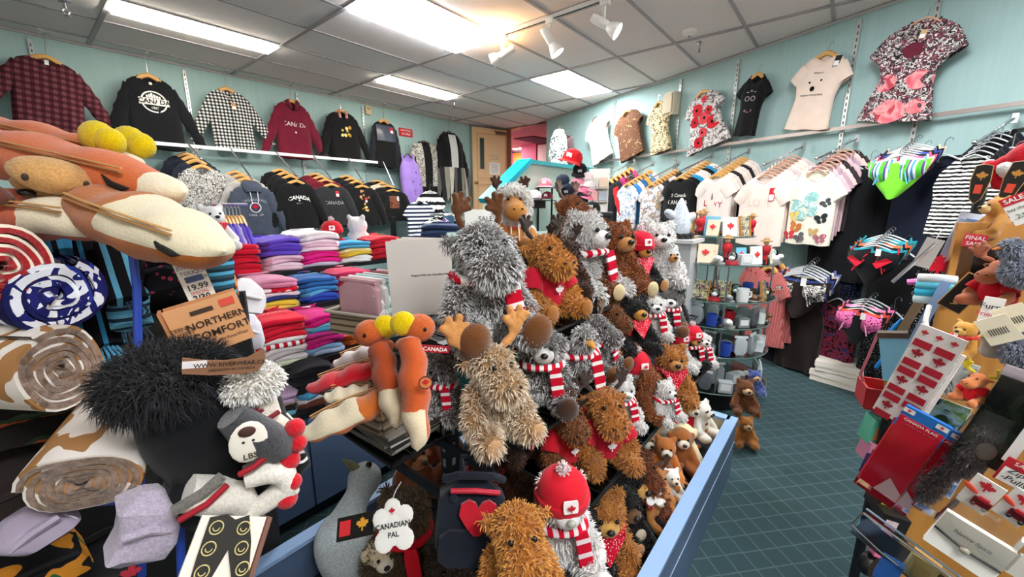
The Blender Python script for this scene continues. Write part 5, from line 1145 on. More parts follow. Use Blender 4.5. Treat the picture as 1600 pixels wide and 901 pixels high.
def souvenir(kind, label, loc, rot, c, s=1.):
    t = thing(kind+'_souvenir', label, 'souvenir', loc, rot, 'souvenirs on the round glass stand', s)
    if kind == 'mountie':
        MB().lathe([(0, 0), (.016, 0), (.015, .05), (.02, .055), (.026, .085), (.018, .1), (0, .102)], 12).build('coat', plain('#c01828', .5), t); MB().ball((0, 0, .115), .014).build('face', plain('#e8b898', .5), t); MB().lathe([(0, .124), (.03, .124), (.03, .128), (.014, .13), (.012, .142), (0, .146)], 14).build('hat', plain('#b08a58', .6), t); MB().box((0, 0, .012), (.036, .03, .024)).build('boots', plain('#1a1614', .4), t)
    elif kind == 'globe':
        MB().lathe([(0, 0), (.034, 0), (.03, .02), (0, .022)], 16).build('plinth', plain(c, .4), t); MB().ball((0, 0, .045), .03, None, 16, 10).build('dome', glassm(), t); MB().ball((0, 0, .032), (.016, .016, .014)).build('scene', plain('#f4f4f4'), t)
    elif kind == 'mug':
        MB().lathe([(0, 0), (.028, 0), (.03, .01), (.03, .07), (.027, .07), (.027, .012), (0, .01)], 18).build('cup', plain(c, .3), t); MB().tube([(.03, 0, .055), (.048, 0, .05), (.048, 0, .025), (.03, 0, .018)], .005, 6).build('handle', plain(c, .3), t)
    elif kind == 'plaque':
        MB().box((0, 0, .05), (.075, .012, .1), (-.15, 0, 0)).build('plate', plain(c, .4), t, False); leaf_fn(lambda x, y: Vector((x, -.009+.15*y-.0, y+.052)), .024, 0, 0, plain('#d82a30', .5), t); MB().box((0, .02, .01), (.06, .05, .012)).build('easel', plain('#8a6a48', .5), t, False)
    elif kind == 'frame':
        MB().box((0, 0, .06), (.1, .01, .12), (-.15, 0, 0)).build('picture', blotch(('#5a6a3a', '#d8c8a0', '#3a5a78', '#a85a3a'), 40., 2., c), t, False); m = MB()
        for sx in (-1, 1): m.box((sx*.052, -.004, .06), (.008, .016, .13), (-.15, 0, 0))
        m.build('frame_side', plain('#c08a48', .4), t, False)
    elif kind == 'box':
        MB().box((0, 0, .03), (.07, .05, .06)).build('package', plain(c, .35), t, False); MB().box((0, -.026, .032), (.05, .003, .035)).build('package_label', plain('#e8e8e8', .5), t, False)
    elif kind == 'animal':
        MB().ball((0, 0, .022), (.026, .04, .02)).build('figure_body', plain(c, .4), t); MB().ball((0, -.04, .034), (.016, .018, .015)).build('figure_head', plain(c, .4), t); MB().lathe([(0, 0), (.04, 0), (.038, .006), (0, .006)], 12).build('figure_stand', plain('#8a8a86', .5), t)
    elif kind == 'bag':
        MB().rbox((0, 0, .06), (.08, .03, .12), .4).build('pouch', plain(c, .15, 0., .6), t); MB().box((0, 0, .125), (.084, .006, .016)).build('header', plain('#e8e8ea', .4), t, False)
    return t
rnd = random.Random(11)
ADJ = {'mug': ['white', 'red', 'cobalt'], 'globe': ['dark based', 'red based', 'blue based'], 'plaque': ['white', 'sky blue', 'cream'], 'box': ['silver', 'grey', 'pale'], 'animal': ['white', 'brown', 'pewter'], 'bag': ['clear', 'silvery', 'smoky'], 'frame': ['wood', 'wood', 'wood'], 'mountie': ['red coated', 'red coated', 'red coated']}
CC = {'mug': ['#f0f0f0', '#c02030', '#2a48a8'], 'globe': ['#2a2a2a', '#a82030', '#2a4a88'], 'plaque': ['#f2efe8', '#78c0e0', '#e8dcc0'], 'box': ['#b8bcc0', '#808488', '#d0d4d8'], 'animal': ['#f0efec', '#7a5238', '#9a9c9e'], 'bag': ['#c0c4c8', '#9aa0a4', '#686c70'], 'frame': [1., 2., 3.], 'mountie': ['#c01828']*3}
TN = ['bottom', 'second', 'third', 'fourth', 'upper', 'crown']
cnt = {}
KINDS = [['bag', 'box', 'animal', 'box', 'bag'], ['bag', 'bag', 'box', 'mug'], ['box', 'bag', 'mug', 'animal'], ['animal', 'frame', 'globe', 'animal', 'mug'], ['mountie', 'plaque', 'animal', 'globe', 'box', 'plaque'], ['plaque', 'frame', 'mountie', 'plaque']]
ORD = ["first", "second", "third", "fourth", "fifth", "sixth", "seventh", "eighth", "ninth", "tenth", "eleventh", "twelfth", "thirteenth", "fourteenth", "fifteenth", "sixteenth", "seventeenth", "eighteenth", "nineteenth"]
SNM = dict(mountie="mountie figurine", globe="snow globe", mug="souvenir mug", plaque="maple leaf plaque", frame="picture frame", box="gift box", animal="animal figurine", bag="packaged trinket")
for k, (z, r) in enumerate(TZ):
    for ring, n in enumerate(([11, 13, 13, 15, 17, 8][k], [6, 7, 7, 8, 8, 4][k])):
        for i in range(n):
            a = atan2(-SC.y, -SC.x)+(i/(n-1)-.5)*pi*(1.2 if ring == 0 else 1.0)
            rr = r*(.86 if ring == 0 else .55); kd = KINDS[k][(i+2*ring) % len(KINDS[k])]; v = (i*7+k+ring) % 3
            pos = SC+Vector((cos(a)*rr, sin(a)*rr, z+.011))
            souvenir(kd, f'{ADJ[kd][v]} {SNM[kd]}, {ORD[i]} along the {("outer", "inner")[ring]} row of the {TN[k]} glass shelf', pos, a+pi/2+rnd.uniform(-.3, .3), CC[kd][v], rnd.uniform(.95, 1.3))
# grey whale-tail sculpture on a chained base
p = atd(1060, 372, 2.75); t = thing('stone_carving', 'pale grey stone fin carving on a dark braided base', 'carving', p, rad(-40))
ST = blotch(('#9aa2aa', '#c8ced4', '#aab2ba'), 30., 4., soft=True)
MB().lathe([(0, 0), (.09, 0), (.09, .03), (.07, .035), (0, .036)], 20).build('carving_base', plain('#2a2a2c', .5), t)
for i in range(14): a = 2*pi*i/14; MB().tube([Vector((cos(a)*.09, sin(a)*.09, .02))+Vector((-sin(a)*cos(b)*.02, cos(a)*cos(b)*.02, sin(b)*.016)) for b in [2*pi*j/8 for j in range(9)]], .005, 5, False).build('braid_link', plain('#3a3a3c', .3, .6), t)
m = MB().tube([(0, 0, .03), (0, 0, .1), (.005, 0, .17), (0, 0, .24), (0, 0, .27)], [.07, .08, .055, .025, .006], 14, True, .7); m.ball((-.075, 0, .16), (.05, .03, .03), (0, .6, 0)); m.ball((.075, 0, .14), (.045, .03, .03), (0, -.6, 0)); m.build('fin_body', ST, t)
t = thing('carving_stand', 'grey pedestal under the stone fin carving', 'pedestal', (p.x, p.y, 0)); MB().box((0, 0, (p.z)/2), (.24, .24, p.z)).build('column', plain('#b8b8ba', .5), t, False); MB().box((0, 0, p.z-.012), (.27, .27, .022)).build('top_plate', plain('#c8c8ca', .4), t, False)
# ================================================================ PLUSH ANIMALS
FROST = ('#57524f', '#ffffff'); TAN = ('#a8692c', '#d99a52'); BRN = ('#6b3d1c', '#a9682f'); CURL = ('#7a3f1c', '#c07a40'); BLKF = ('#0f0e0e', '#2c2724'); WHT = ('#d8d4d0', '#ffffff'); CRM = ('#b08a5c', '#fff4e0'); GRY = ('#5a5654', '#d8d6d4'); GOLD = ('#b8742c', '#e2a858'); CHO = ('#3a2014', '#6b4028'); RW_ = (RED, '#f5f0ee')
def put(kind, label, px, py, z, hpx, face, fur, dens=3000, flen=.022, full=.34, **kw):
    kw.setdefault('ants', .62); kw.setdefault('antr', (-.25, .5))
    """sit a plush on the level z with its base seen at (px, py); hpx: its height in the photo; face: degrees it turns from the viewer (+ to the viewer's right)"""
    py -= .12*hpx; p = atz(px, py, z); d = fwd(p); s = (hpx*d/FPX)/full; rot = atan2(-p.y, -p.x)+pi/2
    if z < .5: p.y = max(p.y, .34+.2*s); p.x = min(p.x, 2.2-.15*s)          # stay inside the bin
    return plush(kind, label, (p.x, p.y, z+.004), rot+rad(face), s, fur, dens, flen, **kw)
Z1, Z2, Z3, ZB = 1.072, .876, .666, .2
# top shelf
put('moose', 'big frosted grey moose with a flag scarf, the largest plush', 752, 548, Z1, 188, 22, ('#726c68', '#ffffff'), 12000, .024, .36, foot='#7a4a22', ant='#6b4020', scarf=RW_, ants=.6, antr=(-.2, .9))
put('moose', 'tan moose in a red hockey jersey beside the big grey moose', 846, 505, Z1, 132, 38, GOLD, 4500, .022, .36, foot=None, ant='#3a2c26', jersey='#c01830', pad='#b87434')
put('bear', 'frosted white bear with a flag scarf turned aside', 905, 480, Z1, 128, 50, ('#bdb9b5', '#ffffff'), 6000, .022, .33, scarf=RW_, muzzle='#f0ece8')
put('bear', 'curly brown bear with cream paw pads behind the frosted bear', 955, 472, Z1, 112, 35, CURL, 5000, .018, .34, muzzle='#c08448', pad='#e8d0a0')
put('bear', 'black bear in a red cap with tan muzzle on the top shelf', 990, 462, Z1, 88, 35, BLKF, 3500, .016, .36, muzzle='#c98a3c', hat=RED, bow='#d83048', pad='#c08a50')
put('bear', 'tall white polar bear at the far end of the top shelf', 1022, 455, Z1, 96, 15, WHT, 3500, .018, .34, muzzle='#f6f2ee')
put('bear', 'white bear with a brown muzzle behind the black bear', 1040, 452, Z1, 60, 30, WHT, 2500, .018, .34, muzzle='#c08448')
# on the raised back row
def putd(kind, label, px, py, d, hpx, face, fur, dens, flen, full=.34, **kw):
    kw.setdefault('ants', .62); kw.setdefault('antr', (-.25, .5))
    p = atd(px, py, d); s = (hpx*d/FPX)/full; return plush(kind, label, p, atan2(-p.y, -p.x)+pi/2+rad(face), s, fur, dens, flen, **kw), p
t, p1 = putd('moose', 'orange moose in a white fur-trimmed hooded parka', 798, 390, 1.55, 98, 14, ('#b8742c', '#cf8f46'), 0, .0, .36, ant='#4a2e20', hoodring='#ffffff')
for s in (-1, 1): MB().tube([(s*.02, -.085, .16), (s*.022, -.1, .11), (s*.026, -.098, .06)], .004, 6).build('drawstring', plain('#f4f0e8', .7), t)
for s in (-1, 1): MB().tube([(s*.098+cos(a)*.034*.8, -.064+cos(a)*.01, .095+sin(a)*.034) for a in [2*pi*i/12 for i in range(13)]], .014, 8, False).build('cuff', fleece('#ffffff'), t)
letters('CANADA', .022, lambda x, y: Vector((x, -.092, y+.13)), W_('#c8202e'), t, bold=.03)
t, p2 = putd('moose', 'big curly brown moose at the back looking aside', 885, 395, 1.75, 96, 55, CURL, 6000, .018, .36, ant='#6a5040', foot='#5a3820')
t, p3 = putd('moose', 'dark curly moose seated behind the jersey moose', 880, 455, 1.5, 92, 20, CHO, 3500, .02, .36, ant='#3a2c26')
for i, (p, lab) in enumerate(((p1, 'black riser box under the hooded moose'), (p2, 'black riser box under the big curly moose'), (p3, 'black riser box under the dark curly moose'))):
    t = thing('riser_box', lab, 'riser', (p.x, p.y, 0), rad(-40), 'risers at the back of the plush display'); zz = p.z; MB().box((0, 0, zz-.1), (.2, .18, .19)).build('crate', BLACKM(), t, False); MB().tube([(0, 0, 0), (0, 0, zz-.19)], .02, 8).build('post', BLACKM(), t)
# middle shelf
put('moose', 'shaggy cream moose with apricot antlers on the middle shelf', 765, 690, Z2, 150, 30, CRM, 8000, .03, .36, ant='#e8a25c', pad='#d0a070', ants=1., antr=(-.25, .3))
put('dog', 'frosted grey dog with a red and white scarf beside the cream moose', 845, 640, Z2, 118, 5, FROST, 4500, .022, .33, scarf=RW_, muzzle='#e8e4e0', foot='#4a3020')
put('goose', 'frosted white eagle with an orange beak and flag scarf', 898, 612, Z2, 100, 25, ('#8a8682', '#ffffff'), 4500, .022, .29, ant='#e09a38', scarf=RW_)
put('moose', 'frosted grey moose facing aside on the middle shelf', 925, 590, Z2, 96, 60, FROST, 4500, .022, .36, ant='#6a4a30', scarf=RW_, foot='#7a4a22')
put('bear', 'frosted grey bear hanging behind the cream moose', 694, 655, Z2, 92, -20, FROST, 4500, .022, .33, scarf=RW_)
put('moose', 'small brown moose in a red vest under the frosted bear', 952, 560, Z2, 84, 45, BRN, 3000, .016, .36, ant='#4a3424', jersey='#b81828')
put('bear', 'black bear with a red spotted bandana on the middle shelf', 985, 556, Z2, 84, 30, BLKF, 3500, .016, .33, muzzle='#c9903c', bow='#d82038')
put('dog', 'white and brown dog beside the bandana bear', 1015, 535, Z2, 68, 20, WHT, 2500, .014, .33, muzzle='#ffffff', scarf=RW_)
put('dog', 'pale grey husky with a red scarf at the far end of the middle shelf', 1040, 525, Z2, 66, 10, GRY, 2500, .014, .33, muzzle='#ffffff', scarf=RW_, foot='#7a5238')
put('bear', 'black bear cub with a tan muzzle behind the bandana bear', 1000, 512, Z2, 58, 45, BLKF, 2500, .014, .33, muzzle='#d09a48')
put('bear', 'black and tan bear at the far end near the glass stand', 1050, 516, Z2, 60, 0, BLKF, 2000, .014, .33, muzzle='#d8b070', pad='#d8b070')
# lowest shelf
put('moose', 'brown moose in a red hoodie on the lowest shelf', 878, 735, Z3, 118, 30, BRN, 5000, .02, .36, jersey='#c01828', ant='#4a3a34')
put('moose', 'brown moose in a red and white jersey facing out', 938, 728, Z3, 126, 24, TAN, 5000, .02, .36, jersey='#b81830', ant='#4a3a34')
put('dog', 'white and black dog in a red cap on the lowest shelf', 985, 645, Z3, 92, 35, WHT, 3000, .016, .37, muzzle='#f6f4f2', hat='#c81a30', ear='#1a1a1a')
put('bear', 'round brown bear cub beside the capped dog', 1042, 632, Z3, 86, 20, TAN, 3500, .018, .33, muzzle='#c08448', bow='#c8102e')
put('bear', 'curly dark brown bear turned away on the lowest shelf', 1005, 655, Z3, 74, 70, CURL, 3500, .018, .33)
put('bear', 'white polar bear with a grey nose on the lowest shelf', 965, 672, Z3, 80, 28, WHT, 3500, .016, .34, muzzle='#ffffff', nose='#8a8e86', scarf=RW_)
put('bear', 'small white bear with a red pompom scarf', 1032, 660, Z3, 62, 50, WHT, 2500, .016, .33, muzzle='#ffffff', scarf=RW_)
put('bear', 'polar bear in a red cap at the far end of the lowest shelf', 1052, 585, Z3, 68, 40, WHT, 2500, .016, .37, muzzle='#f0f4ee', hat='#c81a30', nose='#7a9a80')
put('bear', 'black bear in a red cap behind the white polar bear', 1072, 578, Z3, 66, 40, BLKF, 2500, .016, .37, muzzle='#d09a48', hat='#c81a30', scarf=RW_)
put('dog', 'small white and tan dog peeking beside the glass stand', 1090, 575, Z3, 52, 30, WHT, 2000, .014, .33, muzzle='#f0e8e0', scarf=RW_)
put('moose', 'dark brown moose behind the red hoodie moose', 905, 660, Z3, 80, 0, CHO, 3500, .02, .36, jersey='#b81828')
put('bear', 'dark brown bear sitting between the shelves', 830, 720, Z3, 84, 0, CHO, 3500, .02, .33, bow='#b81828')
# bin, near part
t, _ = putd('bear', 'polar bear in a red maple leaf toque in the blue bin', 872, 868, 1.03, 172, 18, WHT, 6000, .022, .40, muzzle='#ffffff', hat='#d01a2c', nose='#a8b0a2', scarf=(RED, '#e8d8dc'), foot='#f4f0ee')
t, _ = putd('moose', 'golden brown moose propped upright in the near bin', 806, 925, .86, 165, 12, GOLD, 8000, .024, .34, pad='#d8b888')
put('bear', 'brown bear with a red bow in the blue bin', 958, 905, .22, 128, 20, TAN, 5000, .02, .33, muzzle='#d8a458', bow='#c8102e')
put('bear', 'black bear with golden muzzle looking up in the bin', 975, 832, .22, 112, 45, BLKF, 5000, .018, .33, muzzle='#d8a458', pad='#c08a58')
put('bear', 'black bear lying against the bin wall, paws up', 1000, 885, .2, 112, 40, BLKF, 5000, .018, .33, muzzle='#6a4a30', pad='#9a7048', foot='#141212')
put('bear', 'black bear at the bottom edge with a tan muzzle', 905, 905, .22, 120, 10, BLKF, 5000, .018, .33, muzzle='#d09a48')
put('bear', 'dark chocolate bear behind the red toque polar bear', 820, 800, .3, 120, -10, CHO, 5000, .022, .33)
put('moose', 'golden moose seated behind the toque bear', 905, 810, .34, 116, 30, TAN, 4500, .02, .36)
put('moose', 'chestnut moose with a spotted red scarf in the far bin', 1000, 820, .24, 120, 40, ('#6a3418', '#a05a30'), 5000, .022, .36, bow='#d82030', pad='#f0e0c8')
SM = 'small plush in the blue bin'
small_list = (('lying', 'small grey seal plush lying in the bin', 1052, 702, 62, 30, ('#b8b4ae', '#cfcac4')), ('lying', 'small white polar cub plush looking up in the bin', 1080, 690, 56, -20, ('#d8d4cc', '#f8f4ee')), ('bear', 'small white bear on its back against the bin wall', 1098, 680, 46, 60, ('#e8e4d8', '#f8f4ea')), ('dog', 'small yellow and white dog plush by the bin wall', 1085, 735, 58, 20, ('#e8c848', '#f8f0dc')),
  ('lying', 'small chestnut pony plush in the bin', 1015, 745, 66, 50, ('#6a3a20', '#8a5030')), ('bear', 'small orange brown bear plush sitting in the bin', 1035, 745, 54, 10, ('#a85a24', '#c87838')), ('dog', 'small brown monkey plush in the bin', 1075, 740, 58, 20, ('#8a4a20', '#b06a34')), ('lying', 'small orange dog plush with a dark ear in the bin', 1058, 765, 56, 60, ('#c87024', '#e08a3a')),
  ('moose', 'small tan moose plush beside the dog plush', 1030, 800, 58, 30, ('#b87438', '#d08a4a')), ('lying', 'small auburn fox plush near the bin corner', 1075, 712, 44, 0, ('#b8602c', '#cf7a40')), ('bear', 'small red-vested bear plush near the far wall of the bin', 1090, 655, 50, 30, ('#a8662c', '#c8843c')), ('lying', 'small brown otter plush half under the lowest shelf', 1005, 712, 60, 70, ('#6b4426', '#8a5c38')),
  ('lying', 'small hedgehog plush between the brown ones', 1010, 775, 46, 20, ('#4a3a2a', '#8a745a')), ('bear', 'small white bear plush beside the bin wall', 1052, 782, 42, 30, ('#e8e4dc', '#fbf8f2')), ('bear', 'small cream bear plush in the far corner of the bin', 1120, 690, 46, 50, ('#d8ccb4', '#f4ecdc')), ('lying', 'small brown puppy plush beside the yellow dog', 1058, 745, 60, 10, ('#7a4422', '#a0622f')), ('dog', 'small rust dog plush behind the chestnut pony', 1000, 730, 50, 40, ('#8a4a24', '#b06a38')), ('bear', 'small caramel bear plush under the bin rim', 1038, 828, 50, 60, ('#a8662c', '#cc8a44')), ('dog', 'small beige rabbit plush behind the seal', 1030, 690, 44, 0, ('#b8946a', '#d8b488')), ('lying', 'small tan bear plush face down in the bin', 1045, 775, 50, 90, ('#a8642c', '#c8823e')))
for i, (k, lab, px, py, hp, f, c) in enumerate(small_list):
    full = .16 if k == 'lying' else .33
    put(k, lab, px, py+4, .21+.02*(i % 3), hp*1.2*(.55 if k == 'lying' else 1), f, c, 0, 0, full, group='small plush in the blue bin', jersey='#c81a2a' if 'vested' in lab else None, bow=False if 'vested' in lab else None, ant='#5a3a20' if k == 'moose' else None, muzzle='#f0e4d0' if k in ('bear', 'dog') else None)
# far end of the bin: bagged bears
for i, (px, py, hp, c, lab) in enumerate(((1158, 640, 52, BRN, 'brown bear in a bag hung on the end of the bin'), (1160, 690, 46, TAN, 'tan bear low on the end of the bin'), (1175, 612, 40, ('#3a4a90', '#e8ecf4'), 'blue and white plush bird beside the glass stand'))):
    p = atd(px, py, 2.35+.1*i); plush('bear', lab, p, atan2(-p.y, -p.x)+pi/2+.4, (hp*2.4/FPX)/.34, c, 1500, .014, muzzle='#d8b080', group='plush hung on the end of the bin')
# near-left part of the bin
p = Vector((.47, 1.05, .22))
ga, gb = atz(505, 905, .3), atz(592, 782, .36); gq = ((gb-ga).to_track_quat('Z', 'Y').to_matrix() @ Matrix.Rotation(rad(150), 3, 'Z')).to_euler()
t = plush('goose', 'big grey goose plush lying in the near bin', ga, 0, 1.25, ('#8f979c', '#c9d2d6'), 0, 0, ant='#7a7a52', group=None); t.rotation_euler = gq
put('bear', 'shaggy dark brown beaver with a heart shaped tag in the bin', 640, 905, .26, 140, -20, ('#3a2a18', '#6b5232'), 7000, .026, .33, muzzle='#8a6a42', scarf=('#c81828', '#c81828'))
put('bear', 'rust brown bear lying along the back of the bin', 640, 790, .28, 100, 40, ('#7a4024', '#9a5a38'), 0, 0, .33, muzzle='#b87850')
put('moose', 'long rust moose plush stretched along the back rim of the bin', 705, 735, .34, 92, -60, ('#7a4024', '#a0603c'), 0, 0, .36, ant='#c8a070')
put('bear', 'dark seal brown plush at the very front of the bin', 700, 960, .2, 120, 10, ('#2a1c14', '#4a3424'), 5000, .024, .33)
put('dog', 'cream plush dog with brown ears under the goose', 600, 935, .2, 100, 10, ('#c8b088', '#efe0c0'), 0, 0, .33, muzzle='#f6ecd8')
put('bear', 'dark red bear tucked under the middle shelf', 760, 800, .3, 110, 0, ('#5a2a1c', '#7a4028'), 4000, .02, .33, bow='#a81828')
def maple_tag(label, loc, rot, s, txt):
    t = thing('paper_tag', label, 'tag', loc, 0, None, s, rot); m = MB()
    for x, z, r in ((0, .0, .045), (-.035, .03, .028), (.035, .03, .028), (-.03, -.03, .03), (.03, -.03, .03), (.0, .055, .026)): m.ball((x, 0, z), (r, .0035, r), None, 18, 6)
    m.build('card', plain('#f6f4ee', .6), t)
    for i, w in enumerate(txt): letters(w, .02, lambda x, y: Vector((x, -.0055, y-.024*i+.008)), plain('#222222'), t, bold=.02)
    leaf_fn(lambda x, y: Vector((x, -.006, y)), .012, 0, .045, plain(RED, .6), t); MB().tube([(0, 0, .075), (.01, .01, .1), (.02, .03, .12)], .0015, 5).build('string', plain('#dddddd'), t)
p = atd(615, 825, .92); maple_tag('white cloud shaped tag lettered CANADIAN PAL in the bin', p, (rad(-35), rad(-12), rad(-50)), .78, ('CANADIAN', 'PAL'))
p = atz(1022, 775, .42); maple_tag('white flower shaped tag on the chestnut moose', p, (rad(-35), 0, rad(-50)), .5, ('PAL',))
# black card tag on the goose
p = atd(555, 822, .95); t = thing('card_tag', 'black card tag with a red and gold emblem on the goose', 'tag', p, 0, None, 1., (rad(-50), rad(-10), rad(-45)))
MB().box((0, 0, 0), (.085, .003, .05)).build('card', plain('#15130f', .4), t, False); patch(lambda x, y: Vector((x, -.003, y)), -.036, -.01, -.016, .016, plain('#d82a30', .5), t, 'red_panel', 1, 1); leaf_fn(lambda x, y: Vector((x, -.003, y)), .018, .018, 0, plain('#e0a030', .5), t)
# dark backpack with a red heart
p = atd(728, 872, .90); t = thing('plush_backpack', 'dark navy denim backpack with a red felt heart', 'backpack', p, 0, None, .74, (rad(-16), rad(8), rad(-42)))
DEN = cloth('#1b202b', .3, 1200.)
MB().rbox((0, 0, .12), (.2, .1, .24), .6).build('bag_body', DEN, t); MB().rbox((0, -.055, .06), (.18, .03, .1), .3).build('front_pocket', DEN, t)
MB().tube([(-.09, -.02, .24), (-.05, -.05, .262), (.05, -.05, .262), (.09, -.02, .24)], .012, 8).build('gathered_top', DEN, t); MB().tube([(-.07, -.058, .22), (0, -.066, .225), (.075, -.055, .215)], .008, 8).build('red_zip', plain('#b81830', .6), t)
hv = [(0, -.06), (.03, -.03), (.055, .005), (.052, .035), (.03, .048), (.01, .04), (0, .024), (-.01, .04), (-.03, .048), (-.052, .035), (-.055, .005), (-.03, -.03)]
MB().prism(hv, 0, .012, Euler((rad(90), 0, 0)).to_matrix(), (.015, -.056, .15)).build('felt_heart', fleece('#d8102c'), t, False)
MB().tube([(-.03, .03, .23), (-.04, .03, .29), (.04, .03, .29), (.03, .03, .23)], .008, 8).build('carry_loop', DEN, t); MB().ball((-.06, -.058, .2), (.012, .005, .012)).build('snap', DEN, t)
for s in (1,): MB().tube([(s*.09, -.03, .1), (s*.11, -.06, .08), (s*.105, -.08, .07)], [.03, .028, .03], 10).build('plush_arm', fleece('#4a3024'), t)
# ================================================================ NEAR STAND WITH BLANKETS, POUCHES AND SOCKS
def face(p): return atan2(-p.y, -p.x)+pi/2
def pxm(px, d): return px*d/FPX
def pxw(px, d, at): return px*d/FPX*cos(math.atan((at-800)/FPX))
@cached
def pouchm(c1, c2, x0, band, sl):
    n = NT('pouch plush'); n.b.inputs['Roughness'].default_value = .95; n.b.inputs['Sheen Weight'].default_value = .4; n.b.inputs['Specular IOR Level'].default_value = .1
    x, y, z = n.sep(); f = n.noise(220., 4., rough=.7)
    e = n.math('ADD', x, n.math('ADD', n.math('MULTIPLY', n.noise(25., 2.), .03), n.math('MULTIPLY', n.math('ABSOLUTE', z), sl)))
    c = n.mix(n.math('GREATER_THAN', e, x0+.015), c1, c2); c = n.mix(n.math('LESS_THAN', z, band), c, c1)
    n.base(n.mix(n.math('MULTIPLY', f, .35), c, (.02, .01, .0), 'MULTIPLY') if False else n.mix(n.math('MULTIPLY', f, .25), c, '#8a4a20', 'MULTIPLY')); n.bump(f, .5, .005); return n.m
def pouch(label, p0, p1, hh, ww, c1='#e8854c', c2='#fbf0d2', x0=.55, zipz=.0, mark=True, antl=None, roll=0., slope=.3, name='plush_pouch', group='moose snout pouches', band=-.6):
    p0, p1 = Vector(p0), Vector(p1); d = p1-p0; L = d.length; up = Vector((0, 0, 1)); x = d.normalized(); y = up.cross(x).normalized(); z = x.cross(y)
    t = thing(name, label, 'pouch', (0, 0, 0), 0, group); t.matrix_world = Matrix(((x.x, y.x, z.x, p0.x), (x.y, y.y, z.y, p0.y), (x.z, y.z, z.z, p0.z), (0, 0, 0, 1))) @ Matrix.Rotation(roll, 4, 'X')
    N = 22; n = 20; vs = []; fs = []
    for i in range(N+1):
        u = i/N; k = (1-(1-min(1, u/.06))**2)**.5*.75+.25 if u < .06 else (1 if u < .72 else max(.0, 1-((u-.72)/.28)**2.4)**.5*1.0)
        k *= (.82+.25*sin(pi*min(1, u*1.15)))
        for j in range(n): a = 2*pi*j/n; vs.append((u*L, cos(a)*ww*k, sin(a)*hh*k+.004*sin(u*20)))
    for i in range(N):
        for j in range(n): fs.append((i*n+j, i*n+(j+1) % n, (i+1)*n+(j+1) % n, (i+1)*n+j))
    fs.append(tuple(range(n-1, -1, -1)))
    MB().add(vs, fs).build('pouch_body', pouchm(c1, c2, L*x0, hh*band, slope), t)
    zp = [(u*L, -ww*.86*(.82+.25*sin(pi*min(1, u*1.15)))-.0, hh*.42*(.82+.25*sin(pi*u))) for u in [.08+.78*i/14 for i in range(15)]]
    MB().tube([(a, b-.004, c+.004) for a, b, c in zp], .004, 6, flat=.5).build('zipper', plain('#a87a48', .4), t)
    MB().tube([(a, b-.003, c+.0105) for a, b, c in zp], .003, 6, flat=.5).build('zip_tape', plain('#c89a60', .6), t)
    if mark:
        f2 = lambda a, b: Vector((a+L*.84, -ww*.985*(max(0, 1-((abs(.84-.72))/.28)**2.4)**.5)*(.82+.25*sin(pi*.97))-.004+.25*abs(b), b))
        MB().tube([f2(-.03, .012), f2(-.01, 0), f2(.015, -.004), f2(.03, -.002)], [.002, .005, .005, .0015], 6).build('embroidered_mark', plain('#151210', .8), t)
    if antl:
        for s in (-1, 1): m = MB(); m.ball((antl*L-.02*0, s*.03, hh*1.1), (.04, .026, .034)); m.ball((antl*L+.03, s*.03, hh*1.05), (.03, .024, .028)); m.build('antler', fleece('#f4da00', '#dcb800'), t)
    return t
OR = '#e4702f'
pouch('long orange moose pouch with cream snout, upper one on the near stand', atd(-70, 222, .80), atd(290, 304, .70), .046, .055, OR, x0=.9, slope=.2)
pouch('orange moose pouch with yellow antlers at the back of the near stand', atd(-40, 200, .92), atd(225, 262, .86), .04, .045, OR, x0=.87, antl=.84)
pouch('orange moose pouch under the tan moose head', atd(-60, 322, .70), atd(172, 352, .66), .036, .045, '#cc5420', x0=.62, mark=False)
pouch('wide golden pouch with cream patches hanging over the blue wire', atd(150, 322, .70), atd(350, 396, .62), .046, .062, '#c46a0c', '#f6ecca', x0=.4, zipz=.01, slope=-.2, band=-.12)
# tan moose head seen end on
p = atd(85, 275, .66); t = thing('moose_plush', 'tan moose head with dark nostrils lying between the pouches', 'plush toy', p, 0, None, 1., (rad(20), rad(8), face(p)))
m = MB(); m.ball((0, 0, 0), (.052, .04, .028), (0, .12, 0), 20, 12); m.ball((.02, .03, -.03), (.07, .04, .022), (0, .05, 0), 20, 12); m.build('snout', fleece('#d9a86a', '#b98448'), t)
for x in (-.03, .035): MB().ball((x, -.036, .004), (.004, .003, .006)).build('nostril', plain('#3a2a22', .5), t)
for x in (-.03, .022): MB().ball((x, -.006, -.031), (.011, .008, .006)).build('eye', plain('#121010', .1), t)
for x, z in ((-.075, -.036), (.07, -.045)): MB().ball((x, -.01, z), (.034, .02, .016), (0, .2, 0), 14, 9).build('antler', fleece('#7a4434'), t)
MB().ball((.07, .0, -.008), (.008, .006, .01)).build('red_tag', plain('#b81828'), t)
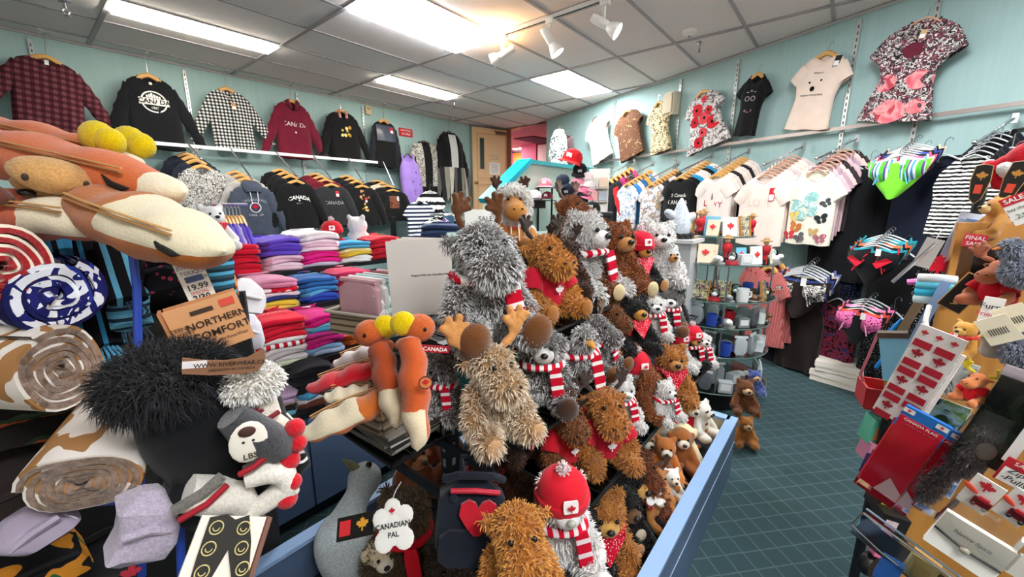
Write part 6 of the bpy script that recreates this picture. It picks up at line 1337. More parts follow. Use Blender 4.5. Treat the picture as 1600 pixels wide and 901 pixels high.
# blue wire rack
t = thing('blue_wire_rack', 'blue wire basket rack holding pouches and socks', 'rack', (0, 0, 0)); BW = plain('#2a4bb0', .3)
def wire(*pts, r=.005): MB().tube([atd(x, y, d) for x, y, d in pts], r, 8).build('wire', BW, t)
wire((-40, 347, .72), (60, 346, .70), (128, 343, .66), (140, 350, .655), (148, 370, .65), (190, 369, .64), (260, 362, .62)); wire((204, 372, .66), (214, 450, .67), (222, 900, .70), r=.006)
wire((-40, 470, .95), (330, 470, .95)); wire((150, 785, .62), (232, 780, .62), (240, 800, .62), (262, 802, .62)); wire((279, 760, .64), (282, 830, .64), (286, 1000, .66), r=.006); wire((330, 380, .95), (340, 1000, .98), r=.006); wire((-30, 380, 1.0), (-30, 1000, 1.0), r=.006)
bx = atd(150, 600, 1.05); MB().box((bx.x, bx.y+.05, .6), (.75, .02, 1.2), (0, 0, rad(-30))).build('dark_backing', plain('#17171b', .7), t, False)  # dark sheet filling the background behind the stock
# rolled blankets
def roll(label, c0, axis_px, R, L, m_out, m_in, turns=4, squash=1., th=.011, seed=0):
    c0 = Vector(c0); ax = Vector(axis_px).normalized(); u = ax.cross(Vector((0, 0, 1))).normalized(); w = u.cross(ax)
    t = thing('rolled_blanket', label, 'blanket', c0, 0, 'rolled fleece blankets'); rnd = random.Random(seed)
    N = turns*26; ring = []
    for i in range(N+1):
        f = i/N; a = 2*pi*turns*f+seed; r = R*(.1+.9*f)*(1+.035*sin(a*2.3+seed)); ring.append((a, r))
    def mk(r_in, r_out, mat, nm, y0, y1, rg):
        vs = []; fs = []; K = len(rg)
        for a, r in rg:
            for rr in (r+r_in, r+r_out):
                for yy in (y0, y1): p = u*cos(a)*rr+w*sin(a)*rr*squash+ax*(yy+.004*sin(a*3)); vs.append(p)
        for i in range(K-1):
            a, b = i*4, (i+1)*4; fs += [(a, b, b+1, a+1), (a+2, a+3, b+3, b+2), (a, a+2, b+2, b), (a+1, b+1, b+3, a+3)]
        MB().add(vs, fs).build(nm, mat, t)
    mk(-th*.55, th*.1, m_in, 'inner_layer', .0, L, ring); mk(th*.1, th*.5, m_out, 'outer_layer', .002, L, ring)
    return t
SNOW = blotch(('#ece4dc', '#a87a4c', '#e6dcd2', '#ece4dc'), 11., 2., 2., dist=.3); SNOW2 = fleece('#9a8272', '#5d483b', 90.)
NAVY = blotch(('#1b1c50', '#20225c', '#eef0f6', '#2a3a9a', '#191a48'), 12., 2., 3., dist=.8)
def rollp(label, px, py, d, back, R, L, mo, mi, turns=4, sq=1., seed=0, th=.011): p = atd(px, py, d); q = atd(*back); roll(label, p, q-p, R, L, mo, mi, turns, sq, th, seed)
rollp('navy and white patterned rolled blanket, spiral end showing', 88, 462, .60, (-60, 430, .66), .058, .3, NAVY, blotch(('#e8eaf2', '#22246a', '#f6f6fa'), 30., 1.), 3, .95, 1, .016)
rollp('cream and tan rolled blanket below the navy one', 98, 578, .60, (-80, 570, .62), .056, .3, SNOW, SNOW2, 5, 1.1, 2)
rollp('cream and tan rolled blanket pointing down in front', 128, 758, .56, (215, 625, .72), .064, .3, SNOW, SNOW2, 6, .8, 3)
rollp('cream and red edged rolled blanket at the picture edge', 8, 415, .55, (-120, 400, .6), .055, .2, blotch(('#f4ecdc', '#efe4d0', '#a81c24'), 8., 1.), fleece('#c02a2e', '#7a1418'), 4, 1., 4)
# dark stock between: soft folded lumps
def lump(label, px, py, d, wpx, hpx, dep, c, cat='sweater', rollz=0., mat=None, group='dark knitwear on the near stand', name='folded_knit'):
    p = atd(px, py, d); t = thing(name, label, cat, p, 0, group, 1., (0, rad(rollz), face(p))); w, h = pxw(wpx, d, px), pxm(hpx, d)
    m = MB(); m.rbox((0, dep/2, 0), (w, dep, h), .7); rnd = random.Random(px*3+py)
    m.v = [(x+.006*sin(z*60+px), y+.008*sin(x*50+z*30+py), z+.006*sin(x*45+px)) for x, y, z in m.v]; m.build('fold', mat or cloth(c), t)
    MB().tube([(-w*.4, -.002, h*.1), (0, -.006, h*.16), (w*.4, -.002, h*.08)], .006, 6).build('fold_ridge', mat or cloth(c), t); return t
lump('dark olive fleece bundle behind the fur hat', 205, 560, .78, 150, 130, .14, '#2a2720'); lump('black knit bundle under the golden pouch', 250, 460, .88, 170, 130, .1, '#1a1a1d'); lump('charcoal knit pile behind the navy blanket', 150, 430, .9, 180, 150, .1, '#15161a')
lump('black knit jumper with autumn bands at the picture edge', 40, 665, .66, 190, 110, .14, '#221f1d', mat=stripes(('#231f1d', '#231f1d', '#231f1d', '#9a4a24', '#2c3a28', '#231f1d'), 22., 2, .8)); lump('dark brown jumper under the autumn banded one', 40, 780, .68, 200, 130, .14, '#2a2321'); lump('black jumper low on the near stand', 170, 850, .74, 240, 170, .12, '#17171a')
lump('black jumper with a gold embroidered motif near the lower edge', 60, 900, .62, 170, 110, .12, '#1b1a1d', mat=blotch(('#1b1a1d', '#1b1a1d', '#1b1a1d', '#c8822a', '#2a5a38'), 10., 1., 3.)); lump('dark blanket low behind the fur hat', 330, 660, .85, 110, 220, .08, '#1b1b1f')
lump('orange and grey patterned blanket beside the kraft card', 345, 480, .86, 60, 130, .1, '#c86a3a', mat=blotch(('#c8582a', '#e08a3a', '#4a6068', '#5a7078'), 14., 2.), cat='blanket'); lump('grey and red nordic hat under the price tag', 258, 430, .80, 70, 80, .08, '#4a5068', cat='hat', mat=dots('#2a2c34', '#d0506a', 70., .3))
# teal and black knitted scarves
for i, (x0, y0, x1, y1, c, lab) in enumerate(((95, 372, 125, 520, stripes(('#3a8ab8', '#3a8ab8', '#1a1a1e', '#4aa0d0'), 34., 0), 'teal striped knit scarf hanging beside the navy blanket'), (140, 372, 165, 540, stripes(('#1b1b1f', '#3a90c0', '#17171b', '#17171b'), 38., 0), 'black and blue fringed scarf'), (172, 380, 200, 470, stripes(('#17171b', '#6ab8d8', '#17171b'), 40., 0), 'black scarf with a light blue stripe'), (196, 440, 208, 510, stripes(('#4a88a0', '#1b2a34', '#5a98b0'), 60., 2), 'short teal zigzag knit tail'), (330, 385, 345, 470, stripes(('#4a98b8', '#1b2a34', '#2a4a58'), 60., 2), 'teal knit mitten beside the price tag'))):
    a, b = atd(x0, y0, .78), atd(x1, y1, .74); t = thing('knit_scarf', lab, 'scarf', a, 0, 'knitted scarves on the near stand'); v = b-a; sd = RT*.028
    m = MB().tube([(0, 0, 0), v*.3+RT*.006, v*.65-RT*.004, v], [.024, .028, .03, .03], 10, True, .45); m.build('scarf_body', c, t)
    for k in range(6): q = v+RT*(.008*(k-2.5)); MB().tube([q, q+Vector((.002*k, 0, -.02)), q+Vector((.003, 0, -.035))], .0022, 5).build('fringe', plain('#58b0d8' if i < 2 else '#3a4a58', .9), t)
# black fur hat with long pile
p = atd(318, 660, .60); t = thing('fur_hat', 'black hat with long black faux fur trim, in the near stand', 'hat', p, 0, None, 1., (0, rad(-14), face(p)))
m = MB(); m.ball((.01, .05, -.03), (.098, .07, .125), None, 20, 14); m.ball((.05, .03, -.09), (.055, .045, .075)); m.tube([(-.02, .04, -.1), (-.03, .03, -.17)], [.08, .06], 14); m.tube([(.07, .0, -.1), (.085, -.01, -.16)], [.03, .022], 10); me = remesh(m, .01, 6); ob('hat_body', me, cloth('#121316', .2), t)
m = MB().ball((-.012, .03, .075), (.07, .055, .04), (0, .2, 0), 18, 12); fm = m.mesh('fur_base'); ob('fur_base', fm, plain('#0e0e10', .9), t); o = ob('long_fur', fur_mesh(fm, 7000, .032, .0008, 3, .2, .6), furm('#08080a', '#3c3c42', 2.5), t); o['kind'] = 'stuff'
letters('C', .03, lambda x, y: Vector((x+.088, -.036, y-.118)), plain('#f2f2f2', .8), t, bold=.04)
# price tag and kraft cards
def card(label, px, py, d, wpx, hpx, roll_, col, cat='card', yaw=0., pitch=0., name='paper_card', group=None, th=.003, mat=None):
    p = atd(px, py, d); t = thing(name, label, cat, p, 0, group, 1., (pitch, rad(roll_), face(p)+rad(yaw))); w, h = pxw(wpx, d, px), pxm(hpx, d)
    MB().box((0, 0, 0), (w, th, h)).build('sheet', mat or plain(col, .6), t, False); t['wh'] = (w, h); return t, w, h
def onc(x0, y0, k=1., e=.004): return lambda x, y: Vector((x0+x, -e, y0+y))
t, w, h = card('white price tag reading 19.99 hung under the golden pouch', 302, 432, .66, 46, 78, -12, '#f2ede2', 'tag', name='price_tag_card')
for i in range(4): letters(('GRV 2018', 'JOLA KNIT', 'TOUQUES', '70330 2N')[i], .0085, onc(.004, h*.36-i*.011), plain('#555555'), t)
patch(onc(0, 0, 1, .0032), -.012, .012, -.008, .002, plain('#3a5a9a'), t, 'blue_bar', 1, 1); letters('19.99', .0135, onc(0, -.017), plain('#222222'), t, bold=.02); letters('SPECIAL', .007, onc(0, -.0265), plain('#c85050'), t); letters('2/30', .0135, onc(0, -.0355), plain('#222222'), t, bold=.02)
t, w, h = card('kraft header card lettered NORTHERN COMFORT', 330, 508, .64, 118, 82, -13, '#d79a68', 'card')
MB().box((-w/2-.004, .012, 0), (.004, .028, h)).build('side_fold', plain('#b87a4c', .6), t, False); MB().box((0, .026, 0), (w, .003, h)).build('back_leaf', plain('#c88a58', .6), t, False)
letters('NORTHERN', .0152, onc(.011, .007), plain('#2a1c14'), t, bold=.012); letters('COMFORT', .0165, onc(.011, -.012), plain('#2a1c14'), t, bold=.012); letters('TEENY', .0085, onc(-.037, .009), plain('#5a3a28'), t); letters('WEENY', .0085, onc(-.036, .0005), plain('#5a3a28'), t); letters('by RiverWear', .0068, onc(.024, -.026), plain('#6a4a34'), t)
patch(onc(0, 0, 1, .0035), .022, .042, .024, .036, plain('#d84a3a'), t, 'red_sticker', 1, 1); patch(onc(0, 0, 1, .0035), -.018, .012, .024, .031, plain('#3a2418'), t, 'hang_slot', 1, 1)
p = atd(352, 565, .56); t = thing('canoe_label', 'brown canoe shaped paper label with a web address', 'label', p, 0, None, .85, (0, rad(9), face(p))); pts = []
for x, y in ((-.055, .012), (-.03, .006), (.0, .003), (.03, .006), (.046, .016), (.052, .02), (.056, .008), (.054, -.008), (.044, -.02), (.02, -.022), (-.02, -.02), (-.055, -.014)): pts.append((x, y))
MB().prism(pts, 0, .003, Euler((rad(90), 0, 0)).to_matrix()).build('sheet', plain('#8a5f42', .6), t, False); letters('WWW.RIVERWEAR.CA', .0095, onc(.008, -.003), plain('#2a1a10'), t, bold=.02); letters('DESIGNED IN CANADA', .006, onc(.01, -.012), plain('#2a1a10'), t); patch(onc(0, 0, 1, .0035), -.055, -.024, -.006, .006, plain('#e8e0e0'), t, 'white_sticker', 1, 1)
# socks and slippers
SOCKW = fleece('#f4efe6', '#d8cfc0', 200.)
def sock(label, px, py, d, pts, r, mat, band=None, name='slipper_sock', fl=.8):
    p = atd(px, py, d); t = thing(name, label, 'sock', p, 0, 'socks and slippers on the near stand', 1., (0, 0, face(p))); MB().tube([Vector(q) for q in pts], r, 14, True, fl).build('sock_body', mat, t)
    return t
t = sock('white fluffy cuffed sock with a maroon maple leaf', 396, 612, .62, [(-.012, .03, .03), (-.008, .02, .0), (0, .02, -.03), (.006, .02, -.06)], [.03, .034, .032, .03], fleece('#efe6d8'))
m = MB().ball((0, .01, .012), (.04, .034, .026), None, 16, 10); fm = m.mesh('cuff'); ob('cuff', fm, SOCKW, t); o = ob('cuff_pile', fur_mesh(fm, 2500, .012, .0016, 2, .1, .5), furm('#d8d0c4', '#ffffff'), t); o['kind'] = 'stuff'
leaf_fn(lambda x, y: Vector((x, -.016, y-.03)), .013, .0, 0, plain('#7a1c28', .8), t); MB().tube([(-.03, -.0, -.052), (0, -.014, -.05), (.03, -.002, -.042)], .004, 6).build('maroon_band', plain('#7a1c28', .9), t)
t = sock('charcoal sock with a white sheep head patch', 412, 690, .60, [(-.035, .02, .045), (-.02, .02, .02), (.0, .02, -.005), (.022, .02, -.028), (.03, .02, -.04)], [.026, .033, .036, .03, .014], fleece('#4a4a4e', '#2c2c30'))
MB().ball((-.018, -.01, .012), (.024, .004, .032), (0, .2, 0), 18, 8).build('sheep_patch', plain('#f0e8da', .8), t); MB().ball((-.018, -.014, .03), (.011, .003, .008)).build('sheep_curl', plain('#4a2a20', .8), t); letters('LBS', .012, lambda x, y: Vector((x-.018, -.0155, y-.008)), plain('#3a2a22'), t, bold=.02)
for sx in (-.024, -.012): MB().ball((sx, -.0145, .015), (.002, .001, .002)).build('sheep_eye', plain('#2a1a14'), t)
t = sock('cream fuzzy slipper with a red chain stitch, hung low', 350, 775, .60, [(-.04, .01, .02), (-.012, .01, .002), (.015, .01, -.012), (.03, .01, -.05)], [.03, .034, .032, .022], SOCKW)
MB().tube([(-.052, -.02, .002), (-.02, -.026, .014), (.006, -.022, .03)], .0045, 6).build('red_stitch', plain('#a81c2c', .9), t); MB().tube([(-.056, -.012, .014), (-.022, -.018, .028), (.002, -.014, .042)], .008, 8).build('grey_cuff', fleece('#8a8680', '#5a5650'), t)
t = sock('cream fuzzy slipper toe beside the red pompoms', 420, 748, .62, [(-.03, .01, .01), (0, .01, .012), (.02, .01, .0), (.024, .01, -.03), (-.01, .01, -.045), (-.05, .01, -.06)], [.02, .026, .026, .024, .018, .014], SOCKW); MB().tube([(-.035, -.012, .03), (-.015, -.016, .038), (.004, -.012, .048)], .0045, 6).build('red_stitch', plain('#a81c2c', .9), t)
t = sock('cream ribbed knit slipper with a row of pompoms', 448, 690, .66, [(-.03, .02, .05), (-.012, .02, .02), (-.004, .02, -.03), (-.014, .02, -.07)], [.02, .026, .026, .02], fleece('#efe6d6', '#cfc2ae', 120.))
for i, (px, py, r) in enumerate(((461, 668, 15), (452, 690, 15), (466, 692, 13), (452, 718, 16), (446, 742, 12), (458, 752, 13), (448, 778, 16))):
    q = atd(px, py, .64); pp = thing('red_pompom', f'red wool pompom, {["first", "second", "third", "fourth", "fifth", "sixth", "seventh"][i]} from the top beside the cream slipper', 'pompom', q, 0, 'red pompoms'); MB().ball((0, 0, 0), pxm(r, .64), None, 14, 10).build('wool_ball', fleece('#e0182a', '#a80c1c', 300.), pp); MB().tube([(0, 0, pxm(r, .64)*.8), (-.006, .01, pxm(r, .64)*1.6)], .0015, 5).build('thread', plain('#e8e0d0'), pp)
# bottom of the stand
t = lump('lilac fleece blanket with a red leaf mark near the lower edge', 228, 845, .56, 100, 130, .07, '#c9bcd0', 'blanket', 20., fleece('#cfc4d6', '#a89cb4', 240.)); leaf_fn(lambda x, y: Vector((x-.01, -.012, y-.035)), .014, 0, 0, plain('#a81c34', .8), t)
lump('clear bag of lilac fleece at the lower picture corner', 60, 835, .56, 110, 70, .06, '#b8aac0', 'bag', -25., plain('#a89cb0', .15, 0., .6)); lump('white sock roll behind the leggings card', 290, 800, .62, 44, 80, .05, '#e4dcd8', 'sock', 20., fleece('#e6ded8'))
t, w, h = card('cream leggings package card printed with dark smiley leggings', 345, 872, .54, 118, 116, 32, '#f0e2d4', 'package', pitch=rad(-25))
LG = [(-.032, .048), (-.012, .052), (.0, .046), (.016, .052), (.03, .02), (.05, -.05), (.036, -.055), (.004, .01), (-.012, -.05), (-.026, -.05), (-.03, .0)]
MB().add([Vector((x, -.0035, y)) for x, y in LG], [(0, 1, 2, 7, 10), (2, 3, 4, 7), (4, 5, 6, 7), (7, 8, 9, 10)]).build('leggings_print', plain('#23201a', .6), t, False)
for i, (x, y) in enumerate(((-.02, .036), (.014, .036), (-.02, .012), (.02, .012), (-.018, -.014), (-.02, -.038), (.03, -.012), (.038, -.036))): MB().tube([(x+cos(a)*.008, -.0045, y+sin(a)*.008) for a in [2*pi*j/14 for j in range(15)]], .0008, 4, False).build('smiley_ring', plain('#d8c88a', .6), t); MB().tube([(x+cos(a)*.004, -.0045, y+sin(a)*.004) for a in [pi+pi*j/6 for j in range(7)]], .0007, 4, False).build('smile', plain('#d8c88a', .6), t)
MB().box((w/2+.004, .01, 0), (.006, .03, h)).build('side_fold', plain('#7a5244', .6), t, False)
# white cloth heaps beside the shelves
for px, py, d, w_, h_, c, lab in ((385, 470, 1.25, 60, 60, '#f4f0f2', 'crumpled white blouse hanging off the second shelf'), (392, 525, 1.2, 40, 60, '#ece6f0', 'crumpled white and violet cloth below the blouse')): lump(lab, px, py, d, w_, h_, .06, c, 'cloth', 10, None, 'white cloth heaps', 'crumpled_cloth')
# snowman plushes and santa hats behind
pl = atd(338, 392, 1.7); plush('bear', 'white snowman bear with a red bow behind the golden pouch', pl, face(pl)+.3, (70*1.7/FPX)/.33, WHT, 0, 0, muzzle='#ffffff', bow='#d01a2c', group=None)
pl = atY(520, 372, 2.55); plush('bear', 'brown bear in a red toque on top of the shirt display', Vector((pl.x, pl.y, 1.09)), face(pl), (60*fwd(pl)/FPX)/.36, BRN, 2000, .016, hat='#d01a2c', jersey='#c81a2a', bow=False, group=None)
pl = atY(558, 372, 2.6); plush('bear', 'white bear seen from behind on top of the shirt display', Vector((pl.x, pl.y, 1.09)), face(pl)+2.6, (62*fwd(pl)/FPX)/.33, WHT, 0, 0, group=None)
# hanging moose pouches at the near end of the island
p = atd(616, 515, .92); g_ = 'moose snout pouches'
pouch('orange moose pouch hanging nose down with a maple leaf badge', atd(642, 525, .88), atd(655, 705, .80), .028, .036, '#cc5c28', '#f0dfbc', x0=.7, roll=pi/2)
t = bpy.data.objects[[o.name for o in bpy.data.objects if o.get('label', '') == 'orange moose pouch hanging nose down with a maple leaf badge'][0]]
pouch('orange moose pouch hanging beside the leaf badge one', atd(592, 535, .93), atd(622, 668, .86), .026, .034, '#b84e22', '#f0dfbc', x0=.62, roll=pi/2)
pouch('cream and orange pouch lying out of the basket', atd(602, 622, .93), atd(470, 682, .86), .026, .04, '#d8742e', '#f6eac8', x0=.28, slope=-.2, band=-.2); pouch('small red pouch with a zip above the basket', atd(600, 570, 1.02), atd(478, 608, 1.0), .02, .034, '#d01828', '#e83a44', x0=.6, mark=False); pouch('striped red and white pouch behind the red one', atd(600, 545, 1.1), atd(520, 570, 1.08), .02, .034, '#c81a2c', '#f4ecec', x0=.3, mark=False); pouch('small orange pouch with yellow antlers in the basket', atd(580, 612, .98), atd(505, 620, .95), .016, .028, '#d98a4a', '#fbf0d0', x0=.1)
q = atd(665, 597, .79); n = 18; tt = thing('leaf_badge', 'round red maple leaf badge on the hanging moose pouch', 'badge', q, 0, None, 1., (0, rad(-5), face(q))); MB().lathe([(0, 0), (.0125, 0), (.0125, .002), (0, .003)], 20, (0, 0, 0), Euler((rad(90), 0, 0)).to_matrix()).build('disc', plain('#e0874e', .8), tt); leaf_fn(lambda x, y: Vector((x, -.0035, y)), .009, 0, 0, plain('#d01828', .7), tt); MB().tube([(cos(a)*.0125, -.002, sin(a)*.0125) for a in [2*pi*j/20 for j in range(21)]], .0012, 5, False).build('stitched_rim', plain('#4a1c14', .7), tt)
for px, py, d, s, lab in ((578, 520, .95, -1, 'orange moose head pouch end with yellow antler, by the brochure boards'), (655, 512, .90, 1, 'orange moose head with a ribbon, top of the hanging pouch')):
    q = atd(px, py, d); t = thing('moose_plush', lab, 'plush toy', q, 0, 'moose heads on the hanging pouches', 1., (0, 0, face(q))); MB().ball((0, 0, 0), (.036, .036, .032), None, 18, 12).build('head', fleece('#d8682e', '#a84c1c'), t); MB().ball((s*.012, -.034, .006), (.004, .003, .005)).build('eye', plain('#1a1210', .2), t); MB().ball((-s*.034, -.012, .016), (.028, .018, .028), (0, s*.5, 0), 14, 9).build('antler', fleece('#f0d400', '#d8b000'), t); MB().ball((-s*.03, -.018, -.03), (.024, .018, .016), None, 12, 8).build('ear', fleece('#d07040'), t)
q = atd(680, 545, .88); t = thing('canada_ribbon', 'dark red ribbon lettered CANADA on the hanging pouch', 'ribbon', q, 0, None, 1., (0, rad(8), face(q))); MB().box((0, 0, 0), (.06, .003, .016)).build('ribbon_band', cloth('#a81828'), t, False); letters('CANADA', .0125, lambda x, y: Vector((x, -.0025, y)), W_(), t, bold=.02); o = MB().box((-.045, -.004, -.012), (.04, .003, .016), (0, rad(-40), 0)).build('ribbon_tail', cloth('#b81c2c'), t, False)
# ================================================================ SOUVENIR RACK BESIDE THE AISLE
t = thing('souvenir_rack', 'black souvenir rack with a brown panel at the picture edge', 'rack', (0, 0, 0))
def rod(*pts, r=.006, m=None, nm='rod'): return MB().tube([atd(x, y, d) for x, y, d in pts], r, 8).build(nm, m or BLACKM(), t)
cb = atd(1580, 660, .92); ang = face(cb)+rad(24)
o = MB().box((0, 0, 0), (.5, .018, 1.25)).build('cork_panel', wood('#a8702e', '#c08840'), t, False); o.location = (cb.x+.1, cb.y-.1, .78); o.rotation_euler = (0, 0, ang)
q0 = atd(1490, 480, 1.12); 
MB().tube([(q0.x, q0.y, .03), (q0.x, q0.y, 1.5)], .011, 8).build('post', BLACKM(), t); q1 = atd(1390, 640, 1.1); MB().tube([(q1.x, q1.y, .03), (q1.x, q1.y, 1.1)], .012, 8).build('post', BLACKM(), t); q2 = atd(1640, 500, 1.15); MB().tube([(q2.x, q2.y, .03), (q2.x, q2.y, 1.7)], .014, 8).build('post', BLACKM(), t)
bp = atd(1575, 600, 1.12); o = MB().box((0, 0, 0), (.3, .012, 1.25)).build('dark_backing', plain('#141315', .6), t, False); o.location = (bp.x+.02, bp.y-.02, .7); o.rotation_euler = (0, 0, face(bp)+rad(12))  # black sheet put behind the items to keep the gaps dark
o = MB().box((0, 0, 0), (.4, .28, .05)).build('base_tray', BLACKM(), t, False); o.location = (bp.x-.04, bp.y, .1); o.rotation_euler = (0, 0, face(bp))
for px, py, d in ((1353, 700, 1.35), (1357, 880, 1.02)): q = atd(px, py, d); MB().lathe([(0, -.012), (.026, -.012), (.03, -.004), (.03, .004), (.026, .012), (0, .012)], 18, q, Euler((rad(90), 0, face(q)+1.2)).to_matrix()).build('caster', plain('#0e0e0f', .5), t)
rod((1395, 440, .95), (1462, 380, .95), r=.004, m=CHROME(), nm='chrome_hook'); rod((1452, 545, .9), (1446, 500, .92), (1452, 478, .94), r=.005, m=plain('#e8e6e2', .3), nm='white_hook'); rod((1400, 590, .9), (1480, 560, 1.0), r=.004, m=CHROME(), nm='chrome_hook')
rod((1585, 205, 1.0), (1640, 195, 1.05), r=.006, nm='top_rod')
G9 = 'souvenirs hung on the aisle rack'
def c9(label, px, py, d, w, h, roll_, col, **k): return card(label, px, py, d, w, h, roll_, col, group=G9, **k)
# sheet of flag stickers
t, w, h = c9('white sticker sheet with six Canadian flags, curling at the edge', 1432, 590, .86, 78, 165, 13, '#f3efea', name='sticker_sheet', cat='stickers', yaw=-20)
for i in range(2):
    for j in range(3):
        x0 = (-.24+i*.48)*w; y0 = h*.22-j*.069
        for s in (-1, 1): patch(onc(x0, y0), -w*.2, w*.2, s*.0235-.008, s*.0235+.008, plain('#b81c30', .5), t, 'flag_bar', 1, 1)
        leaf_fn(onc(x0, y0), .0135, 0, 0, plain('#a01828', .5), t)
for x in (-.024, 0, .024): leaf_fn(onc(x, h*.43), .008, 0, 0, plain('#c82a38', .5), t)
MB().box((w/2+.003, .008, -.02), (.006, .006, h*.9)).build('curl_edge', plain('#f7f5f2', .5), t, False)
# packaged flags
for k, (px, py, d, lab) in enumerate(((1406, 715, .84, 'packaged Canada flag with a blue header card, front one'), (1428, 728, .9, 'packaged Canada flag half hidden behind the front one'))):
    t, w, h = c9(lab, px, py, d, 70, 138, 14, '#c8142c', name='packaged_flag', cat='flag', th=.014, yaw=-15, mat=cloth('#cc1430'))
    MB().box((0, -.001, h/2-.004), (w*1.04, .01, h*.28)).build('header_card', plain('#1f74c8', .4), t, False); MB().add([(-w*.1, -.0085, -h/2), (w*.5, -.0085, -h/2), (w*.5, -.0085, -h*.38), (w*.1, -.0085, -h*.26)], [(0, 1, 2, 3)]).build('white_corner', plain('#e8d4d8', .6), t, False)
    letters('CANADA FLAG', w*.115, lambda x, y: Vector((x, -.0075, y+h*.47)), W_(), t, bold=.02)
    for s in (-1, 1): patch(lambda x, y: Vector((x+s*w*.38, -.0078, y+h*.575)), -.009, .009, -.005, .005, W_(), t, 'tiny_flag', 1, 1); leaf_fn(lambda x, y: Vector((x+s*w*.38, -.0085, y+h*.575)), .004, 0, 0, plain(RED), t)
    MB().box((0, -.006, -.01), (w*1.06, .03, h*1.0)).build('clear_sleeve', glassm((.97, .95, .95), .08), t, False)
# books and small boxes at the aisle edge
for i, (px, py, d, w_, h_, c, c2, lab) in enumerate(((1372, 672, 1.15, 44, 40, '#5ac0a0', '#e8a060', 'green and orange booklet at the aisle edge of the rack'), (1362, 702, 1.15, 30, 30, '#e89ab8', '#2a2030', 'pink booklet under the green one'), (1376, 735, 1.1, 48, 34, '#34206a', '#f0a860', 'purple boxed souvenir at the aisle edge'), (1384, 775, 1.05, 46, 40, '#1d1a1c', '#e8d830', 'black boxed souvenir with a yellow band'), (1388, 810, 1.02, 48, 30, '#141315', '#e8e4e0', 'black box lettered U under the yellow banded one'), (1376, 842, 1.0, 26, 44, '#f07aa8', '#f0d840', 'pink and yellow card near the caster'), (1390, 640, 1.2, 40, 40, '#2a2a44', '#d0d0d8', 'dark blue packet under the sticker sheet'))):
    t, w, h = c9(lab, px, py, d, w_, h_, 10, c, name='boxed_souvenir', cat='box', th=.05, yaw=30)
    patch(onc(0, 0, 1, .0262), -w*.35, w*.1, -h*.3, h*.25, plain(c2, .5), t, 'cover_print', 1, 1)
    if 'lettered U' in lab: letters('U', .03, lambda x, y: Vector((x-w*.2, -.0275, y)), plain('#f0f0f0'), t, bold=.03)
# red tray with figures
p = atd(1388, 618, 1.15); t = thing('red_tray', 'red box tray holding tiny figures behind the sticker sheet', 'tray', p, face(p)+.3); MB().box((0, 0, -.03), (.12, .09, .01)).build('tray_base', plain('#a81c24', .5), t, False)
for s in (-1, 1): MB().box((0, s*.045, 0), (.12, .006, .06)).build('tray_side', plain('#b82028', .5), t, False); MB().box((s*.06, 0, 0), (.006, .09, .06)).build('tray_end', plain('#b82028', .5), t, False)
for i in range(5): q = p+Vector((-.04+.02*i, -.01+.012*(i % 2), -.02)); f = thing('tiny_figure', f'{("cream", "orange", "tan", "pink", "white")[i]} tiny figure in the red tray', 'figurine', q, 0, 'figures in the red tray'); MB().ball((0, 0, .018), (.012, .012, .018)).build('figure_body', plain(('#e8d8b8', '#e07a3a', '#c89a68', '#e8a0a8', '#f2eee8')[i], .6), f); MB().ball((0, 0, .042), .01).build('figure_head', plain('#e8c8a0', .6), f)
# white and blue frames, leaf bunch, aqua bundle
c9('pale blue card folder behind the black bag', 1512, 388, 1.02, 74, 84, 12, '#a9c6ea', name='card_folder', cat='folder'); c9('white card folder behind the blue ones', 1520, 378, 1.06, 84, 84, 10, '#eef0ee', name='card_folder', cat='folder'); c9('bright blue card folder at the back of the rack', 1526, 384, 1.04, 76, 76, 11, '#4a86d0', name='card_folder', cat='folder')
t, w, h = c9('dark photo frame in a clear bag', 1520, 414, .96, 76, 58, 10, '#1b1a1c', name='bagged_frame', cat='packet', th=.012); t.name = 'bagged_picture'; MB().box((0, -.004, 0), (w*1.1, .02, h*1.15)).build('clear_bag', glassm((.9, .92, .93), .1), t, False); MB().tube([(-w*.5, -.012, -h*.5), (w*.5, -.012, -h*.5)], .002, 5).build('wire_edge', CHROME(), t)
t, w, h = c9('small red and white sale tag on the clear bag', 1523, 376, .93, 38, 20, 6, '#d8344a', name='sale_tag', cat='tag'); letters('FINAL', .0125, onc(0, .006), W_(), t, bold=.01); letters('SALE', .012, onc(0, -.007), W_(), t, bold=.01)
t, w, h = c9('silver grey blank tag beside the leaf garland', 1450, 395, 1.0, 30, 46, 14, '#b9b4ae', name='blank_tag', cat='tag'); MB().tube([(0, -.003, h*.5), (.0, -.003, h*.5+.02)], .001, 4).build('string', plain('#dddddd'), t)
p = atd(1466, 418, 1.0); t = thing('leaf_garland', 'bright red felt maple leaf on a pink cloth', 'decoration', p, face(p)); MB().prism([(x*.032, y*.036) for x, y in LEAF], 0, .006, Euler((rad(90), 0, 0)).to_matrix()).build('felt_leaf', fleece('#e01830'), t, False); MB().tube([(-.05, .01, -.045), (0, .012, -.035), (.03, .012, -.02)], [.014, .018, .016], 10, True, .5).build('pink_cloth', cloth('#e87ab8'), t)
p = atd(1462, 455, 1.0); t = thing('aqua_bundle', 'aqua and white rolled cloth bundle on the rack', 'cloth', p, face(p)); 
for i in range(4): MB().tube([(-.035, 0, .03-.018*i), (0, -.008, .034-.018*i), (.03, 0, .032-.018*i)], .011, 10).build('cloth_roll', cloth(('#f0f6f8', '#6ad0e8', '#40bfe0', '#d8f0f6')[i]), t)
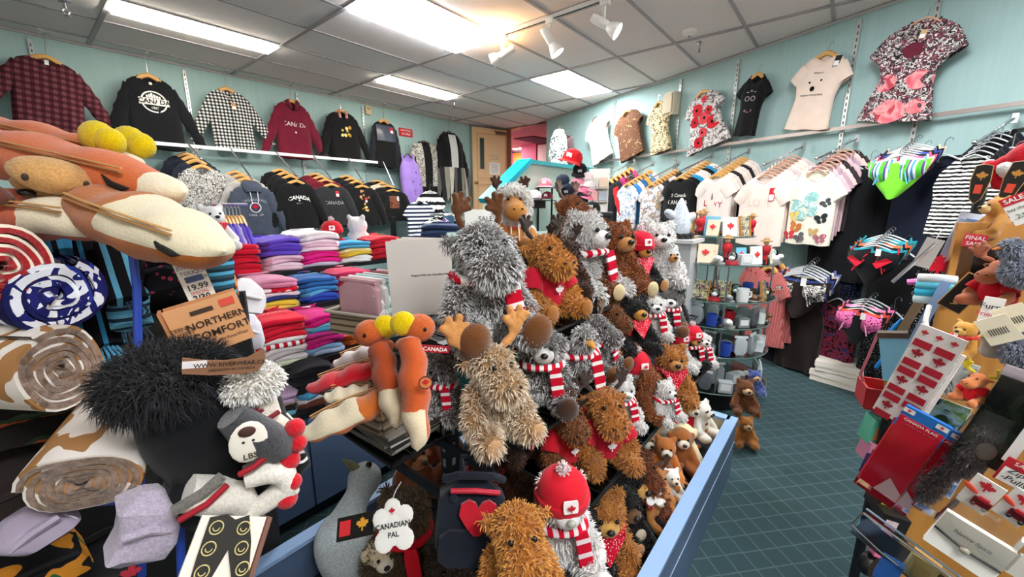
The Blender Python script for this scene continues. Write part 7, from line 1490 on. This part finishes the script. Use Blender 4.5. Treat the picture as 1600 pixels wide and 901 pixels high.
c9('narrow grey blue plastic divider on the rack', 1445, 500, 1.0, 16, 130, 12, '#8fb0dc', name='plastic_divider', cat='divider'); c9('cream cardboard upright behind the slips', 1428, 485, 1.08, 16, 110, 14, '#b9a88c', name='cardboard_upright', cat='board')
t, w, h = c9('blue paper book with a brown box edge beside the stickers', 1398, 560, 1.05, 44, 70, -12, '#7ab8d4', name='paper_book', cat='book', th=.02); MB().box((0, 0, h/2+.006), (w*1.1, .03, .014)).build('box_edge', plain('#4a3626', .6), t, False)
c9('orange card behind the blue paper book', 1386, 578, 1.1, 14, 50, -12, '#e0a03a', name='orange_card', cat='card'); c9('white slip of paper under the blue book', 1412, 583, 1.0, 20, 14, -8, '#f2efe8', name='paper_slip', cat='card')
p = atd(1392, 535, 1.12); t = thing('blue_streamer', 'blue and green cloth streamer hanging by the green bin', 'streamer', p, face(p)); MB().tube([(.01, 0, .07), (-.005, 0, .03), (.0, 0, -.03), (-.02, 0, -.08)], [.006, .018, .02, .012], 10, True, .4).build('streamer_body', stripes(('#2a8ad8', '#2a8ad8', '#2a8ad8', '#58c040'), 5., 2), t); MB().tube([(-.03, 0, .02), (-.04, 0, -.05), (-.05, 0, -.11), (-.04, 0, -.13)], .004, 6).build('pink_cord', plain('#d87a8a', .8), t)
# black CANADA pennant card and the keychain moose
t, w, h = c9('black card lettered CANADA in gold, tilted', 1506, 458, .90, 44, 60, 26, '#141210', name='pennant_card', cat='card'); letters('CANADA', .0145, lambda x, y: Vector((y*1., -.004, -x)), plain('#d8b060', .4), t, bold=.02)
for s in (-1, 1): MB().box((s*w*.5, -.002, 0), (.002, .004, h)).build('gold_border', plain('#c8a060', .4), t, False); MB().box((0, -.002, s*h*.5), (w, .004, .002)).build('gold_border', plain('#c8a060', .4), t, False)
def key_plush(kind, label, px, py, d, hpx, fur, face_=0., **k):
    p = atd(px, py, d); s = pxm(hpx, d)*.85/.34; return plush(kind, label, p, face(p)+rad(face_), s, fur, k.pop('dens', 0), k.pop('flen', 0), group='plush hung on the aisle rack', **k)
key_plush('moose', 'small moose in a red shirt with a paper tag', 1552, 480, .86, 92, ('#a85a38', '#c8744c'), -30, jersey='#c81428', ant='#b86a48', bow=False)
t, w, h = c9('white paper tag lettered Furry Friends', 1549, 484, .80, 34, 40, 4, '#f4f0ec', name='paper_tag', cat='tag'); letters('Furry', .015, onc(0, .007), plain('#333333'), t); letters('Friends', .0125, onc(0, -.009), plain('#c8405a'), t)
t_b = key_plush('bear', 'golden beaver plush with a big black nose and white teeth', 1500, 556, .84, 68, ('#c8862c', '#e2a848'), -25, muzzle='#e8b860', bow='#d81c28'); MB().box((0, -.132, .215), (.024, .012, .022)).build('teeth', plain('#f6f2ea', .4), t_b, False); MB().ball((0, -.11, .2), (.03, .026, .016)).build('red_mouth', fleece('#d8142a'), t_b)
key_plush('goose', 'grey and white eagle plush with a yellow head tuft', 1545, 560, .84, 62, ('#8a8c90', '#dcdcd8'), -40, ant='#e8b030')
key_plush('moose', 'small orange moose with yellow antlers in a red coat', 1522, 630, .82, 62, ('#d8743c', '#ee9458'), -35, ant='#f2dc20', jersey='#d81a24', bow=False)
key_plush('bear', 'golden brown plush dangling beside the wavy sweater', 1552, 375, .95, 80, ('#b8782c', '#d49a4c'), -60, muzzle='#e8c888')
key_plush('goose', 'fluffy grey bird plush with an orange and white beak, upper one', 1594, 448, .80, 100, ('#7a8090', '#b8c0d0'), -60, dens=5000, flen=.03, ant='#f0852a'); key_plush('goose', 'fluffy grey bird plush at the picture edge, lower one', 1594, 575, .80, 100, ('#6f7688', '#b0b8cc'), -60, dens=5000, flen=.03, ant='#f0852a')
# red plush mitten and canoe cards
p = atd(1560, 270, .98); t = thing('plush_ornament', 'red and white plush star ornament hanging from a ring', 'ornament', p, 0, G9, .66, (0, rad(18), face(p))); m = MB()
for i in range(5): a = 2*pi*i/5+pi/2; m.ball((cos(a)*.035, 0, sin(a)*.04), (.026, .022, .026)); 
m.ball((0, 0, 0), (.036, .026, .036)); ob('star_body', remesh(m, .006, 5), fleece('#d8142a', '#a00c1c'), t); MB().tube([(-.03, -.02, -.0), (-.02, -.024, -.035), (.0, -.02, -.055)], [.012, .014, .008], 8).build('white_trim', fleece('#f2eeea'), t)
MB().tube([(.012+cos(a)*.016, 0, .1+sin(a)*.016) for a in [2*pi*i/18 for i in range(19)]], .0025, 6, False).build('key_ring', CHROME(), t); MB().tube([(.004, 0, .06), (.01, 0, .085)], .003, 6).build('link', CHROME(), t)
p = atd(1598, 248, .95); t = thing('plush_ornament', 'second red plush ornament cut by the picture edge', 'ornament', p, 0, G9, 1., (0, rad(30), face(p))); MB().ball((0, 0, 0), (.03, .024, .045), None, 14, 9).build('ornament_body', fleece('#d8142a', '#a00c1c'), t); MB().ball((.0, -.01, -.03), (.026, .02, .02)).build('white_trim', fleece('#f2eeea'), t)
for px, py, hp, rl, lab in ((1530, 288, 60, 3, 'black canoe shaped card with a gold emblem'), (1582, 286, 66, 10, 'long black paddle card with a gold emblem')):
    p = atd(px, py, .93); t = thing('shaped_card', lab, 'card', p, 0, G9, 1., (0, rad(rl), face(p))); h = pxm(hp, .93); w = h*.34; pts = [(0, h*.5), (w*.42, h*.46), (w*.5, h*.1), (w*.3, -h*.36), (0, -h*.5), (-w*.3, -h*.36), (-w*.5, h*.1), (-w*.42, h*.46)]
    MB().prism(pts, 0, .003, Euler((rad(90), 0, 0)).to_matrix()).build('sheet', plain('#1a130f', .4), t, False); MB().tube([(x, -.002, y) for x, y in pts+pts[:1]], .0012, 4, False).build('gold_edge', plain('#b89058', .4), t); leaf_fn(lambda x, y: Vector((x, -.0045, y+h*.2)), .012, 0, 0, plain('#c88a38', .5), t); patch(lambda x, y: Vector((x, -.0045, y-h*.12)), -w*.2, w*.2, -.01, .01, plain('#d8452a', .5), t, 'red_sticker', 1, 1)
t, w, h = c9('red bordered white sale sign with handwriting', 1594, 326, .86, 46, 46, -32, '#f2f0ea', name='sale_card', cat='sign'); MB().box((0, -.001, h*.36), (w, .004, h*.28)).build('red_header', plain('#c81c2c', .5), t, False); letters('SALE', .014, onc(0, h*.36), W_(), t, bold=.02); letters('key chains', .0085, onc(0, .003), plain('#222222'), t); letters('2.99', .013, onc(0, -.014), plain('#2a6a3a'), t)
for px, py, lab in ((1585, 498, 'cream price tag with a barcode on the grey bird'), (1560, 515, 'second cream tag under the barcode tag')):
    t, w, h = c9(lab, px, py, .74, 58, 42, -35, '#efe4c8', name='barcode_tag', cat='tag')
    for i in range(8): patch(onc(-.012+.0032*i, -.002), -.0008, .0008, -.006, .006, plain('#3a3a3a'), t, 'barcode_line', 1, 1)
# postcards
for px, py, d, w_, h_, cs, lab in ((1487, 590, .93, 62, 62, ('#1f5a5a', '#3a7a78', '#e8f0f0', '#2a4a38'), 'teal waterfall postcard behind the golden beaver'), (1480, 650, .95, 56, 50, ('#3a5a34', '#6a8a4a', '#8ab0c0', '#203828'), 'green river postcard under the waterfall one'), (1478, 745, .95, 44, 62, ('#2a6ac0', '#8ab8e0', '#f0f4f8', '#3a6aa0'), 'blue sky and falls postcard beside the flags'), (1476, 690, .97, 50, 40, ('#c82a6a', '#401018', '#e87aa0', '#702030'), 'pink sunset postcard low between the river cards')):
    t, w, h = c9(lab, px, py, d, w_, h_, 10, '#ffffff', name='postcard', cat='postcard'); patch(onc(0, 0, 1, .0022), -w*.48, w*.48, -h*.48, h*.48, blotch(cs, 25., 4., px*.1, soft=True), t, 'photo_print', 1, 1)
# tall dark bag with pine print, grey otter in a bag
t, w, h = c9('tall clear bag holding a dark forest print', 1562, 660, .78, 82, 150, 12, '#171a14', name='forest_packet', cat='packet', th=.008); patch(onc(0, 0, 1, .005), -w*.48, w*.48, -h*.48, h*.48, blotch(('#0e0f0c', '#1a1f14', '#2c3a20', '#12140f'), 18., 4.), t, 'forest_print', 1, 1); MB().box((0, 0, 0), (w*1.12, .02, h*1.08)).build('clear_bag', glassm((.88, .9, .9), .12), t, False); MB().ball((w*.1, -.008, -h*.34), (.014, .004, .02)).build('pine_cone', plain('#9a9488', .6), t); MB().box((0, -.002, h*.55), (w*1.1, .01, .02)).build('header', plain('#b8a8b0', .2), t, False)
p = atd(1496, 730, .84); t = thing('bagged_otter', 'grey furry otter toy in a long clear bag', 'plush toy', p, 0, G9, 1., (0, rad(14), face(p))); m = MB(); m.ball((0, 0, .03), (.026, .02, .06)); m.ball((0, 0, .1), (.02, .018, .024)); m.ball((-.012, 0, -.06), (.02, .016, .06)); me = remesh(m, .007, 5); ob('otter_body', me, fleece('#6a5c5a', '#4a3e3c'), t); o = ob('otter_fur', fur_mesh(me, 2500, .01, .0012, 4), furm('#6a5c5c', '#c8bcc0'), t); o['kind'] = 'stuff'; MB().rbox((0, 0, .01), (.062, .05, .27), .3).build('clear_bag', glassm((.92, .92, .94), .12), t); MB().box((0, -.0, .15), (.06, .004, .03)).build('white_header', PAPER(), t, False)
# pin cards on the brown panel
for px, py, rl, lab in ((1532, 772, 16, 'white pin card with a red maple leaf and truck'), (1590, 792, 18, 'white pin card with a red leaf and canoe')):
    t, w, h = c9(lab, px, py, .74, 52, 58, rl, '#f1efe8', name='pin_card', cat='card', yaw=-10); leaf_fn(onc(0, h*.28), .014, 0, 0, plain('#c82030', .5), t); MB().ball((-.014, -.004, .004), (.012, .001, .005), (0, .4, 0)).build('orange_sticker', plain('#f0503a', .5), t); MB().box((.008, -.004, -.012), (.024, .006, .014)).build('pin_body', plain('#7a1c24', .35, .5), t, False); MB().box((.008, -.006, -.003), (.014, .005, .006)).build('pin_top', plain('#b82030', .35), t, False)
    for s in (-1, 1): MB().ball((.008+s*.008, -.007, -.02), .004).build('pin_wheel', plain('#1a1a1a', .4), t)
t, w, h = c9('red sign lettered Zip pulls in handwriting', 1590, 742, .74, 60, 44, 14, '#c41a2a', name='zip_sign', cat='sign'); patch(onc(0, -.004), -w*.42, w*.46, -h*.38, h*.22, W_(), t, 'white_panel', 1, 1); letters('Zip', .015, onc(-.003, .004, 1, .006), plain('#222222'), t, shear=.2); letters('-Pulls', .015, onc(0, -.012, 1, .006), plain('#222222'), t, shear=.2); letters('SALE', .011, onc(0, h*.38), W_(), t)
c9('white card strip at the picture edge above the zip sign', 1596, 690, .75, 20, 80, 12, '#eeece8', name='card_strip', cat='card')
t, w, h = c9('white boxed bracelet with a black cord and grey bead', 1512, 850, .68, 118, 62, 16, '#f2f1ea', name='boxed_bracelet', cat='bracelet', th=.02, pitch=rad(-12)); MB().tube([(-w*.5, -.013, h*.0), (0, -.014, -h*.12), (w*.5, -.013, -h*.1)], .0018, 6).build('cord', plain('#141414', .5), t); MB().ball((0, -.014, -h*.12), (.007, .005, .006)).build('bead', plain('#a8a090', .4), t); letters('Native Spirit', .009, lambda x, y: Vector((x, -.0115, y+.012)), plain('#888888'), t, shear=.2); MB().box((0, -.002, h*.5), (w*1.05, .03, h*.9)).build('clear_lid', glassm((.95, .95, .93), .12), t, False)
c9('second boxed bracelet cut by the picture edge', 1596, 872, .68, 40, 60, 14, '#eeeae2', name='boxed_bracelet', cat='bracelet', th=.02)
# acrylic tray low at the aisle
p = atd(1420, 865, .78); t = thing('acrylic_tray', 'clear acrylic tray with chrome wire edges low on the rack', 'tray', p, 0, None, 1., (0, rad(14), face(p)-.2)); MB().box((0, .03, -.03), (.16, .1, .004)).build('tray_floor', glassm(), t, False); MB().box((0, -.02, 0), (.16, .004, .06)).build('tray_front', glassm(), t, False)
MB().tube([(-.08, -.022, .03), (.08, -.022, .03)], .003, 6).build('wire_edge', CHROME(), t); MB().tube([(-.08, -.022, .03), (-.085, -.022, -.012), (-.03, -.024, -.02), (.0, -.024, -.02)], .002, 6).build('wire_edge', CHROME(), t); MB().tube([(-.08, -.022, .042), (.08, -.022, .042)], .0022, 6).build('wire_edge', plain('#a8c0d8', .2, .6), t)
t, w, h = c9('kraft box standing in the acrylic tray', 1440, 885, .78, 46, 40, 12, '#c8a060', name='kraft_box', cat='box', th=.03); patch(onc(0, 0, 1, .0165), -w*.3, w*.3, -h*.2, h*.2, plain('#b88c4c'), t, 'box_label', 1, 1)
c9('blue packet standing in the acrylic tray', 1388, 890, .8, 34, 40, 10, '#2a6ac0', name='blue_packet', cat='packet', th=.02)
# ================================================================ CAPS BY THE STAIR GUARD
def cap(label, px, py, d, wpx, c, cb=None, rot=0., tilt=(0, 0)):
    p = atd(px, py, d); s = pxm(wpx, d)/.2; t = thing('baseball_cap', label, 'cap', p, 0, 'baseball caps by the stair guard', s, (tilt[0], tilt[1], face(p)+rot))
    MB().lathe([(.098, 0), (.1, .02), (.096, .055), (.078, .09), (.045, .112), (.01, .12), (0, .12)], 20).build('crown', cloth(c), t); m = MB(); vs = []; n = 12
    for j in range(4):
        for i in range(n+1): a = pi+pi*i/n; r = .098+.075*j/3*sin(pi*i/n)**.6; vs.append((cos(a)*r*(1-.02*j), sin(a)*r, .008-.018*(j/3)**2+.012*cos(a)**2*-1*(j/3)))
    m.add(vs, [(j*(n+1)+i, j*(n+1)+i+1, (j+1)*(n+1)+i+1, (j+1)*(n+1)+i) for j in range(3) for i in range(n)]).build('peak', cloth(cb or c), t)
    MB().ball((0, 0, .12), .009).build('button', cloth(cb or c), t); f = MB().box((0, -.098, .055), (.055, .006, .04), (.25, 0, 0)).build('badge', plain('#f2efec', .7), t, False); return t
D0 = 4.2
cap('red and white cap with a maple leaf flag on top of the cap stand', 893, 252, D0, 32, '#d82028', '#d82028', -.4, (0, .3))
for i, (px, py, c, cb, lab) in enumerate(((880, 285, '#2a3246', None, 'navy cap on the cap stand'), (888, 300, '#1f2636', None, 'dark navy cap low on the cap stand'), (906, 268, '#17171a', None, 'black cap under the red one'), (916, 282, '#f0d8dc', None, 'pale pink cap on the cap stand'), (902, 290, '#e08aa0', None, 'rose cap on the cap stand'), (912, 302, '#e87a98', None, 'pink cap low on the cap stand'), (918, 292, '#f4ecec', '#e8a0b4', 'white cap with a pink peak'), (908, 312, '#2a2c34', None, 'charcoal patterned cap at the foot of the cap stand'))): cap(lab, px, py, D0, 22, c, cb, -.6+.3*i, (.5, 0))
p = atd(900, 300, D0+.12); t = thing('cap_stand', 'slim wire stand stacked with caps beside the slanting wall', 'stand', (p.x, p.y, 0)); MB().tube([(0, 0, 0), (0, 0, p.z+.3)], .012, 8).build('pole', BLACKM(), t); MB().lathe([(0, 0), (.2, 0), (.2, .02), (0, .03)], 20).build('foot_disc', BLACKM(), t)
for i in range(6): a = i*1.1; MB().tube([(0, 0, p.z-.2+.08*i), (cos(a)*.12, sin(a)*.12, p.z-.17+.08*i)], .005, 6).build('prong', BLACKM(), t)
GD = lambda x, y: fwd(atY(x, y, 3.1))
cap('pink cap with a square badge on a black bracket', 852, 291, GD(852, 291), 21, '#e8808e', None, -.2); cap('white and maroon cap under the pink one', 835, 310, GD(835, 310), 22, '#f4f0ee', '#2a2024', -.5); cap('maroon cap beside the white one', 855, 310, GD(855, 310), 18, '#7a2a38', '#3a2028', -.3)
cap('black cap near the sports jacket', 925, 330, 3.3, 26, '#141416', None, -.2); q = atd(925, 330, 3.3); t = thing('black_counter', 'small black counter under the black cap', 'counter', (q.x, q.y, 0), face(q)); MB().box((0, .02, (q.z-.03)/2), (.3, .26, q.z-.03)).build('counter_body', plain('#1b1c1f', .5), t, False); MB().box((0, .02, q.z-.018), (.33, .29, .024)).build('counter_top', plain('#26272b', .4), t, False)
q = atY(845, 312, 3.12); t = thing('cap_ledge', 'thin black ledge under the white and maroon caps', 'ledge', q); MB().box((0, 0, -.01), (.5, .16, .012)).build('board', BLACKM(), t, False); MB().box((0, .07, -.06), (.4, .02, .1)).build('bracket', BLACKM(), t, False)
p = atY(852, 293, 3.12); t = thing('cap_bracket', 'black shelf bracket holding the pink cap', 'bracket', (p.x, p.y, 0), face(p)); MB().box((0, 0, p.z), (.24, .12, .012)).build('ledge', BLACKM(), t, False)
for s in (-1, 1): MB().box((s*.09, .03, p.z/2), (.025, .025, p.z)).build('leg', BLACKM(), t, False)
# greeting card rack next to the red-sleeved jacket
p = atd(935, 300, 4.45); t = thing('card_rack', 'white wire rack of greeting cards beside the red-sleeved jacket', 'rack', (p.x, p.y, 0), face(p)); MB().box((0, .06, .95), (.22, .03, 1.75)).build('back_board', plain('#f0ece4', .6), t, False)
for i in range(8): MB().box((0, 0, .6+.145*i), (.22, .08, .012)).build('ledge', plain('#e8e4dc', .5), t, False); MB().box((-.05, -.0, .66+.145*i), (.09, .02, .1), (-.2, 0, 0)).build('greeting_card', plain(('#e8e0d4', '#c8b8a4', '#e0a8a0', '#d8d4c8')[i % 4], .6), t, False); MB().box((.05, -.0, .66+.145*i), (.09, .02, .1), (-.2, 0, 0)).build('greeting_card', plain(('#d8c8c0', '#f0ece4', '#b8c0c8', '#e8d0b8')[i % 4], .6), t, False)
# low racks of clothes in front of the far wall
p = Vector((4.3, 4.6, 0)); t = thing('floor_rack', 'round chrome floor rack of striped clothes near the far wall', 'rack', p); MB().tube([(0, 0, 0), (0, 0, 1.28)], .02, 8).build('pole', CHROME(), t); MB().tube([(cos(a)*.4, sin(a)*.4, 1.28) for a in [2*pi*i/24 for i in range(25)]], .012, 8, False).build('ring', CHROME(), t)
for k in range(4): a = k*pi/2; MB().tube([(0, 0, 1.28), (cos(a)*.4, sin(a)*.4, 1.28)], .008, 6).build('spoke', CHROME(), t); MB().tube([(0, 0, .04), (cos(a)*.35, sin(a)*.35, .02)], .014, 6).build('foot', CHROME(), t)
g = Garment(L=.66, W=.2, sleeve='short', D=.03); cl = [stripes(('#e8e8ec', '#1c2030'), 12., 2), cloth('#1b1b1f'), stripes(('#f0f0f0', '#1a1a1c'), 9., 2, .3), cloth('#8a6ad0'), cloth('#d8d4d0'), cloth('#2a3450'), stripes(('#2a3a60', '#e8ecf0'), 16., 2), cloth('#1b1b1f')]
for i in range(14): a = 2*pi*i/14; garment('rack_top', f'{("navy striped", "black", "bold striped", "violet", "pale grey", "navy", "fine striped", "plain black")[i % 8]} top, {("first", "second", "third", "fourth", "fifth", "sixth", "seventh", "eighth", "ninth", "tenth", "eleventh", "twelfth", "thirteenth", "fourteenth")[i]} around the round rack', 'top', p+Vector((cos(a)*.4, sin(a)*.4, 1.19)), a, cl[i % 8], g, 'tops on the round floor rack', .95, hang='white', stem=.06, simple=True)
for i, (px, py, c, lab) in enumerate(((672, 300, stripes(('#f2f2f2', '#18181a'), 8., 2, .4), 'black and white zigzag scarf top below the cardigan'), (655, 315, stripes(('#20304a', '#e8ecf0'), 16., 2), 'navy striped top in front of the lilac dress'), (690, 330, cloth('#3a5a7a'), 'denim blue top on the far wall stand'))):
    q = atY(px, py, 5.3); g = Garment(L=.7, W=.22, sleeve='short', D=.05, fold=.014); garment('striped_top', lab, 'top', q, -.2, c, g, 'tops in front of the far wall', 1.0, hang='white')
# stack of jeans on a crate
q = atd(690, 385, 3.1); stack((q.x, q.y, q.z), rad(-40), ['#2a3a5a', '#34486a', '#22304c', '#3a5074', '#2a3a5a'], 'denim jean stacked near the green case', 'stacked jeans', .3, .3, .035); t = thing('wooden_crate', 'tan wooden crate under the stacked jeans', 'crate', (q.x, q.y, 0), rad(-40)); MB().box((0, 0, q.z-.06), (.36, .36, .12)).build('crate_top', plain('#a88450', .6), t, False); MB().box((0, 0, (q.z-.12)/2), (.3, .3, q.z-.12)).build('crate_stand', plain('#7a5a34', .6), t, False)
